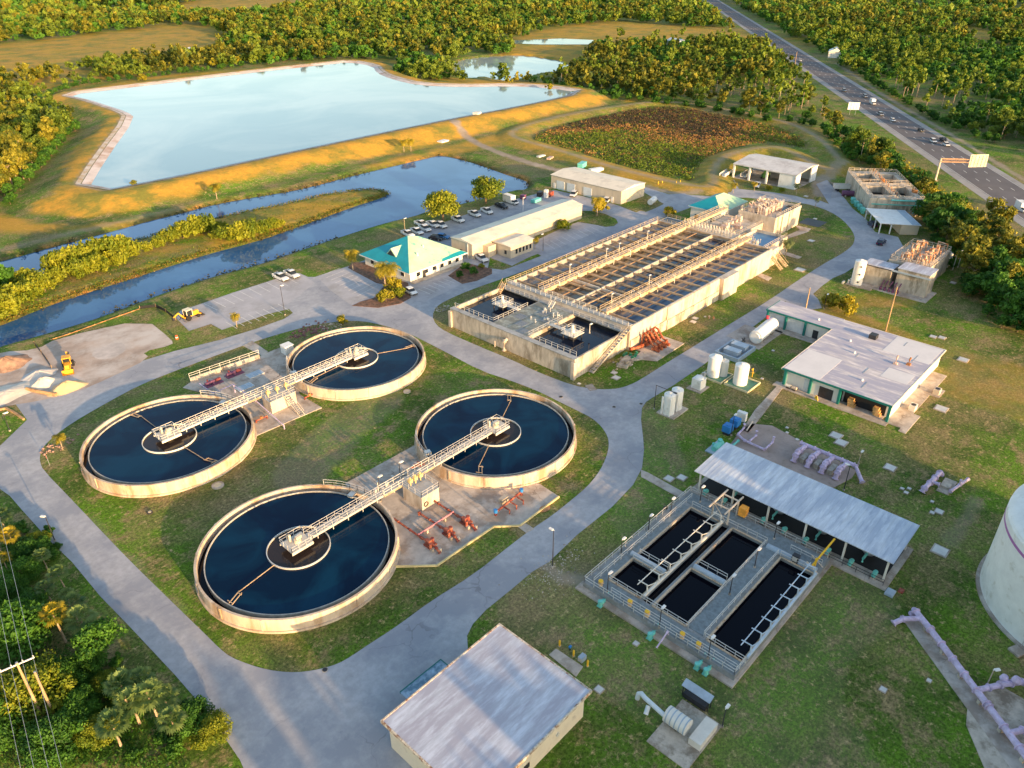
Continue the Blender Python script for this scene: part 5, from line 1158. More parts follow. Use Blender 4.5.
q = thing('tank_slab', 'pale slab carrying the pair of tall white tanks at the road corner', 'slab', (xx, yy, 0)); MB().box(xx-2.3, xx+3.2, yy-2.0, yy+2.0, 0, .25).build('slab_body', PAD, q); MB().box(xx-2.3, xx+3.2, yy-2.06, yy-2.0, 0, .2).build('edge', CONCL, q)
for k, (dx, dy) in enumerate(((-.9, .1), (1.7, 0))):
    q = vessel(xx+dx, yy+dy, 1.2, 4.3, ('nearer tall white tank of the pair at the road corner', 'rear tall white tank of the pair at the road corner')[k], .25, dome=.3)
    m = MB()
    for a in (-1, 1): m.box(xx+dx-1.32, xx+dx-1.1, yy+dy+a*.9-.15, yy+dy+a*.9+.15, .25, 4.2)
    m.build('side_channel', WHITE, q); MB().cyl(xx+dx-.6, yy+dy+.5, .12, 4.5, 4.75, 8).cyl(xx+dx-.6, yy+dy-.6, .12, 4.5, 4.75, 8).build('vent_cap', BLUE, q)
# horizontal tank and grey-blue containment unit
a = at(757, 337, 1.5); b = at(778, 322, 1.5)
q = thing('pressure_tank', 'white horizontal tank lying beside the teal framed wing', 'tank', (163, 68.6, 0)); m = MB(); m.tube([(157.2, 68.4, 2.0), (157.7, 68.4, 2.0), (166.2, 68.9, 2.0), (166.7, 68.9, 2.0)], 1.6, 28)
m.build('shell', WHITE, q, True); MB().lathe([(0, 0)], 0, 0) if 0 else MB().tube([(156.9, 68.4, 2.0), (157.25, 68.4, 2.0)], 1.15, 24).build('end_cap', WHITE, q)
MB().box(158.6, 159.2, 67.3, 69.6, 0, 1).box(164.6, 165.2, 67.6, 69.9, 0, 1).build('saddle', CONC, q); MB().box(155.6, 168, 66.4, 70.8, 0, .12).build('slab', PAD, q)
MB().cyl(165.8, 70, .35, 3.3, 4.1, 10).build('red_valve', M('bright_red', (.6, .05, .08), .5), q)
gear('valve_cluster', 'dark pump and pipes at the near end of the white horizontal tank', 155.6, 70.5, .1, DARK, 6, .7, 33, 'pump', 1.6)
q = thing('containment_basin', 'pale blue walled basin holding two covered blue tanks', 'basin', (150.6, 69.6, 0)); m = MB(); walls(m, 146.4, 154.8, 66.8, 72.8, 0, 1.0, .4); m.build('basin_wall', BLUEG, q); MB().box(146.8, 154.4, 67.2, 72.4, 0, .15).build('floor', PAD, q)
for k, x in enumerate((148.9, 152.3)):
    q2 = thing('covered_tank', ('nearer', 'farther')[k]+' flat topped blue grey tank inside the pale blue basin', 'tank', (x, 69.8, .15)); MB().box(x-.9, x+.9, 67.9, 71.4, .15, 1.5).build('tank_body', BLUEG, q2); MB().box(x-1, x+1, 67.8, 71.5, 1.5, 1.62).build('lid', M('lid_blue', (.42, .50, .58), .5), q2)
# aqua skid with blue motors
q = thing('pump_skid', 'aqua pump skid with pipes at the left end of the rosy slab', 'pump skid', (*at(722, 446), 0)); x, y = at(717, 449); m = MB(); m.box(x-2.2, x+2.4, y-1.3, y+1.3, 0, .2); m.build('base', BLUEG, q)
m = MB(); m.tube([(x-1.4, y, .7), (x+1.6, y, .7)], .55, 12); m.tube([(x+.2, y-1, .6), (x+.2, y+1.1, .6)], .35, 10); m.cyl(x+1.2, y+.2, .45, .2, 1.5, 12); pipe(m, [(x-1.9, y-1.9, .5), (x+4.6, y-1.9, .5)], .2, 2); m.build('pump_body', AQUA, q)
for k in range(2):
    x, y = at(727+k*7.5, 433.5-k*6.2); q = thing('motor_housing', ('lower', 'upper')[k]+' bright blue motor box on the pump skid', 'motor', (x, y, 0)); MB().box(x-.85, x+.85, y-.8, y+.8, .6, 2.0).build('housing', BLUE, q); MB().box(x-.7, x+.7, y-.65, y+.65, .0, .6).build('stand', DARK, q); MB().cyl(x, y, .5, 2.0, 2.15, 14).build('cap', BLUE, q)
x, y = at(741, 420); q = thing('electrical_cabinet', 'white electrical cabinet beyond the two blue motor boxes', 'cabinet', (x, y, 0)); MB().box(x-.4, x+.4, y-1, y+.9, 0, 1.9).box(x+.5, x+1.3, y-.6, y+.3, 0, 1.4).build('casing', WHITE, q); MB().box(x-.43, x-.4, y-.85, y-.1, .2, 1.7).build('door', RAILW, q)
m = MB(); pipe(m, [(*at(746, 433), .6), (*at(752, 424), .6)], .15, 2); tag(m.build('cream_pipe', CONCL), 'short cream pipe at the head of the footpath', 'pipe')
# lilac manifolds
def manifold(label, pts, r, branches, lab=None, rb=None, valves=()):
    q = thing('pipe_manifold', label, 'pipe manifold', (pts[0][0], pts[0][1], 0)); m = MB(); pipe(m, pts, r, 2.2); m.build('main_pipe', PURPLE, q)
    for b in branches: mm = MB(); pipe(mm, b, rb or r*.8, 1.4); mm.build('branch_pipe', PURPLE, q)
    for v in valves: MB().lathe([(0, v[2]), (.4, v[2]+.1), (.55, v[2]+.5), (.4, v[2]+.95), (0, v[2]+1.1)], v[0], v[1], 12).build('valve_body', PURPLE, q, True)
    return q
manifold('small lilac pipe loop with three risers beside the rosy slab', [(119.6, 52.2, .6), (118.6, 50.2, .6), (118.4, 46.0, .6)], .22, [[(119.8, 52.2, .6), (122.4, 52.4, .6), (122.4, 52.4, 1.5)], [(119.0, 49.4, .6), (121.6, 49.4, .6), (121.6, 49.4, 1.6)], [(118.5, 46, .6), (121.6, 46.0, .6), (121.8, 46, 1.7)]])
manifold('big lilac manifold with four bulky strainers on the rosy slab', [(123.6, 41.6, 1.6), (123.4, 31.2, 1.6), (121.2, 28.8, .3)], .36,
         [[(123.5, 40.4-k*2.6, 1.5), (121.4, 40.6-k*2.6, 1.4), (119.6, 40.6-k*2.6, 1.2), (119.2, 40.6-k*2.6, .2)] for k in range(4)], rb=.42, valves=[(120.6, 40.7-k*2.6, .9) for k in range(4)])
for k in range(3): tag(MB().rbox(121, 39.4-k*2.6, 2.6, .9, .1, 1.0).build('strainer_stand', CONC), 'grey strainer stand, %s from the left, between the branches of the big lilac manifold' % ('first', 'second', 'third')[k], 'stand')
# H-shaped lilac pipe on the lawn
manifold('thick lilac pipe lying on the lawn, left leg of the H shape', [(125.6, 20.2, .2), (126, 20.1, .8), (132.6, 19.6, .8), (133.2, 19.5, .2)], .42, [[(129, 20, .8), (129, 18.6, .8)]], rb=.3)
manifold('thinner lilac pipe with a post, right leg of the H shape', [(128.6, 16.6, .5), (134.6, 15.4, .5)], .26, [[(131.6, 16, .5), (131.6, 16, 1.6)]], rb=.15)
m = MB(); m.box(128, 133, 16.6, 18.6, .0, .1); m.box(129.5, 131, 17, 18.4, .1, .5); tag(m.build('grey_vault', CONC), 'grey slab joining the two lilac pipes on the lawn', 'slab')
# long lilac header bottom right
q = manifold('long lilac pipeline running along a narrow slab toward the bottom right corner', [(95.6, 11.6, .2), (95.6, 11.4, 1.1), (93.6, 8.8, 1.1), (85.6, -.6, 1.1), (78.5, -8.9, 1.1), (74, -14, 1.1)], .42,
    [[(94.8, 10.4, 1.0), (93.4, 12.2, .7), (92.2, 13.0, .2)], [(87.0, 1.2, 1.1), (90, -.8, 1.1), (97, -6.4, 1.1)], [(83.0, -3.4, 1.1), (86.2, -5.6, 1.1), (94, -12, 1.1)]], rb=.36,
    valves=[(91.4, -2.1, 1.3), (91.2, -.9, .8), (88.6, -7.6, 1.3), (88.9, -6.9, .8)])
ang = math.atan2(12.0, 10.2); c_, s_ = math.cos(ang), math.sin(ang)
m = MB(); m.add([(95.4-.3, 12.2, 0), (94.0, 11.8, 0), (68, -17.6, 0), (74.6, -17.6, 0)] and [(x, y, z) for z in (0, .15) for x, y in ((96.0, 11.2), (94.2, 12.6), (66, -20.4), (70.2, -22.6))], [(0, 3, 2, 1), (4, 5, 6, 7), (0, 1, 5, 4), (1, 2, 6, 5), (2, 3, 7, 6), (3, 0, 4, 7)])
tag(m.build('pipe_slab', PAD), kind='structure')
slab('pipe_slab', [(969,687),(1000,686),(1024,700),(1060,730),(1040,770),(985,770),(966,725)], .13, CONC)
m = MB()
for k in range(7): m.rbox(94-k*2.55, 9.2-k*3.0, .5, .9, .1, .8, ang)
m.build('support_block', CONC, q)
lamp(*at(986, 687), 3.2, 'short lamp on a cream pole beside the long lilac pipeline', 0, CONCL, ang=R_(-40))
# big white storage tank, right edge
t = thing('ground_storage_tank', 'huge white domed storage tank with a purple band, cut by the right edge', 'tank', (113.6, -7.9, 0)); X, Y, Rr = 113.6, -7.9, 15.1; HT = 13.2
MB().lathe([(Rr, 0), (Rr, HT), (Rr-.25, HT+.25)]+[(Rr*math.cos(a), HT+.25+2.6*math.sin(a)) for a in np.linspace(.1, PI/2, 10)], X, Y, 128).build('tank_shell', WHITE, t, True)
MB().ring(X, Y, Rr, Rr+.03, HT-1.5, HT-1.05, 128).build('purple_band', M('band_purple', (.42, .16, .40), .5, .05), t)
MB().ring(X, Y, Rr, Rr+.5, 0, .3, 128).build('footing', PAD, t)
a = math.atan2(1.6+7.9-0, 100.6-113.6); a = math.atan2(-2-Y+1.0, 98.6-X); ux, uy = math.cos(a), math.sin(a); nx, ny = -uy, ux; m = MB()
for s in (-.35, .35): m.bar((X+ux*(Rr+.2)+nx*s, Y+uy*(Rr+.2)+ny*s, .3), (X+ux*(Rr+.2)+nx*s, Y+uy*(Rr+.2)+ny*s, HT+1), .08); m.bar((X+ux*(Rr+.9)+nx*s, Y+uy*(Rr+.9)+ny*s, 2.3), (X+ux*(Rr+.9)+nx*s, Y+uy*(Rr+.9)+ny*s, HT+1), .06)
for k in range(28): z = .6+k*.4; m.bar((X+ux*(Rr+.2)-nx*.35, Y+uy*(Rr+.2)-ny*.35, z), (X+ux*(Rr+.2)+nx*.35, Y+uy*(Rr+.2)+ny*.35, z), .05)
m.build('ladder', ALU, t); MB().rbox(X+ux*(Rr+1.4), Y+uy*(Rr+1.4), 1.6, 1.6, 0, .3, a).build('ladder_slab', PAD, t)
# trailer-mounted generator group, bottom
Z0 = 0
t = thing('odour_scrubber', 'pale blue grey machine with curved duct and ribbed white hood on a slab', 'machine', (59.5, 27, 0))
MB().box(53.5, 61.5, 22.4, 28.0, 0, .12).build('slab', CONC, t)
m = MB(); m.tube([(55.6, 29.3, .3), (55.6, 29.3, 1.4), (56.2, 31.8, 1.6)], .4, 10) if 0 else m.tube([(57.6, 32.2, .2), (57.6, 32.1, 1.2), (57.6, 31.7, 1.6), (57.3, 31.0, 1.7), (56.9, 27.9, 1.6)], .3, 12); m.tube([(57.0, 30.2, 1.2), (56.2, 30.0, .5)], .3, 10); m.build('duct', M('duct_white', (.62, .68, .72), .45, .1), t, True)
m = MB(); m.tube([(57.6, 27.9, 1.3), (57.6, 24.9, 1.3)], 1.05, 22); m.build('ribbed_hood', M('hood_white', (.72, .70, .64), .5, .05), t, True)
m = MB()
for k in range(5): m.tube([(57.6, 27.6-k*.62, 1.3), (57.6, 27.45-k*.62, 1.3)], 1.08, 22)
m.build('hood_rib', BLUEG, t)
m = MB(); m.box(56.6, 60.6, 22.6, 24.2, .1, 1.2); m.build('louvre_box', RAILW, t)
t = thing('solar_panel', 'tilted grey panel shading a rack beside the ribbed machine', 'panel', (62.7, 26.5, 0)); m = MB(); m.add([(61.9, 28.6, 1.9), (61.9, 24.6, 1.9), (62.9, 24.6, 2.3), (62.9, 28.6, 2.3), (61.9, 28.6, 1.8), (61.9, 24.6, 1.8), (62.9, 24.6, 2.2), (62.9, 28.6, 2.2)], [(0, 3, 2, 1), (4, 5, 6, 7), (0, 1, 5, 4), (1, 2, 6, 5), (2, 3, 7, 6), (3, 0, 4, 7)]); m.build('panel_sheet', BLUEG, t)
MB().bar((62.1, 28.4, 0), (62.1, 28.4, 1.85), .1).bar((62.1, 24.8, 0), (62.1, 24.8, 1.85), .1).bar((62.8, 28.4, 0), (62.8, 28.4, 2.15), .1).bar((62.8, 24.8, 0), (62.8, 24.8, 2.15), .1).build('post', DARK, t); MB().box(61.8, 62.7, 25, 28.2, .1, .9).build('rack', DARK, t)
lamp(*at(722, 727), 3.4, 'short pole with blue tinted head right of the ribbed machine', 0, DARK)
# covers, manholes and small slabs in the grass
def cover(u, v, s, label, mat=PAD, round_=False, g=None, sy=None):
    x, y = at(u, v); q = thing('access_cover', label, 'cover', (x, y, 0), 0, g)
    if round_: MB().cyl(x, y, s, 0, .25, 24).build('rim', mat, q); MB().cyl(x, y, s*.6, .25, .29, 20).build('lid', M('lid_tan', (.62, .54, .36), .7), q)
    else: MB().box(x-s, x+s, y-(sy or s), y+(sy or s), 0, .16).build('frame', mat, q); MB().box(x-s*.8, x+s*.8, y-(sy or s)*.8, y+(sy or s)*.8, .16, .19).build('lid', ALU, q)
cover(218, 486, 1.05, 'round manhole with yellow lid between the two left clarifiers', CONC, True); cover(150, 513, .45, 'small dark round lid in the lawn below the far left clarifier', DARK, True)
cover(407, 392, .75, 'pale round manhole between the upper right and right clarifiers', CONCL, True)
for k, (u, v, s, l) in enumerate(((669, 479, .8, 'square pale cover by the footpath, left of two'), (682, 478, .8, 'square pale cover by the footpath, right of two'), (836, 436, 1.1, 'upper of two overlapping white covers on the right lawn'), (841, 443, 1.1, 'lower of two overlapping white covers on the right lawn'),
    (890, 468, 1.0, 'rough pale slab on the lawn left of the H shaped pipes'), (902, 489, .35, 'tiny white lid, left in a trio on the lawn'), (909, 489, .35, 'tiny white lid, upper right in a trio on the lawn'), (906, 493, .4, 'tiny white lid, lowest in a trio on the lawn'), (939, 512, .7, 'white lid cluster, right piece, below the H shaped pipes'), (932, 513, .4, 'white lid cluster, left piece, below the H shaped pipes'), (932, 502, .3, 'very small white lid just below the H shaped pipes'),
    (940, 551, 1.2, 'pale rectangular cover near the big storage tank'), (883, 690, .45, 'lonely white cover near the bottom right lawn'), (929, 681, .3, 'tiny white stub left of the lilac pipeline'), (599, 690, .55, 'pale square cover right of the grey roofed building'), (636, 644, .4, 'small pale cover in front of the basins'),
    (787, 428, .3, 'tiny white lid above the rosy slab, upper'), (787, 433, .3, 'tiny white lid above the rosy slab, lower'), (797, 440, .35, 'tiny white lid beside the rosy slab, near the big manifold'), (941, 409, 1.2, 'pale slab on the sunlit lawn right of the maintenance building'), (963, 360, 1.1, 'pale slab on the lawn behind the maintenance building'), (933, 337, .8, 'left white slab behind the maintenance building'), (942, 338, .8, 'right white slab behind the maintenance building'),
    (800, 270, 1.4, 'pale slab in the lawn by the far stairs, larger'), (693, 322, .7, 'brownish lid near the long tank wall, lower'), (695, 318.5, .7, 'brownish lid near the long tank wall, upper'), (705, 317, .25, 'tiny pale lid near the two brownish lids'), (616, 378, .8, 'white round-cornered cover by the road junction, lower'), (614, 373, .6, 'white cover by the road junction, upper'), (579, 384, .35, 'tiny pale stub beside the short path'), (762, 379, .3, 'tiny white stub left of the maintenance path'), (773, 351, .35, 'tiny white stub near the white horizontal tank'),
    (902, 284, .9, 'pale slab right of the chemical building'), (815, 219, .6, 'small white slab in the corner lawn, left'), (811, 241, 1.0, 'white slab at the end of the short path in the corner lawn'), (860, 332, .5, 'small pale slab beneath the tall wooden pole'), (953, 283, .8, 'pale slab at the hedge edge behind the chemical building'), (806, 196.5, .8, 'white slab on the verge below the open shed'))):
    cover(u, v, s, l)
for k, (u, v) in enumerate(((709, 318.5), (713.5, 319.5))):
    x, y = at(u, v); q = thing('fire_hydrant', ('left', 'right')[k]+' orange hydrant on the grass beside the long tank', 'hydrant', (x, y, 0)); MB().lathe([(.2, 0), (.16, .5), (.22, .55), (.2, .75), (0, .9)], x, y, 12).build('barrel', ORA, q); MB().tube([(x, y-.3, .55), (x, y+.3, .55)], .09, 8).build('outlet', ORA, q)
# orange pump row against the long tank
t = thing('pump_rack', 'rust orange rack of four looping pump pipes on a slab by the long tank', 'pump rack', (128, 84.6, .17))
for k in range(4):
    x = 138.6+k*1.45; m = MB(); m.tube([(x, 87.6, .3), (x, 87.4, 3.2), (x, 87.0, 3.6), (x, 86.2, 3.4), (x, 84.6, 1.5), (x, 83.2, .9)], .24, 8); m.tube([(x-.1, 84.6, .5), (x-.1, 82.6, .5)], .38, 10); m.cyl(x, 83.6, .34, .2, 1.5, 10); m.tube([(x+.3, 86.4, .2), (x+.3, 86.2, 3.2)], .14, 8); m.tube([(x-.3, 85.6, 1.2), (x+.6, 85.6, 1.2)], .3, 8); m.tube([(x, 86.6, 2.2), (x, 86.2, 2.2)], .36, 10); m.build('pump_loop', ORAP if 0 else M('orange_rust', (.30, .07, .03), .6, .4, 1.5, (.62, .22, .08), .3, 1.2), t)
m = MB(); pipe(m, [(134.6, 88.0, .5), (137.4, 86.9, .7), (143.4, 86.9, .7)], .35, 2); m.build('header_pipe', M('orange_rust', (.5, .13, .035)), t)
t = thing('green_valves', 'dark green valve group on rubble beside the low basin corner', 'valves', (117.5, 83.5, 0)); m = MB()
rr = random.Random(8)
for k in range(7): x, y = at(630, 357); x += rr.uniform(-1.4, 1.4); y += rr.uniform(-1.2, 1.2); m.cyl(x, y, .3, 0, .8+rr.random()*.6, 10); m.tube([(x-.6, y, .6), (x+.6, y, .6)], .18, 8)
m.build('valve_body', M('deep_green', (.01, .16, .09), .5), t)
x, y = at(626, 363); m = MB(); m.rbox(x, y, 5.2, 2.2, 0, .6, .3); m.rbox(x-1, y-.6, 1, 1, .6, 1.2); m.build('plinth', CONC, t)
x, y = at(640, 369)
def rocks(name, label, u, v, n, w, mat, seed, r0=.15, r1=.45, cat='rubble'):
    rg = random.Random(seed); x0, y0 = at(u, v); m = MB()
    for k in range(n):
        x, y, r = x0+rg.gauss(0, w), y0+rg.gauss(0, w*.6), rg.uniform(r0, r1); pts = [(x+r*rg.uniform(.7, 1.2)*math.cos(a)*c, y+r*rg.uniform(.7, 1.2)*math.sin(a)*c, z*r) for z, c in ((-.1, 1), (.5, .9), (.9, .3)) for a in [j*PI/3 for j in range(6)]]
        fs = [(j, (j+1) % 6, (j+1) % 6+6, j+6) for j in range(6)]+[(j+6, (j+1) % 6+6, (j+1) % 6+12, j+12) for j in range(6)]+[tuple(range(12, 18))]; m.add(pts, fs)
    return tag(m.build(name, mat), label, cat, None, 'stuff')
rocks('rubble', 'pale rubble scattered around the green valves', 628, 362, 60, 2.0, CONC, 2)
rocks('rubble', 'reddish rubble heap behind the upper right clarifier', 311, 331, 90, 2.6, M('reddish_rubble', (.22, .11, .10), .9, .3, 1.5), 3)
rocks('rubble', 'pale stones on the bed behind the upper right clarifier', 330, 326, 50, 2.4, CONC, 4, .1, .3)
rocks('rubble', 'pale stones in the planting bed corner', 442, 309, 40, 1.2, CONC, 5, .1, .3)
rocks('rubble', 'stones round the foot of the small palm at the left bend', 54, 447, 40, 1.6, M('brown_stones', (.35, .22, .18), .9, .3, 1.), 6, .12, .35)
rocks('gravel', 'loose grey gravel on the worn verge beside the tall dark lamp post', 556, 570, 240, 3.2, CONC, 9, .05, .14, 'gravel')
# ---- dirt yard: piles, machines, barrier
def heap(name, label, u, v, r, h, mat, seed, sx=1.4):
    rg = np.random.RandomState(seed); x0, y0 = at(u, v); n, mm = 30, 12; ph = rg.rand(6)*6; m = MB(); vs = [(x0, y0, h)]
    for i in range(1, mm+1):
        q = i/mm
        for k in range(n):
            a = 2*PI*k/n; rr_ = r*q*(1+.08*math.sin(3*a+ph[0])+.06*math.sin(5*a+ph[1])+.04*math.sin(8*a+ph[4])); z = h*(.5*(math.cos(q*PI)*.5+.5)+.5*(1-q))*(1+.05*math.sin(5*a+ph[2]+q*5)+.07*math.sin(9*a+ph[3]+q*3))+rg.rand()*.12*(1-q)*min(1, q*3)
            vs.append((x0+rr_*math.cos(a)*sx, y0+rr_*math.sin(a), max(0.0 if i == mm else .03, z)))
    fs = [(0, 1+k, 1+(k+1) % n) for k in range(n)]+[(1+(i-1)*n+k, 1+(i-1)*n+(k+1) % n, 1+i*n+(k+1) % n, 1+i*n+k) for i in range(1, mm) for k in range(n)]
    o_ = m.add(vs, fs).build(name, mat); o_.data.shade_smooth(); return tag(o_, label, 'sand pile')
heap('sand_pile', 'white sand pile, middle of the three by the yellow backhoe', 44, 384, 2.6, 1.6, SAND, 1); heap('sand_pile', 'grey white sand pile farthest from the road', 39, 375, 2.8, 1.1, M('grey_sand', (.56, .53, .50), .95, .1, .6), 2)
heap('sand_pile', 'golden sand pile closest to the road edge', 67, 388, 2.9, 1.6, SANDY, 3); heap('rubble_pile', 'brown rubble heap at the far left of the dirt yard', 6, 365, 4.0, 2.0, M('brown_heap', (.36, .22, .15), .95, .3, .8), 4); heap('sand_pile', 'low pale spoil bank at the left edge of the yard', 6, 394, 4.5, .7, SAND, 5, 1.8)
x0, y0 = at(27, 390); x1, y1 = at(57, 395)
def wheel(t, x, y, r, w, rz=0):
    c, s = math.cos(rz+PI/2), math.sin(rz+PI/2)
    return MB().tube([(x-c*w/2, y-s*w/2, r), (x+c*w/2, y+s*w/2, r)], r, 18).build('wheel', BLACK, t, world=False)
def machine(u, v, rz, label, mode):
    x, y = at(u, v); t = thing('backhoe_loader', label, 'backhoe', (x, y, .05), rz)
    m = MB(); m.box(-1.6, 2.6, -.45, .45, .7, 1.1); m.prism([(.6, -.5), (2.5, -.42), (2.5, .42), (.6, .5)], 1.1, 1.75); m.box(-1.4, -.3, -.9, .9, .7, 1.1); m.build('chassis', CAT, t, world=False)
    MB().box(-1.0, .55, -.75, .75, 1.1, 2.6).build('cab_glass', GLASS, t, world=False)
    m = MB(); m.box(-1.1, .7, -.85, .85, 2.6, 2.75)
    for a in (-1.0, .55):
        for b in (-.75, .75): m.box(a-.06, a+.06, b-.06, b+.06, 1.1, 2.6)
    m.build('cab_roof', CAT if mode else M('cab_cream', (.75, .68, .50)), t, world=False)
    for b in (-.95, .95): wheel(t, -.8, b, .72, .45); wheel(t, 2.0, b*.9, .45, .32)
    m = MB()
    for b in (-.6, .6): m.bar((.9, b, 1.3), (3.0, b, .6), .16, .22)
    m.build('loader_arm', CAT, t, world=False); MB().add([(3.0, -1.15, .1), (3.0, 1.15, .1), (3.0, 1.15, .95), (3.0, -1.15, .95), (3.8, -1.15, .1), (3.8, 1.15, .1)], [(0, 1, 2, 3), (0, 4, 5, 1), (0, 3, 4), (1, 5, 2)]).build('bucket', CAT if mode else DARK, t, world=False)
    m = MB(); m.bar((-1.6, 0, 1.0), (-2.8, 0, 2.6), .28, .3); m.bar((-2.8, 0, 2.6), (-4.3, 0, 1.9), .22, .26); m.build('boom', CAT, t, world=False)
    m = MB(); m.box(-4.6, -4.0, -.3, .3, 1.2, 1.9); m.bar((-1.8, -.9, .9), (-2.0, -1.3, .1), .15); m.bar((-1.8, .9, .9), (-2.0, 1.3, .1), .15); m.build('digging_bucket', DARK, t, world=False)
    return t
machine(69, 368, R_(-112), 'yellow backhoe loader parked among the sand piles in the dirt yard', 1)
t = machine(190, 319, R_(8), 'yellow and black tractor backhoe on the slab corner above the parking lot', 0)
m = MB(); 
def polyline_wall(name, label, pts, h, mat, cat='fence', r=.05):
    q = thing(name, label, cat, (*at(*pts[0]), 0)); P = ats(pts); m = MB()
    for a, b in zip(P[:-1], P[1:]): m.bar((*a, h/2), (*b, h/2), r, h)
    m.build('fabric', mat, q); m = MB()
    for a in P: m.bar((*a, 0), (*a, h+.15), .1)
    m.build('stake', WOOD, q); return q
polyline_wall('silt_fence', 'sagging silt fence, orange then black, running along the canal bank', [(51, 340), (70, 334), (95, 325), (120, 316), (140, 309)], .2, M('faded_orange', (.42, .19, .08), .9, .4, .8, (.12, .10, .05), .4, .5))
polyline_wall('silt_fence', 'black silt fence bending toward the tractor backhoe', [(140, 309), (156, 307), (166, 312), (176, 320)], .8, BLACK)
polyline_wall('silt_fence', 'black silt fence leaning behind the yellow backhoe', [(35, 345), (42, 354), (48, 362), (52, 369)], .9, DARK)
x, y = at(177, 339); q = thing('traffic_barrel', 'small orange marker beside the dirt yard corner', 'marker', (x, y, 0)); MB().lathe([(.35, 0), (.32, .5), (.26, 1.0), (0, 1.05)], x, y, 14).build('drum', M('marker_orange', (.75, .12, .03), .5), q); MB().ring(x, y, .33, .345, .4, .6, 16).build('band', WHITE, q)
m = MB(); a, b = at(27, 390), at(57, 396); m.tube([(*a, .3), ((a[0]+b[0])/2, (a[1]+b[1])/2-.4, .35), (*b, .3)], .4, 10); tag(m.build('fallen_log', M('log_brown', (.42, .25, .12), .9, .3, 1.)), 'curved brown log lying below the white sand pile', 'log')
m = MB(); P = ats([(-4, 411), (6, 409), (14, 413), (24, 420)]); [m.bar((*p, .2), (*q_, .2), .4, .4) for p, q_ in zip(P[:-1], P[1:])]; tag(m.build('brown_kerb', M('log_brown', (.42, .25, .12))), kind='structure')
# stop sign
x, y = at(50, 466); t = thing('stop_sign', 'red stop sign at the left road bend beside the small palm', 'sign', (x, y, 0), R_(170)); MB().tube([(0, 0, 0), (0, 0, 2.4)], .04, 8).build('post', STEEL, t, world=False)
m = MB(); vs = [(0.05+d, .42*math.cos(PI/8+k*PI/4), 2.1+.42*math.sin(PI/8+k*PI/4)) for d in (0, .04) for k in range(8)]; m.add(vs, [tuple(range(8))[::-1], tuple(range(8, 16))]+[(k, (k+1) % 8, (k+1) % 8+8, k+8) for k in range(8)]); sg = m.build('sign_face', M('sign_red', (.60, .03, .03), .5), t, world=False)
cu = bpy.data.curves.new('lettering', 'FONT'); cu.body = 'STOP'; cu.size = .3; cu.align_x = 'CENTER'; cu.align_y = 'CENTER'; cu.extrude = .004; cu.materials.append(WHITE)
tmp = bpy.data.objects.new('tmp', cu); col.objects.link(tmp); lm = bpy.data.meshes.new_from_object(tmp.evaluated_get(bpy.context.evaluated_depsgraph_get())); bpy.data.objects.remove(tmp)
tx = bpy.data.objects.new('lettering', lm); col.objects.link(tx); tx.parent = sg; tx.location = (.1, 0, 2.1); tx.rotation_euler = (PI/2, 0, PI/2)

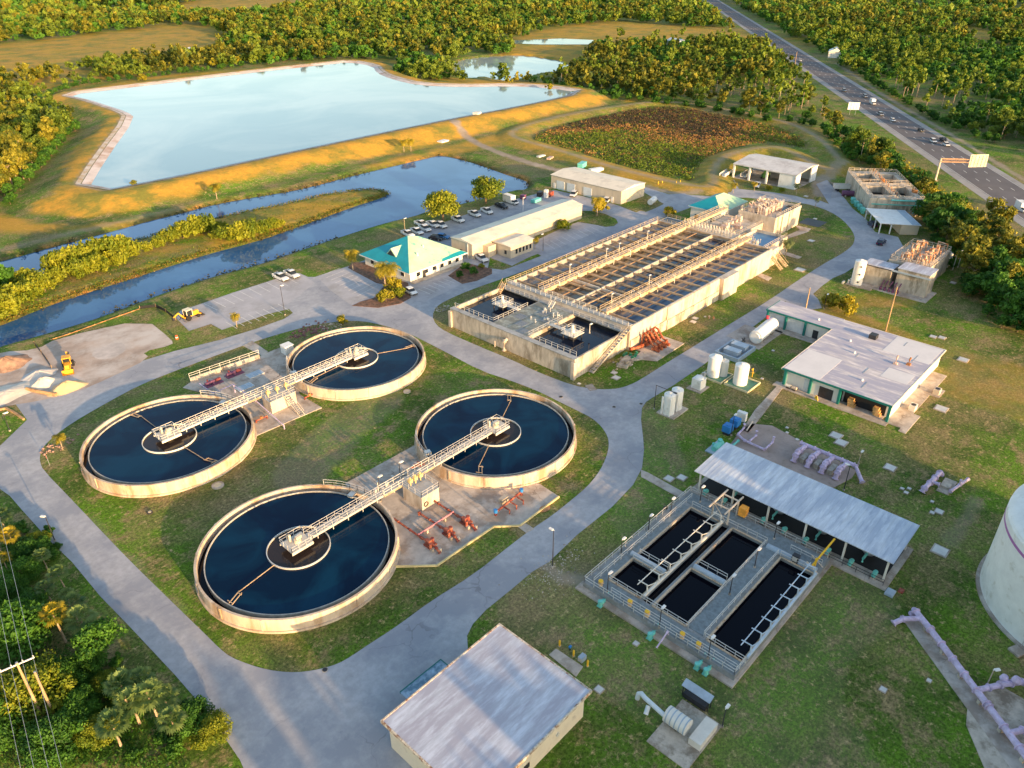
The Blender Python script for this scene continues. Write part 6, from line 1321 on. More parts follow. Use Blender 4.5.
# ================================================================ VEHICLES
def tyre(t, x, y, r=.36, w=.24): 
    q = MB().tube([(x, y-w/2, r), (x, y+w/2, r)], r, 16).build('wheel', BLACK, t, world=False); MB().tube([(x, y-w/2-.01, r), (x, y+w/2+.01, r)], r*.55, 10).build('rim', ALU, q, world=False)
def body_loft(m, secs):
    """secs: (x, half width, z bottom, z top)"""
    vs = []
    for x, w, z0, z1 in secs: vs += [(x, -w, z0), (x, w, z0), (x, w, z1), (x, -w, z1)]
    n = len(secs); fs = [(0, 1, 2, 3), tuple(range(4*n-4, 4*n))]
    for i in range(n-1):
        for k in range(4): fs.append((4*i+k, 4*i+(k+1) % 4, 4*i+4+(k+1) % 4, 4*i+4+k))
    m.add(vs, fs)
def vehicle(kind, label, loc, rz, paint, group=None):
    t = thing({'pickup': 'pickup_truck', 'car': 'parked_car', 'van': 'box_van', 'suv': 'parked_suv'}[kind], label, {'pickup': 'pickup', 'car': 'car', 'van': 'van', 'suv': 'car'}[kind], loc, rz, group)
    L = {'pickup': 2.85, 'car': 2.3, 'suv': 2.45, 'van': 3.3}[kind]; h = 1.05 if kind in ('pickup', 'van') else .9
    m = MB(); m_secs = [(-L, .88, .5, h), (-L+.25, .95, .38, h+.02), (0, .97, .35, h+.03), (L-1.0, .95, .36, h+.02), (L-.2, .9, .4, h-.08), (L, .8, .5, h-.2)]
    body_loft(m, m_secs)
    if kind == 'pickup':
        m.box(-L+.02, -.95, -.96, -.84, h, h+.22); m.box(-L+.02, -.95, .84, .96, h, h+.22); m.box(-L+.02, -L+.12, -.84, .84, h, h+.22)
    m.build('body', paint, t, world=False)
    g = MB(); c0, c1 = {'pickup': (-.95, 1.35), 'car': (-1.75, 1.0), 'suv': (-2.3, 1.1), 'van': (1.2, 2.8)}[kind]; ch = h+(.85 if kind in ('pickup', 'suv') else .68)
    body_loft(g, [(c0, .86, h, h+.02), (c0+.3, .8, h, ch-.06), (c1-.75, .8, h, ch-.06), (c1, .86, h, h+.02)]); g.build('windows', GLASS, t, world=False)
    r = MB(); body_loft(r, [(c0+.22, .76, ch-.07, ch-.05), (c0+.5, .78, ch-.07, ch), (c1-.95, .78, ch-.07, ch), (c1-.68, .76, ch-.07, ch-.05)]); r.build('roof', paint, t, world=False)
    if kind == 'pickup': MB().box(-L+.1, -.95, -.85, .85, h-.2 if 0 else h+.005, h+.03).build('bed_floor', DARK, t, world=False)
    if kind == 'van': MB().box(-3.3, 1.2, -1.1, 1.1, .7, 3.0).build('box', WHITE, t, world=False)
    for x in (-L+.95, L-.95):
        for y in (-.86, .86): tyre(t, x, y)
    for y in (-.62, .62):
        MB().box(L-.12, L+.01, y-.17, y+.17, .62, .76).build('headlight', M('headlight', (.8, .8, .76), .2), t, world=False); MB().box(-L-.01, -L+.04, y-.15, y+.15, .62, .85).build('tail_light', M('tail_light', (.4, .01, .01), .3), t, world=False)
    MB().box(L-.1, L+.03, -.8, .8, .36, .66).build('bumper', DARK, t, world=False)
    return t
PW = M('car_white', (.78, .78, .77), .3, .02); PB = M('car_dark_blue', (.015, .02, .07), .25, .05); PS = M('car_silver', (.45, .47, .50), .3, .04, metal=.5); PK = M('car_black', (.02, .02, .025), .25, .05); PBL = M('car_blue', (.05, .22, .50), .3, .05)
GP = 'white pickups parked in the row by the canal'
row = [((408, 236), 'front bumper nearest the teal roof corner'), ((417, 233.5), 'second from the teal roof'), ((425, 230.5), 'third from the teal roof, nose out'), ((433, 226.5), 'fourth, just beside the second parked one'), ((441, 227), 'in the middle of the tight cluster'), ((458, 221.5), 'alone between cluster and the broad tree'), ((474.5, 216), 'under the gap between the two trees'), ((487, 213), 'left of the dark flatbed')]
P1 = vehicle('pickup', 'white pickup '+row[0][1], (*at(*row[0][0]), .06), R_(-97), PW, GP)
for (p, l) in row[1:]: copy_tree(P1, (*at(*p), .06), R_(-97+random.uniform(-6, 6)), 'white pickup in the canal row, '+l)
q = copy_tree(P1, (*at(421.5, 226), .06), R_(-92), 'white pickup at the back of the tight cluster near the water')
def variant(src, loc, rz, label, group=None):
    c = copy_tree(src, (*loc, .06), rz, label)
    if group: c['group'] = group
    elif 'group' in c: del c['group']
    return c
variant(P1, at(99, 309) if 0 else at(281, 279.5), R_(-88), 'white pickup at the end of the left car park, nearer the lamp post'); variant(P1, at(292, 276.5), R_(-90), 'white pickup at the end of the left car park, farther right of the pair')
variant(P1, at(481.5, 260.5), R_(-105), 'white pickup parked nose in beside the planted bed')
C1 = vehicle('car', 'white car by the golden bushes before the office', (*at(411, 293.5), .06), R_(-100), PW)
vehicle('suv', 'dark blue car standing in the yard by the chemical building', (*at(881, 244), .06), R_(3), PB)
vehicle('car', 'blue car beside the white pickup cluster, half behind the workshop', (*at(443, 238.5), .06), R_(-70), PBL)
vehicle('car', 'black car behind the office corner near the workshop', (*at(436, 240), .06), R_(-70), PK)
C2 = vehicle('suv', 'white and dark suv in front of the warehouse roller door', (*at(573.5, 196), .06), R_(203), PW)
vehicle('suv', 'white suv under the golden palms by the warehouse', (*at(606, 202.5), .06), R_(203), PW)
vehicle('van', 'white box truck at the far end of the pickup row', (*at(511, 203.5), .06), R_(-95), PW)
q = vehicle('pickup', 'dark flatbed pickup with white cab beside the box truck', (*at(501.5, 208), .06), R_(-97), PK)
vehicle('suv', 'small dark car in the shade under the white carport', (*at(872, 226), .06), R_(40), PB)
vehicle('pickup', 'white pickup parked under the open equipment shed', (*at(757, 187), .06), R_(200), PW)
# highway traffic (driving along the road axis)
hwang = R_(36.8)
for (u, v, kind, paint, l) in ((844, 91.5, 'suv', PS, 'silver blue car farthest along the highway'), (865, 97.5, 'suv', PS, 'grey car beside the white lorry on the highway'), (880.5, 115.5, 'suv', PS, 'silver car on the highway just below the white lorry'), (892.5, 121.5, 'car', PW, 'white car in the middle of the highway stretch'),
    (920.5, 131.5, 'car', PK, 'black car alone near the far shoulder of the highway'), (933, 142.5, 'suv', PW, 'white suv left of the dark car pair on the highway'), (946, 146, 'car', PW, 'white car overtaken beside the dark pickup on the highway'), (943, 141.5, 'pickup', PK, 'dark pickup behind the white car at the far shoulder'), (800, 61.5, 'car', PW, 'tiny pale car at the far top of the highway')):
    vehicle(kind, l, (*at(u, v), .08), hwang+PI, paint)
for (u, v, l) in ((872.5, 104.5, 'white lorry on the highway among the far cars'), (1021, 211, 'white van cut off by the right edge on the highway')): vehicle('van', l, (*at(u, v), .08), hwang+PI, PW)
for k, (u, v) in enumerate(((561, 397), (614, 407), (641, 404), (500, 331), (325, 670))):
    x, y = at(u, v); q = thing('manhole_cover', 'small dark manhole cover in the road, ' + ('beside the right clarifier', 'in the middle of the junction', 'at the right edge of the junction', 'between clarifiers and the low basin', 'at the lower edge of the clarifier lawn')[k], 'manhole', (x, y, .03)); MB().cyl(x, y, .42, .03, .06, 20).build('frame', CONC, q); MB().cyl(x, y, .33, .06, .075, 20).build('lid', DARK, q)
# overhead sign arm and roadside sign
s_, e_ = hws(935, 181); bx, by = at(935, 181); t = thing('overhead_sign', 'tan cantilever highway sign seen from behind, reaching over the lanes', 'road sign', (bx, by, 0)); tw = -nrm
HS = 8.2; 
MB().tube([(bx, by, 0), (bx, by, HS+.7)], .42, 14, .32).build('post', CONCL, t); L = 16.0
m = MB()
for z in (HS-.7, HS+.5):
    for o_ in (-.4, .4): m.bar((bx+e.x*o_, by+e.y*o_, z), (bx+tw.x*L+e.x*o_, by+tw.y*L+e.y*o_, z), .16)
for k in range(13):
    a = k*L/13; b = (k+1)*L/13
    for o_ in (-.4, .4): m.bar((bx+tw.x*a+e.x*o_, by+tw.y*a+e.y*o_, HS-.7), (bx+tw.x*b+e.x*o_, by+tw.y*b+e.y*o_, HS+.5), .09)
m.build('truss_arm', M('arm_rust', (.50, .30, .17), .7), t); m = MB(); a0, a1 = L-5.6, L+.8
p0 = Vector((bx, by, 0))+tw*a0-e*.55; p1 = Vector((bx, by, 0))+tw*a1-e*.55; m.bar((p0.x, p0.y, HS), (p1.x, p1.y, HS+.3), .1, 4.8); sg = m.build('sign_panel', M('sign_back', (.62, .56, .44), .6), t)
m = MB()
for k in range(5): p = p0.lerp(p1, (k+.5)/5)-e*.1; m.bar((p.x, p.y, HS-2.1), (p.x, p.y, HS+2.2), .12)
for z in (HS-1, HS+1): p, q_ = p0-e*.14, p1-e*.14; m.bar((p.x, p.y, z), (q_.x, q_.y, z), .1)
m.build('panel_rib', CONCL, sg); x, y = bx, by; MB().cyl(x, y, .8, 0, .4, 16).build('footing', CONC, t)
bx, by = at(852, 115); t = thing('roadside_sign', 'white sign board on two legs beside the highway verge', 'road sign', (bx, by, 0)); p0 = Vector((bx, by, 0))+nrm*2.9; p1 = Vector((bx, by, 0))-nrm*2.9
MB().bar((p0.x, p0.y, 4.6), (p1.x, p1.y, 4.6), .1, 3.8).build('board', WHITE, t); m = MB(); [m.bar((p.x, p.y, 0), (p.x, p.y, 6.4), .16) for p in (p0.lerp(p1, .25), p0.lerp(p1, .75))]; m.build('leg', STEEL, t)
for k in range(3): p = p0.lerp(p1, .25+.25*k)-e*.1; MB().bar((p.x, p.y, 2.8), (p.x, p.y, 6.4), .08).build('brace', STEEL, t)

# ================================================================ LAMPS AND POLES
lamp(*at(552.5, 567), 7.3, 'tall dark lamp post between the road curve and the black basins', 0, DARK, ang=R_(90))
lamp(*at(654, 409), 5.6, 'dark post with a long arm beside the pair of tall white tanks', 0, DARK, arm=4.4, ang=R_(-90), hm=DARK)
lamp(*at(285, 315), 8.0, 'slim lamp post on the grass strip between lot and road', 0, DARK)
lamp(*at(543, 251), 5.5, 'lamp post near the small office parking', 0, DARK, ang=R_(180)); lamp(*at(405, 232), 4.5, 'wood toned lamp post on the canal bank above the teal roof', 0, BEAM)
lamp(*at(523, 215), 6.0, 'thin white pole at the back wall of the workshop', 0, WHITE); lamp(*at(55, 541), 5.0, 'slender lamp post on the left verge beside the road', 0, DARK, ang=R_(120))
lamp(*at(10, 431), 4.0, 'small dark pole in the grass wedge at the left edge', 0, DARK); lamp(*at(824, 309), 4.0, 'thin post in front of the golden bush by the maintenance wing', 0, DARK)
x, y = at(833, 472); lamp(117.2, 30.4, 5.4, 'dark lamp post at the right end of the rosy slab', 0, DARK, ang=R_(100)); lamp(126.6, 31.6, 2.6, 'short cream lamp beside the end of the big lilac manifold', 0, CONCL); lamp(119.2, 53.3, 4.6, 'dark lamp post at the head of the rosy slab by the lilac loop', 0, DARK)
def wood_pole(name, label, x, y, h, r=.19, lean=(0, 0)):
    t = thing(name, label, 'utility pole', (x, y, 0)); MB().tube([(0, 0, 0), (lean[0], lean[1], h)], r, 12, r*.65).build('pole', WOOD, t, world=False); MB().cyl(lean[0], lean[1], r*.7, h, h+.08, 10).build('cap', STEEL, t, world=False); return t
wood_pole('wooden_pole', 'tall pale wooden pole behind the maintenance building', 185.6, 48.4, 11.6)
wood_pole('wooden_pole', 'shorter wooden pole beside the golden bush behind the teal framed wing', 178.4, 66.0, 8.6)
wood_pole('wooden_pole', 'pale pole among the forest left of the highway top', *at(794, 70), 12)
px, py = 5.3, 83.0; HP = 11.4
t = wood_pole('utility_pole', 'wooden power pole with white crossarm at the lower left corner', px, py, HP, .2)
ca = math.atan2(at(35, 663, HP)[1]-at(5, 676, HP)[1], at(35, 663, HP)[0]-at(5, 676, HP)[0]); dx, dy = math.cos(ca), math.sin(ca); W3 = 1.75
arm_ = MB().bar((-dx*W3, -dy*W3, HP-.25), (dx*W3, dy*W3, HP-.25), .12, .14).build('crossarm', WHITE, t, world=False)
for k in (-1, -.35, .35, 1): MB().lathe([(.05, HP-.2), (.1, HP-.05), (.05, HP+.12)], dx*W3*k*.95, dy*W3*k*.95, 10).build('insulator', ALU, t, world=False)
wood_pole('utility_pole', 'second shorter wooden pole leaning beside the power pole', px+1.0, py-1.2, 9.6, .19, (.1, .3))
for k in (-1, -.35, .35, 1):
    a = Vector((px+dx*W3*k*.95, py+dy*W3*k*.95, HP+.1)); for_ = Vector((-dy, dx, 0)); pts = []
    for sgn, name in ((1, 'power_line'),):
        P = []
        for i in range(-12, 13): s = i/12*45; P.append(a+for_*s+Vector((0, 0, (abs(s)/45)**2*1.0-abs(s)/45*2.2+0)))
        o_ = MB().tube(P, .022, 5).build('power_line', STEEL); tag(o_, 'power line passing over the crossarm, %s wire from the left' % {-1: 'first', -.35: 'second', .35: 'third', 1: 'fourth'}[k], 'power line')
# yard clutter by the canal near the warehouse
rr = random.Random(5)
for k, (u, v, mat, l, sz) in enumerate(((536, 202, AQUA, 'aqua skip lying between workshop and canal', (4.2, 1.6, 1.1)), (546, 198, WHITE, 'upright white unit beside the aqua skip', (1.2, 1.2, 3.0)), (550, 196, RED, 'red skip by the warehouse left corner', (2.6, 1.8, 1.6)), (540, 196, DARK, 'dark machine behind the aqua skip', (2.6, 1.6, 1.6)), (523, 199, PINK, 'maroon bin next to the box truck', (1.8, 1.6, 1.5)), (582, 168, AQUA, 'aqua container behind the warehouse roof', (5, 2.2, 2.2)), (596, 172, WHITE, 'long pale container behind the warehouse', (6, 2.2, 1.4)),
    (541, 157, WWALL, 'pale pallet stack left on the basin bank', (4.2, 1.6, .6)), (550, 159, HWM, 'brown pallet stack right on the basin bank', (4, 1.6, .7)), (443, 142, WHITE, 'pale slab pile on the berm foot by the canal end', (5, 3, .6)), (477, 115.5, WWALL, 'inlet structure of pale concrete on the reservoir rim', (3.6, 3, 1.2)))):
    x, y = at(u, v, ZRES if k == 10 else 0); q = thing('skip' if 'skip' in l else 'yard_item', l, 'container', (x, y, 0), R_(rr.uniform(-20, 20))); a, b, c = sz; zb = ZRES+.4 if k == 10 else 0
    q.location.z = zb; m = MB(); m.box(-a/2, a/2, -b/2, b/2, .15, c); m.build('container_body', mat, q, world=False); MB().box(-a/2-.05, a/2+.05, -b/2-.05, b/2+.05, c, c+.1).build('rim', mat, q, world=False); MB().box(-a/2+.2, -a/2+.4, -b/2, b/2, 0, .15).box(a/2-.4, a/2-.2, -b/2, b/2, 0, .15).build('skid', DARK, q, world=False)
for k, (u, v) in enumerate(((658, 186), (662, 185.5), (676, 186), (680, 185))):
    x, y = at(u, v); q = thing('marker_post', 'yellow marker post on the bank behind the warehouse, %s from the left' % ('first', 'second', 'third', 'fourth')[k], 'post', (x, y, 0)); MB().tube([(x, y, 0), (x, y, 1.8)], .14, 8).build('post_body', YEL, q); MB().cyl(x, y, .25, 0, .1, 8).build('base', CONC, q)
x, y = at(652, 204); q = vessel(x, y, .1, .1, 'x') if 0 else thing('propane_tank', 'white horizontal gas tank on the grass beside the warehouse gable', 'tank', (x, y, 0), R_(15)); MB().lathe([(0, 0)], 0, 0) if 0 else MB().tube([(-2.4, 0, 1.3), (-2.1, 0, 1.3), (2.1, 0, 1.3), (2.4, 0, 1.3)], 1.0, 20).build('shell', WHITE, q, world=False, smooth=True); MB().box(-1.6, -1.2, -.7, .7, 0, .6).box(1.2, 1.6, -.7, .7, 0, .6).build('saddle', CONC, q, world=False)
# machinery inside the equipment shed
for k, (x, y, mat, l) in enumerate(((289, 141.2, WWALL, 'long pale tipping trailer backed into the shed'), (284, 147.6, WWALL, 'pale low trailer just outside the shed left end'), (292, 134.5, M('mow_green', (.05, .15, .04)), 'green tractor in the middle of the shed'), (292, 126.5, DARK, 'dark machinery crowding the right bay of the shed'))):
    q = thing('trailer' if k < 2 else 'shed_machine', l, 'machine', (x, y, .1), R_(190)); m = MB(); m.box(-4.2, 4.2, -1.2, 1.2, .8, 1.0) if k < 2 else m.box(-1.8, 1.8, -1.2, 1.2, .6, 2.0); m.build('bed', mat, q, world=False); m = MB()
    if k < 2: m.box(-4.2, 4.2, -1.2, -1.1, 1, 2.0); m.box(-4.2, 4.2, 1.1, 1.2, 1, 2.0)
    else: m.box(-.6, .8, -.7, .7, 2, 2.9)
    m.build('sides', mat, q, world=False)
    for a in (-1.5, 1.5):
        for b in (-1.1, 1.1): MB().tube([(a, b-.15, .5), (a, b+.15, .5)], .5, 12).build('wheel', BLACK, q, world=False)
# ================================================================ VEGETATION
LEAF = {'olive': leaf_mat('foliage_olive', (.022, .070, .010), (.20, .27, .028)), 'green': leaf_mat('foliage_green', (.020, .080, .012), (.10, .24, .025)),
        'gold': leaf_mat('foliage_golden', (.16, .18, .016), (.44, .36, .024)), 'fan': leaf_mat('fan_palm_green', (.07, .14, .045), (.24, .32, .09)), 'palm': leaf_mat('palm_green', (.07, .12, .045), (.24, .27, .10)), 'amber': leaf_mat('foliage_amber', (.05, .085, .012), (.31, .28, .028)), 'palmgold': leaf_mat('palm_golden', (.18, .17, .016), (.46, .36, .03)),
        'rust': leaf_mat('foliage_rusty', (.13, .07, .02), (.28, .15, .035)), 'lime': leaf_mat('foliage_lime', (.10, .16, .012), (.32, .33, .022)), 'scrub': leaf_mat('scrub_leaf', (.12, .08, .03), (.46, .24, .08), .2)}
def quads(C, S, rng, flat=.0, nrm_=None):
    n = len(C); d = rng.normal(size=(n, 3)); 
    if nrm_ is not None: d = d*.7+nrm_*1.3
    d /= np.linalg.norm(d, axis=1)[:, None]+1e-9
    a = np.cross(d, rng.normal(size=(n, 3))); a /= np.linalg.norm(a, axis=1)[:, None]+1e-9; b = np.cross(d, a)
    S = S[:, None]; r = rng.uniform(.55, 1, (n, 1))
    return np.stack([C-a*S, C+b*S*r*.7, C+a*S, C-b*S*r*.7], 1).reshape(-1, 3)
def mesh_np(name, V, tint, mat, extra=None):
    n = len(V)//4; me = bpy.data.meshes.new(name); me.vertices.add(len(V)); me.vertices.foreach_set('co', V.astype(np.float32).ravel())
    me.loops.add(len(V)); me.loops.foreach_set('vertex_index', np.arange(len(V), dtype=np.int32)); me.polygons.add(n); me.polygons.foreach_set('loop_start', np.arange(0, len(V), 4, dtype=np.int32))
    me.update(calc_edges=True)
    at_ = me.attributes.new('tint', 'FLOAT', 'POINT'); at_.data.foreach_set('value', np.repeat(tint, 4).astype(np.float32)); me.materials.append(mat); return me
def crown_pts(seed, R, H, z0, lobes, per, size, shape='broad'):
    """leaf positions of a crown: many uneven lobes with gaps between them"""
    rng = np.random.RandomState(seed); P = []; T = []; Sz = []; Nn = []
    for i in range(lobes):
        a = rng.uniform(0, 2*PI); q = rng.uniform(0, 1)**.6
        hz = rng.uniform(0, 1)
        rr_ = R*(q if shape == 'broad' else q*.8)*math.sqrt(max(.08, 1-(2*hz-.9)**2*.8))
        c = np.array([math.cos(a)*rr_, math.sin(a)*rr_, z0+hz*H]); lr = R*rng.uniform(.24, .44)*(1.0 if shape == 'broad' else .8)
        d = rng.normal(size=(per, 3)); d /= np.linalg.norm(d, axis=1)[:, None]; rad = rng.uniform(.35, 1.08, (per, 1))**.6
        P.append(c+d*rad*lr*np.array([1, 1, .72])); Nn.append(d); T.append(np.clip(rng.normal(.5, .22)+rng.normal(0, .14, per), 0, 1)); Sz.append(size*rng.uniform(.6, 1.3, per))
    P = np.concatenate(P); return P, np.concatenate(T), np.concatenate(Sz), np.concatenate(Nn), rng
def crown_mesh(name, mat, *a, **k):
    P, T, S, Nn, rng = crown_pts(*a, **k); return mesh_np(name, quads(P, S, rng, nrm_=Nn), T, mat)
def trunk_mesh(seed, h, r, limbs=5, spread=2.0, lean=.3, mat=BARK):
    rg = random.Random(seed); m = MB(); tx, ty = rg.uniform(-lean, lean), rg.uniform(-lean, lean); m.tube([(0, 0, -.2), (tx*.4, ty*.4, h*.45), (tx, ty, h)], r, 8, r*.45)
    for k in range(limbs):
        a = rg.uniform(0, 2*PI); z = h*rg.uniform(.5, .95); m.tube([(tx*z/h, ty*z/h, z), (tx+math.cos(a)*spread*.5, ty+math.sin(a)*spread*.5, z+spread*.45), (tx+math.cos(a)*spread, ty+math.sin(a)*spread, z+spread*.7)], r*.42, 6, r*.15)
    me = bpy.data.meshes.new('trunk'); me.from_pydata(m.v, [], m.f); me.materials.append(mat); return me
def fan_palm(seed, L, nf, mat):
    rng = np.random.RandomState(seed); V = []; T = []
    for i in range(nf):
        a = i*2.4+rng.uniform(-.2, .2); el = R_(75-95*(i/nf)**.9+rng.uniform(-8, 8)); d = np.array([math.cos(a)*math.cos(el), math.sin(a)*math.cos(el), math.sin(el)]); s = np.array([-math.sin(a), math.cos(a), 0]); up = np.cross(s, d)
        b = d*L*rng.uniform(.42, .6); tint = np.clip(rng.normal(.5, .25), 0, 1); w = s*L*.012; V += [w*0-w, w, b+w, b-w]; T.append(tint*.6)
        for k in range(9):
            q = R_(-70+140*k/8+rng.uniform(-3, 3)); f = d*math.cos(q)+s*math.sin(q); Lk = L*.52*(.7+.3*math.cos(q)); mid = b+f*Lk*.6+up*.02*L; tip = b+f*Lk-np.array([0, 0, 1])*Lk*rng.uniform(.12, .4); g = np.cross(f, up)*L*.05
            V += [b, mid+g, tip, mid-g]; T.append(tint+rng.normal(0, .1))
    return mesh_np('crown', np.array(V), np.clip(np.array(T), 0, 1), mat)
def palm_crown(seed, L, nf, mat, droop=1.0):
    rng = np.random.RandomState(seed); V = []; T = []
    for i in range(nf):
        a = 2*PI*i/nf*2.618+rng.uniform(-.2, .2); el = R_(rng.uniform(-25, 75)); p = np.array([0., 0, 0]); Lf = L*rng.uniform(.75, 1.1); seg = 9; ds = Lf/seg; tint = np.clip(rng.normal(.5, .25), 0, 1)
        for k in range(seg):
            d = np.array([math.cos(a)*math.cos(el), math.sin(a)*math.cos(el), math.sin(el)]); sd = np.array([-math.sin(a), math.cos(a), 0]); wl = L*.26*math.sin(PI*(k+1.2)/(seg+1.5))
            q = p+d*ds
            for s in (-1, 1):
                for j in (0, .34, .67):
                    tip = (sd*s*wl+d*wl*.6+np.array([0, 0, -wl*rng.uniform(.4, 1.1)]))*rng.uniform(.85, 1.15); o_ = p+(q-p)*j; g = d*L*.014
                    V += [o_, o_+tip*.5+g, o_+tip, o_+tip*.5-g]; T.append(tint+rng.normal(0, .1))
            g = sd*L*.012; V += [p-g, p+g, q+g, q-g]; T.append(tint*.7)
            p = q; el -= droop*R_(14)
    return mesh_np('crown', np.array(V), np.clip(np.array(T), 0, 1), mat)
TPL = {}
def T_(key, crown, trunk): TPL[key] = (crown, trunk)
for i in range(3):
    T_(f'bushy{i}', crown_mesh('crown', LEAF['olive'], 10+i, 3.6, 4.6, 2.6, 26, 62, .42), trunk_mesh(i, 4.6, .22))
    T_(f'amber{i}', crown_mesh('crown', LEAF['amber'], 500+i, 3.3, 5.4, 3.4, 22, 60, .42), trunk_mesh(510+i, 6.0, .2, 6, 1.8, .4, BARKL))  # amber crowns: golden sunlight on the woods put into the leaf colour
    T_(f'green{i}', crown_mesh('crown', LEAF['green'], 20+i, 3.4, 3.8, 1.8, 24, 62, .42), trunk_mesh(30+i, 4.0, .2))
    T_(f'tall{i}', crown_mesh('crown', LEAF['olive'], 40+i, 2.7, 5.5, 7.0, 18, 60, .40, 'tall'), trunk_mesh(50+i, 9.5, .2, 6, 1.8, .5, BARKL))
    T_(f'lime{i}', crown_mesh('crown', LEAF['lime'], 60+i, 3.4, 2.6, 1.2, 26, 70, .34), trunk_mesh(70+i, 2.6, .16))
    T_(f'gold{i}', crown_mesh('crown', LEAF['gold'], 80+i, 2.6, 2.4, .9, 20, 60, .34), trunk_mesh(90+i, 2.2, .12))
    T_(f'palm{i}', palm_crown(100+i, 2.4, 34, LEAF['palm']), trunk_mesh(110+i, 5.0, .17, 0, 0, .25, BARKL))
    T_(f'gpalm{i}', palm_crown(120+i, 2.4, 34, LEAF['palmgold']), trunk_mesh(130+i, 4.2, .16, 0, 0, .2, BARKL))
T_('big0', crown_mesh('crown', LEAF['lime'], 200, 5.6, 4.4, 3.2, 44, 110, .40), trunk_mesh(201, 5.5, .35, 8, 3.2)); T_('big1', crown_mesh('crown', LEAF['lime'], 202, 5.6, 4.2, 3.2, 44, 110, .40), trunk_mesh(203, 5.5, .35, 8, 3.2))
T_('near0', crown_mesh('crown', LEAF['green'], 210, 5.2, 4.2, 2.4, 60, 220, .26), trunk_mesh(211, 5, .3, 8, 2.6)); T_('near1', crown_mesh('crown', LEAF['lime'], 212, 4.6, 3.8, 2.2, 56, 220, .24), trunk_mesh(213, 5, .28, 8, 2.4)); T_('near2', crown_mesh('crown', LEAF['green'], 214, 3.0, 2.6, 3.6, 30, 190, .22), trunk_mesh(215, 5.4, .18, 7, 1.6, .5, BARKL)); T_('shrub', crown_mesh('crown', LEAF['green'], 216, 1.4, 1.2, .3, 18, 90, .17), trunk_mesh(217, 1.0, .07, 4, .5))
T_('npalm', fan_palm(220, 2.4, 28, LEAF['fan']), trunk_mesh(221, 4.6, .2, 0, 0, .4, BARKL)); T_('ngpalm', fan_palm(222, 2.2, 26, LEAF['palmgold']), trunk_mesh(223, 5.6, .2, 0, 0, .5, BARKL))
PALMTOP = {}
def plant(key, x, y, label, s=1.0, name='tree', cat='tree', z=0, group=None, rz=None, th=None, hs=1.0):
    t = thing(name, label, cat, (x, y, z), random.uniform(0, 6.28) if rz is None else rz, group)
    t.scale = (s, s, s*hs); cr, tr = TPL[key]
    c = bpy.data.objects.new('crown', cr); col.objects.link(c); c.parent = t
    if 'palm' in key: c.location = (tr.vertices[-1].co.x, tr.vertices[-1].co.y, max(v.co.z for v in tr.vertices))
    k = bpy.data.objects.new('trunk', tr); col.objects.link(k); k.parent = t; return t
def pl(key, u, v, label, s=1.0, name='tree', cat='tree', z=0, **k): x, y = at(u, v, z); return plant(key, x, y, label, s, name, cat, z, **k)
pl('big0', 443, 220, 'broad round tree by the canal, left of the pickup row pair', 1.1, 'broad_tree'); pl('big1', 486, 203.5, 'broad round tree by the canal, right of the pair above the flatbed', 1.1, 'broad_tree')
pl('gpalm0', 353, 270, 'golden palm at the left corner of the teal roofed office', 1.25, 'palm_tree', 'palm'); pl('gpalm1', 386, 291, 'tall golden palm in front of the office, left trunk', 1.6, 'palm_tree', 'palm'); pl('gpalm2', 392, 290, 'tall golden palm in front of the office, right trunk', 1.55, 'palm_tree', 'palm')
pl('gold0', 386, 302, 'golden green round shrub at the tip of the office bed', .9, 'shrub', 'shrub'); pl('gold1', 392, 291, 'golden flowering shrub below the two tall palms', 1.0, 'shrub', 'shrub'); pl('lime0', 399, 297, 'green shrub beside the white car in the office bed', .6, 'shrub', 'shrub')
pl('gpalm0', 237, 327, 'small golden palm on the strip under the parking lot', .75, 'palm_tree', 'palm'); pl('gpalm1', 63, 450, 'small yellow palm at the left road bend', .72, 'palm_tree', 'palm'); pl('gold2', 343, 324, 'round yellow green bush behind the upper right clarifier', .62, 'shrub', 'shrub')
pl('gpalm2', 535, 249, 'small golden palm between small office and parking', .75, 'palm_tree', 'palm'); pl('gpalm0', 597, 216, 'golden palm on the lawn by the workshop end, left of the pair', 1.35, 'palm_tree', 'palm'); pl('gold0', 599, 213, 'golden leafy tree behind the lawn palm by the workshop', 1.2, 'shrub', 'shrub')
pl('lime1', 563, 230, 'light green bush against the workshop wall', .75, 'shrub', 'shrub'); pl('gold1', 668, 216, 'golden bush at the upper left corner of the long tank', .85, 'shrub', 'shrub')
for k, (u, v, s) in enumerate(((466, 271, .42), (474, 275, .4), (460, 278, .35), (481, 268, .3))): pl(('green0', 'green1', 'green2', 'lime2')[k], u, v, ('dark bush in the mulched bed, upper', 'dark bush in the mulched bed, right', 'dark bush in the mulched bed, lowest', 'pale green bush at the bed corner by the pickup')[k], s, 'shrub', 'shrub')
for k, (u, v) in enumerate(((733, 193), (754, 191), (768, 190), (782, 192), (796, 195), (815, 208))): pl(('gpalm0', 'gpalm1', 'gold2', 'lime0', 'palm1', 'palm2')[k], u, v, ('small golden palm before the shed, first from the left', 'small golden palm before the shed trailer, second', 'low golden bush before the shed, third', 'low yellow green bush before the shed, fourth', 'small palm before the shed gable, fifth', 'small lone palm on the corner of the slab road')[k], (.75, .7, .5, .38, .75, .7)[k], 'palm_tree' if 'palm' in ('gpalm0', 'gpalm1', 'gold2', 'lime0', 'palm1', 'palm2')[k] else 'shrub', 'palm' if k in (0, 1, 4, 5) else 'shrub')
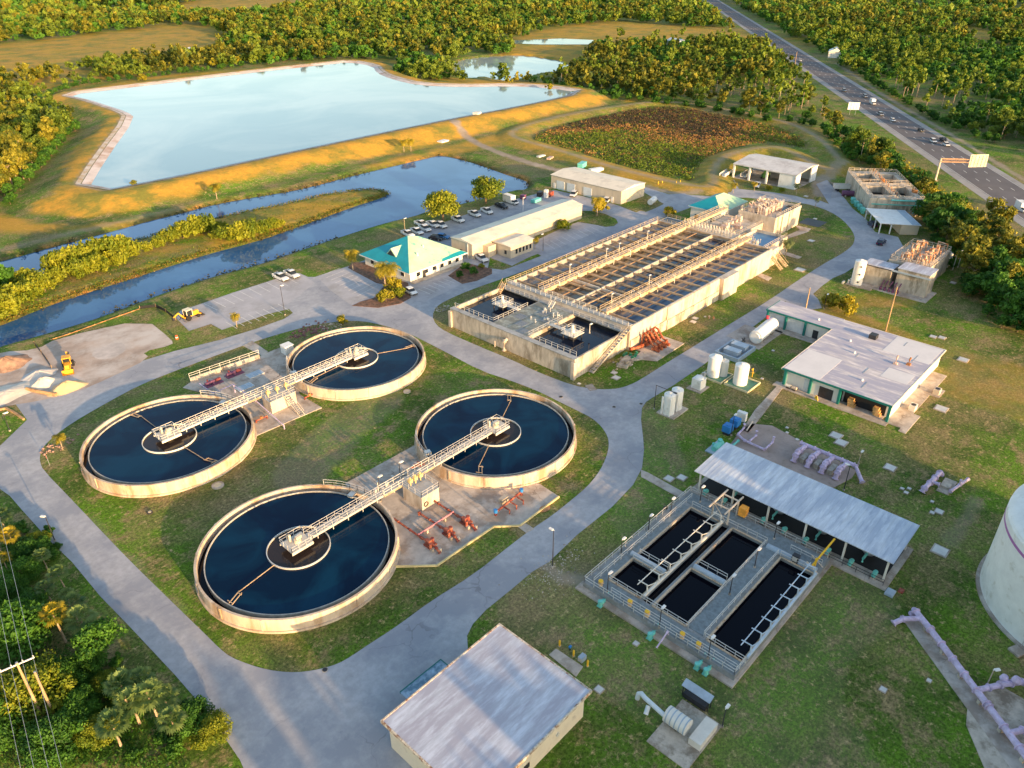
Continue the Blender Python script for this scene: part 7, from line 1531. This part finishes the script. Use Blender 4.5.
pl('palm0', 785, 258, 'green palm at the foot of the far right stairs', .95, 'palm_tree', 'palm'); pl('gold0', 845, 315, 'golden bush behind the teal framed wing, right and larger', 1.3, 'shrub', 'shrub'); pl('gold1', 832, 307, 'golden crowned small tree behind the teal framed wing, left', 1.0, 'shrub', 'shrub')
pl('gpalm1', 217, 199, 'golden palm on the bank between reservoir and canal, left', 1.15, 'palm_tree', 'palm'); pl('gpalm2', 404, 152, 'golden palm on the bank, left of the far pair', 1.1, 'palm_tree', 'palm'); pl('gpalm0', 411, 151, 'golden palm on the bank, right of the far pair', 1.1, 'palm_tree', 'palm')
pl('gold1', 134, 185, 'little golden bush on the reservoir shore, near left corner', .5, 'shrub', 'shrub', z=ZRES); pl('gold2', 549, 90, 'little golden tree on the far right rim of the reservoir', 1.0, 'shrub', 'shrub', z=ZRES); pl('gold0', 647, 96, 'golden round tree standing before the forest edge', 1.7, 'shrub', 'shrub'); pl('gold1', 142, 81, 'golden bush on the far bank of the reservoir', 1.2, 'shrub', 'shrub')
# lower left garden of palms and trees
for k, (key, u, v, s, n, c, l) in enumerate((('ngpalm', 3, 556, .8, 'palm_tree', 'palm', 'golden palm cut by the left edge'), ('ngpalm', 18, 556, .75, 'palm_tree', 'palm', 'golden topped leaning palm in the left thicket'), ('npalm', 8, 535, .8, 'palm_tree', 'palm', 'green palm behind the golden one, upper left thicket'),
    ('near0', 30, 560, .5, 'tree', 'tree', 'round green tree in the left thicket by the road'), ('npalm', 52, 602, .62, 'palm_tree', 'palm', 'grey green fan palm above the golden palm, left'), ('npalm', 66, 590, .7, 'palm_tree', 'palm', 'broad grey green palm nearest the road verge'), ('npalm', 70, 606, .5, 'palm_tree', 'palm', 'small grey green palm above the golden palm, right'),
    ('ngpalm', 66, 642, .95, 'palm_tree', 'palm', 'bright golden palm in the lower left garden'), ('npalm', 88, 640, .95, 'palm_tree', 'palm', 'green palm with golden top beside the bright golden one'), ('near2', 106, 662, 1.0, 'tree', 'tree', 'slim tree with a pale trunk leaning over the road edge'),
    ('near0', 18, 655, 1.0, 'tree', 'tree', 'large dark green tree at the left edge under the power lines'), ('near1', 40, 712, .95, 'tree', 'tree', 'large yellow green tree around the power poles'), ('near0', 0, 735, .8, 'tree', 'tree', 'dark tree in the very lower left corner'),
    ('npalm', 140, 724, .95, 'palm_tree', 'palm', 'spiky grey green palm at the bottom edge, left of the pair'), ('npalm', 160, 722, 1.0, 'palm_tree', 'palm', 'spiky grey green palm at the bottom edge, right of the pair'), ('near1', 214, 742, .5, 'tree', 'tree', 'small yellow green tree at the bottom beside the road'), ('npalm', 122, 748, .9, 'palm_tree', 'palm', 'palm below the bottom pair'), ('npalm', 180, 738, .8, 'palm_tree', 'palm', 'palm at the bottom edge nearest the road'),
    ('near0', 60, 752, .7, 'tree', 'tree', 'dark green tree at the bottom left between poles and palms'), ('near2', 120, 700, .55, 'tree', 'tree', 'thin young tree in the garden middle'), ('near1', 38, 548, .42, 'tree', 'tree', 'yellow green round tree at the verge beside the top thicket'), ('near0', 12, 600, .5, 'tree', 'tree', 'dark round tree at the left edge above the large one'),
    ('npalm', 128, 708, .9, 'palm_tree', 'palm', 'fan palm just above the bottom pair, left'), ('npalm', 150, 700, .85, 'palm_tree', 'palm', 'fan palm just above the bottom pair, right'), ('npalm', 172, 716, .8, 'palm_tree', 'palm', 'fan palm right of the bottom pair'), ('npalm', 78, 622, .75, 'palm_tree', 'palm', 'fan palm touching the bright golden one from above'), ('near1', 100, 742, .55, 'tree', 'tree', 'yellow green tree at the bottom edge, left of the fan palms'),
    ('near0', 84, 716, .5, 'tree', 'tree', 'round dark tree in the gap right of the power poles'), ('ngpalm', 10, 575, .6, 'palm_tree', 'palm', 'small golden palm low at the left edge'), ('npalm', 48, 570, .6, 'palm_tree', 'palm', 'green fan palm right of the top thicket'))):
    pl(key, u, v, l, s, n, c)
isl2 = 0
for k, (u, v, s, kk, l) in enumerate(((46, 556, .5, 'near2', 'slim green tree at the verge above the lamp post'), (28, 580, .5, 'near0', 'green tree between top thicket and fan palms'), (50, 622, .4, 'near1', 'yellow green bushy tree left of the bright golden palm'), (30, 620, .55, 'near0', 'dark tree above the large one at the left edge'), (110, 690, .42, 'near1', 'low yellow green tree between the slim tree and the fan palms'), (196, 728, .5, 'near0', 'round green tree at the bottom verge, left of the yellow green one'), (66, 690, .6, 'near0', 'full dark tree right of the power poles'), (90, 672, .45, 'near0', 'low dark tree below the slim leaning one'))):
    pl(kk, u, v, l, s)
rg = random.Random(11)
for k in range(34):
    u, v = rg.choice([(rg.uniform(60, 130), rg.uniform(650, 700)), (rg.uniform(10, 60), rg.uniform(530, 570)), (rg.uniform(85, 150), rg.uniform(690, 735)), (rg.uniform(100, 180), rg.uniform(690, 760))])
    pl('shrub', u, v, 'low green shrub in the lower left garden', rg.uniform(.5, 1.1), 'garden_shrub', 'shrub', group='low shrubs of the lower left garden')
# bushes of the canal island
isl = [(8,318,1.3),(22,308,1.25),(34,300,1.1),(6,296,1.1),(46,293,1.15),(28,290,1.1),(-12,305,1.2),(-30,320,1.2),(60,284,.9),(62,276,1.35),(74,271,1.35),(86,266,1.3),(98,262,1.3),(110,262,1.4),(122,259,1.35),(132,258,1.1),(80,279,1.1),(98,274,1.1),(115,268,1.0),(160,248,.7),(172,243,.9),(184,240,1.1),(196,236,1.25),(207,234,1.2),(217,240,.7),(230,242,1.0),(241,241,1.15),(253,238,1.15),(264,234,.8),(272,230,.75),(279,229,.6),(148,252,.6),(222,231,.6)]
for k, (u, v, s) in enumerate(isl): pl(('lime0', 'lime1', 'lime2', 'green1')[k % 4 if k % 9 == 3 or k % 4 < 3 else 0], u, v, 'bushy yellow green tree on the canal island', s, 'island_bush', 'bush', z=-.6, group='bushes of the canal island', hs=1.25)
# ---- woods
def inside(x, y, P):
    c = False; n = len(P)
    for i in range(n):
        a, b = P[i], P[i-1]
        if (a[1] > y) != (b[1] > y) and x < (b[0]-a[0])*(y-a[1])/(b[1]-a[1])+a[0]: c = not c
    return c
WOODS = [('left wood', ats([(-160,300),(-60,225),(0,205),(16,190),(38,166),(62,142),(80,124),(66,110),(40,108),(0,116),(-60,120),(-200,130)]), 'the wood left of the reservoir', ('amber', 'bushy', 'amber', 'amber'), 5.4),
    ('far bank wood', ats([(-200,112),(0,112),(36,104),(50,90),(80,84),(125,79),(256,63),(330,55),(352,52),(352,46),(256,50),(130,62),(60,70),(0,76),(-160,80)]), 'the wood on the far bank of the reservoir', ('amber', 'bushy', 'amber', 'gold'), 6.8),
    ('pond clump', ats([(398,76),(412,82),(440,82),(458,80),(456,68),(430,60),(404,62)]), 'the clump between reservoir and small pond', ('green', 'bushy', 'green', 'gold'), 6.),
    ('pond shrubs', ats([(458,82),(512,84),(540,84),(528,80),(496,82),(470,80)]), 'the shore of the small pond', ('bushy', 'gold', 'green', 'bushy'), 6.5),
    ('central forest', ats([(540,84),(560,90),(590,94),(617,98),(644,101),(672,103),(707,107),(737,113),(768,119),(795,118),(822,124),(836,138),(850,156),(862,165),(868,158),(852,140),(836,128),(822,114),(804,94),(792,80),(782,66),(780,56),(772,50),(740,44),(640,44),(606,48),(590,56),(570,72)]), 'the forest behind the dry basin', ('tall', 'amber', 'green', 'bushy'), 5.9),
    ('hedge strip', ats([(850,156),(866,160),(880,158),(893,167),(905,180),(925,197),(945,210),(965,225),(985,240),(1010,258),(1060,290),(1100,330),(1060,350),(1024,334),(1008,328),(990,318),(974,300),(966,284),(958,264),(948,250),(932,236),(924,216),(900,186),(870,170)]), 'the hedge strip between plant and highway', ('bushy', 'green', 'amber', 'green'), 4.8),
    ('right wood', ats([(840,66),(860,78),(888,92),(908,104),(933,119),(961,131),(993,140),(1024,145),(1100,172),(1300,170),(1200,60),(1024,44),(900,42),(820,44),(818,52)]), 'the wood beyond the highway', ('tall', 'green', 'bushy', 'green'), 7.)]
cands = []
rg = random.Random(21)
RESp = RESs
cam2 = lambda x, y: (_ca*x-_sa*y, _sa*x+_ca*y)
for wname, P, phrase, kinds, sp in WOODS:
    xs = [p[0] for p in P]; ys = [p[1] for p in P]; x = max(-500, min(xs))
    while x < min(max(xs), 1500):
        y = max(-900, min(ys))
        while y < min(max(ys), 1500):
            X, Y = x+rg.uniform(-.5, .5)*sp, y+rg.uniform(-.5, .5)*sp
            if inside(X, Y, P):
                d_, s__ = (Vector((X, Y, 0))-P0).dot(nrm), 0
                if not -9 < d_ < W_+12:
                    n_ = math.sin(X*.021+1)+math.sin(Y*.027)+math.sin((X+Y)*.013+2)
                    kd = kinds[min(3, int((n_+3)/6*4*.999)) if rg.random() < .65 else rg.randrange(4)]
                    cx, cy = cam2(X, Y)
                    if abs(cx) < cy*.80+25 and not (n_ < -.9 and rg.random() < .55 and wname != 'hedge strip'): cands.append((math.hypot(X, Y), X, Y, kd, phrase, rg.uniform(.55, 1.1)+(.35 if rg.random() < .22 else 0)))
            y += sp
        x += sp
EDGE = [([(545,86),(590,96),(617,100),(644,103),(672,106),(707,110),(737,116),(768,122),(800,124),(822,130),(838,146),(850,162)], 'the forest behind the dry basin'), ([(0,208),(16,193),(38,169),(62,144),(80,126)], 'the wood left of the reservoir'),
        ([(40,99),(80,86),(125,81),(256,65),(330,57)], 'the wood on the far bank of the reservoir'), ([(864,80),(890,94),(910,106),(935,121),(963,133),(1000,146)], 'the wood beyond the highway'), ([(930,240),(946,254),(956,268),(964,286),(974,302),(992,320),(1010,330),(1030,338)], 'the hedge strip between plant and highway')]
edge = []
for pp, ph in EDGE:
    Q = ats(pp)
    for a, b in zip(Q[:-1], Q[1:]):
        n_ = max(1, int(math.hypot(b[0]-a[0], b[1]-a[1])/5.5))
        for k in range(n_): t_ = (k+rg.random())/n_; edge.append((a[0]+(b[0]-a[0])*t_+rg.gauss(0, 1), a[1]+(b[1]-a[1])*t_+rg.gauss(0, 1), ph))
for X, Y, ph in edge: plant('green%d' % rg.randrange(3), X, Y, 'dark bush edging '+ph, rg.uniform(.45, .8), 'forest_edge_bush', 'bush', group='bushes at the foot of '+ph)
# forest carpets to the horizon
far = []
x = 0; sp = 15
def fieldn(X, Y): return math.sin(X*.0061+.5)*math.cos(Y*.0083)+.5*math.sin((X-Y)*.011)
for i in range(17000):
    r = math.sqrt(rg.uniform(560**2, 1200**2) if i < 7500 else rg.uniform(1200**2, 2500**2)); a = R_(43)+rg.uniform(-.66, .66); X, Y = r*math.cos(a), r*math.sin(a)
    d_ = (Vector((X, Y, 0))-P0).dot(nrm)
    if -14 < d_ < W_+18 or fieldn(X, Y) > .5 or inside(X, Y, FARP) or inside(X, Y, FAR2): continue
    if r < 900 and (inside(X, Y, grow(RESp, 40)) or any(inside(X, Y, w[1]) for w in WOODS)): continue
    if r < 640: continue
    if d_ > 0 and r < 760 and a > R_(43)+.05 and X < 500 : pass
    far.append((r, X, Y, rg.choice(('bushy', 'amber', 'green', 'bushy', 'green')), '', rg.uniform(.9, 1.6)*(1 if r < 1200 else 1.35)))
cands.sort(key=lambda c: c[0])
NIND = 285
kindname = {'amber': ('amber_tree', 'sunlit amber tree in '), 'bushy': ('bushy_tree', 'bushy olive tree in '), 'tall': ('tall_tree', 'tall thin trunked tree in '), 'green': ('green_tree', 'dark green tree in '), 'gold': ('golden_shrub', 'golden low tree in '), 'palm': ('palm_tree', 'palm in ')}
for d, X, Y, kd, ph, s in cands[:NIND*2]:
    nm, lb = kindname[kd]
    plant(f'{kd}{rg.randrange(3)}', X, Y, lb+ph, s*(1.25 if kd == 'gold' else 1), nm, 'tree', group=lb.split(' in')[0]+'s of '+ph, hs=rg.uniform(.85, 1.25))
def low(kd, seed): 
    R, H, z0, lob, mat = {'amber': (3.5, 5.0, 3.2, 8, 'amber'), 'bushy': (3.8, 4.6, 2.4, 9, 'olive'), 'tall': (2.9, 5.5, 6.5, 7, 'olive'), 'green': (3.6, 3.8, 1.6, 9, 'green'), 'gold': (3.4, 3.4, 1.4, 7, 'gold')}[kd]
    P, T, S, Nn, rng = crown_pts(seed, R, H, z0, lob, 20, .95); V = quads(P, S, rng, nrm_=Nn)
    if kd == 'tall':
        pass
    return V, T, mat
VLOWS = {}
def vlow(kd, seed):
    R, H, z0, lob, mat = {'amber': (4.2, 5.0, 2.4, 5, 'amber'), 'bushy': (4.4, 4.6, 2.0, 5, 'olive'), 'tall': (3.6, 6.5, 4.5, 5, 'olive'), 'green': (4.2, 4.2, 1.4, 5, 'green'), 'gold': (4, 4, 1.4, 5, 'gold')}[kd]
    P, T, S, Nn, rng = crown_pts(seed, R, H, z0, lob, 12, 1.7); return quads(P, S, rng, nrm_=Nn), T, mat
VLOWS = {k: [vlow(k, 400+i) for i in range(3)] for k in ('bushy', 'tall', 'green', 'gold', 'amber')}
LOWS = {k: [low(k, 300+i) for i in range(3)] for k in ('bushy', 'tall', 'green', 'gold', 'amber')}
rest = [(c, True) for c in cands[NIND*2:]]+[(c, False) for c in far]
bag = {}
for (d, X, Y, kd, ph, s), _n in rest:
    V, T, mat = (VLOWS if d > 1050 else LOWS)[kd][rg.randrange(3)]; a = rg.uniform(0, 6.28); c, n = math.cos(a), math.sin(a)
    W = V@np.array([[c, n, 0], [-n, c, 0], [0, 0, 1]])*np.array([s, s, s*rg.uniform(.85, 1.2)])+np.array([X, Y, 0])
    bag.setdefault(mat, []).append((W, np.clip(T+rg.uniform(-.3, .3), 0, 1)))
for mat, L in bag.items():
    me = mesh_np('distant_woods', np.concatenate([w for w, _ in L]), np.concatenate([t for _, t in L]), LEAF[mat]); o = bpy.data.objects.new('distant_woods', me); col.objects.link(o)
    tag(o, 'far off %s woods reaching to the horizon' % {'olive': 'olive', 'green': 'dark green', 'gold': 'golden', 'amber': 'amber brown'}[mat], 'woods', kind='stuff')
# trunks of the distant tall trees
m = MB()
for (d, X, Y, kd, ph, s), _n in rest:
    if kd == 'tall' and d < 620: m.bar((X, Y, 0), (X+.3, Y, 8*s), .35)
if m.v: tag(m.build('distant_trunks', BARKL), 'pale trunks of the far woods', 'trunks', kind='stuff')
# small stuff: clumps of a few leaves scattered over an area
def clumps(name, label, pts, mat, size, per=14, hgt=.5, seed=0, spread=.5):
    rng = np.random.RandomState(seed); pts = np.array(pts); n = len(pts); C = np.repeat(pts, per, 0)+rng.normal(size=(n*per, 3))*np.array([spread, spread, hgt*.5])+np.array([0, 0, hgt*.5])
    C[:, 2] = np.maximum(C[:, 2], np.repeat(pts[:, 2], per)+.05); T = np.clip(np.repeat(rng.uniform(0, 1, n), per)*.7+rng.uniform(0, .3, n*per), 0, 1)
    me = mesh_np(name, quads(C, size*rng.uniform(.6, 1.3, n*per), rng), T, mat); o = bpy.data.objects.new(name, me); col.objects.link(o); return tag(o, label, 'plants', kind='stuff')
SC = smooth_poly(SCRUB, 1); HH0 = min(.73*x+.68*y for x, y in SC); HH1 = max(.73*x+.68*y for x, y in SC); P = []; sx = [p[0] for p in SC]; sy = [p[1] for p in SC]
for i in range(9000):
    X, Y = rg.uniform(min(sx), max(sx)), rg.uniform(min(sy), max(sy))
    if inside(X, Y, SC):
        hh = (.73*X+.68*Y-HH0)/(HH1-HH0)+.17*math.sin(X*.06+math.sin(Y*.05)*1.5)+.07*math.sin(Y*.13)+rg.gauss(0, .09); P.append((X, Y, -.4, (0 if hh > .62 else (1 if hh > .42 else -2)) if rg.random() < .85 else rg.choice((0, 1, -2, -2))))
clumps('scrub', 'rusty dry scrub covering the dry basin floor', [p[:3] for p in P if p[3] > .3], LEAF['scrub'], .36, 10, .7, 1, .8)
clumps('scrub', 'dark heath plants covering the dry basin floor', [p[:3] for p in P if -1.0 < p[3] <= .3], leaf_mat('heath_leaf', (.035, .026, .022), (.13, .09, .04), .15), .36, 9, .5, 2, .8)
clumps('scrub', 'green scrub plants on the dry basin floor', [p[:3] for p in P if p[3] <= -1.0], LEAF['olive'], .38, 9, .6, 3, .8)
P = []; sx = [p[0] for p in ISLEs]; sy = [p[1] for p in ISLEs]
for i in range(14000):
    X, Y = rg.uniform(min(sx), max(sx)), rg.uniform(min(sy), max(sy))
    if inside(X, Y, ISLEs) and abs(cam2(X, Y)[0]) < cam2(X, Y)[1]*.8: P.append((X, Y, -.5))
clumps('marsh_plants', 'olive marsh plants covering the canal island', P[::2], leaf_mat('marsh_leaf', (.07, .08, .015), (.30, .20, .03), .2), .24, 9, .35, 4, .8); clumps('marsh_plants', 'dark marsh plants covering the canal island', P[1::2], LEAF['olive'], .24, 9, .35, 5, .8)
P = []
for lp, off in ((PONDs, .5), (ISLEs, .3)):
    for i in range(len(lp)):
        a, b = lp[i], lp[(i+1) % len(lp)]; L = math.hypot(b[0]-a[0], b[1]-a[1])
        for k in range(int(L/1.1)):
            t_ = rg.random(); X, Y = a[0]+(b[0]-a[0])*t_+rg.gauss(0, .5), a[1]+(b[1]-a[1])*t_+rg.gauss(0, .5)
            if math.sin(X*.11)+math.sin(Y*.17+X*.05) > -.2: P.append((X, Y, -1.1))
clumps('reeds', 'dark reeds fringing the canal banks', P, leaf_mat('reed_leaf', (.05, .055, .02), (.15, .12, .04), .2), .32, 10, .7, 6, .45)
P = []
for i in range(2600):
    u, v = rg.uniform(0, 225), rg.uniform(520, 768); X, Y = at(u, v)
    if u < 225 and v > 540+0 and u < (v-512)*.82 -14 or (u < 40 and v > 520 and u < v-515): P.append((X, Y, 0))
clumps('ground_cover', 'low leafy ground cover in the lower left garden', P, LEAF['green'], .16, 9, .35, 7, .5)
P = []
for i in range(1500):
    s_, o_ = rg.uniform(-80, 260), W_+rg.uniform(22, 30); p = P0+e*s_+nrm*o_
    P.append((p.x, p.y, 0))
me = None
I_HG = [(900,178),(925,193),(948,207),(968,222),(990,238),(1015,255)]
P = []
Q = ats([(872,142),(886,158),(902,172),(925,190),(948,205),(970,221),(992,238),(1020,258)])
for a, b in zip(Q[:-1], Q[1:]):
    for k in range(60): t_ = rg.random(); P.append((a[0]+(b[0]-a[0])*t_+rg.gauss(0, 1.3), a[1]+(b[1]-a[1])*t_+rg.gauss(0, 1.3), 0))
clumps('golden_hedge', 'golden low growth along the highway side of the hedge', P, LEAF['gold'], .42, 22, 2.4, 8, .9)

# unseen tree belt added beyond the right edge, sized to shade the plant
bl = []
for k in range(210):
    X, Y = rg.uniform(12, 122), rg.uniform(-64, -38)
    V, T, mat = LOWS['green'][rg.randrange(3)]; s = rg.uniform(1.7, 2.3); a = rg.uniform(0, 6.28); c, n = math.cos(a), math.sin(a)
    bl.append((V@np.array([[c, n, 0], [-n, c, 0], [0, 0, 1]])*np.array([s*.8, s*.8, s*1.4])+np.array([X, Y, 0]), T))
me = mesh_np('added_shade_belt', np.concatenate([w for w, _ in bl]), np.concatenate([t_ for _, t_ in bl]), LEAF['green']); o = bpy.data.objects.new('added_shade_belt', me); col.objects.link(o)
tag(o, 'unseen belt of tall green trees added to shade the plant', 'woods', kind='stuff')

# ================================================================ LIGHT, SKY, CAMERA
SUN_AZ = R_(84+180); SUN_EL = R_(9)
world = bpy.data.worlds.new('World'); scene.world = world; world.use_nodes = True; nt = world.node_tree
sky = nt.nodes.new('ShaderNodeTexSky'); sky.sky_type = 'NISHITA'; sky.sun_disc = False; sky.sun_elevation = SUN_EL; sky.sun_rotation = PI/2-SUN_AZ
sky.air_density = 1.0; sky.dust_density = 1.5; sky.ozone_density = 1.0
bg = nt.nodes['Background']; nt.links.new(sky.outputs[0], bg.inputs['Color']); bg.inputs['Strength'].default_value = .15
sl = bpy.data.lights.new('sun', 'SUN'); sl.energy = 3.9; sl.angle = R_(.6); sl.color = (1.0, .63, .30)
so = bpy.data.objects.new('sun', sl); col.objects.link(so)
sd = Vector((math.cos(SUN_AZ)*math.cos(SUN_EL), math.sin(SUN_AZ)*math.cos(SUN_EL), math.sin(SUN_EL))); so.rotation_euler = sd.to_track_quat('Z', 'Y').to_euler(); so.location = sd*200+Vector((0, 0, 0))
cam = bpy.data.cameras.new('camera'); co = bpy.data.objects.new('camera', cam); col.objects.link(co); scene.camera = co
cam.sensor_width = 36; cam.lens = F/1024*36; cam.clip_start = .5; cam.clip_end = 6000
co.matrix_world = Matrix.Translation((0, 0, CH)) @ Matrix.Rotation(R_(43-90), 4, 'Z') @ Matrix.Rotation(PI/2-TH, 4, 'X') @ Matrix.Rotation(RO, 4, 'Z')
scene.view_settings.view_transform = 'Standard'; scene.view_settings.look = 'None'; scene.view_settings.gamma = 1; scene.view_settings.use_curve_mapping = False
scene.view_settings.exposure = 1.45
scene.cycles.max_bounces = 5; scene.cycles.diffuse_bounces = 2; scene.cycles.glossy_bounces = 3; scene.cycles.transmission_bounces = 2; scene.cycles.use_denoising = True
scene.cycles.sample_clamp_indirect = 4
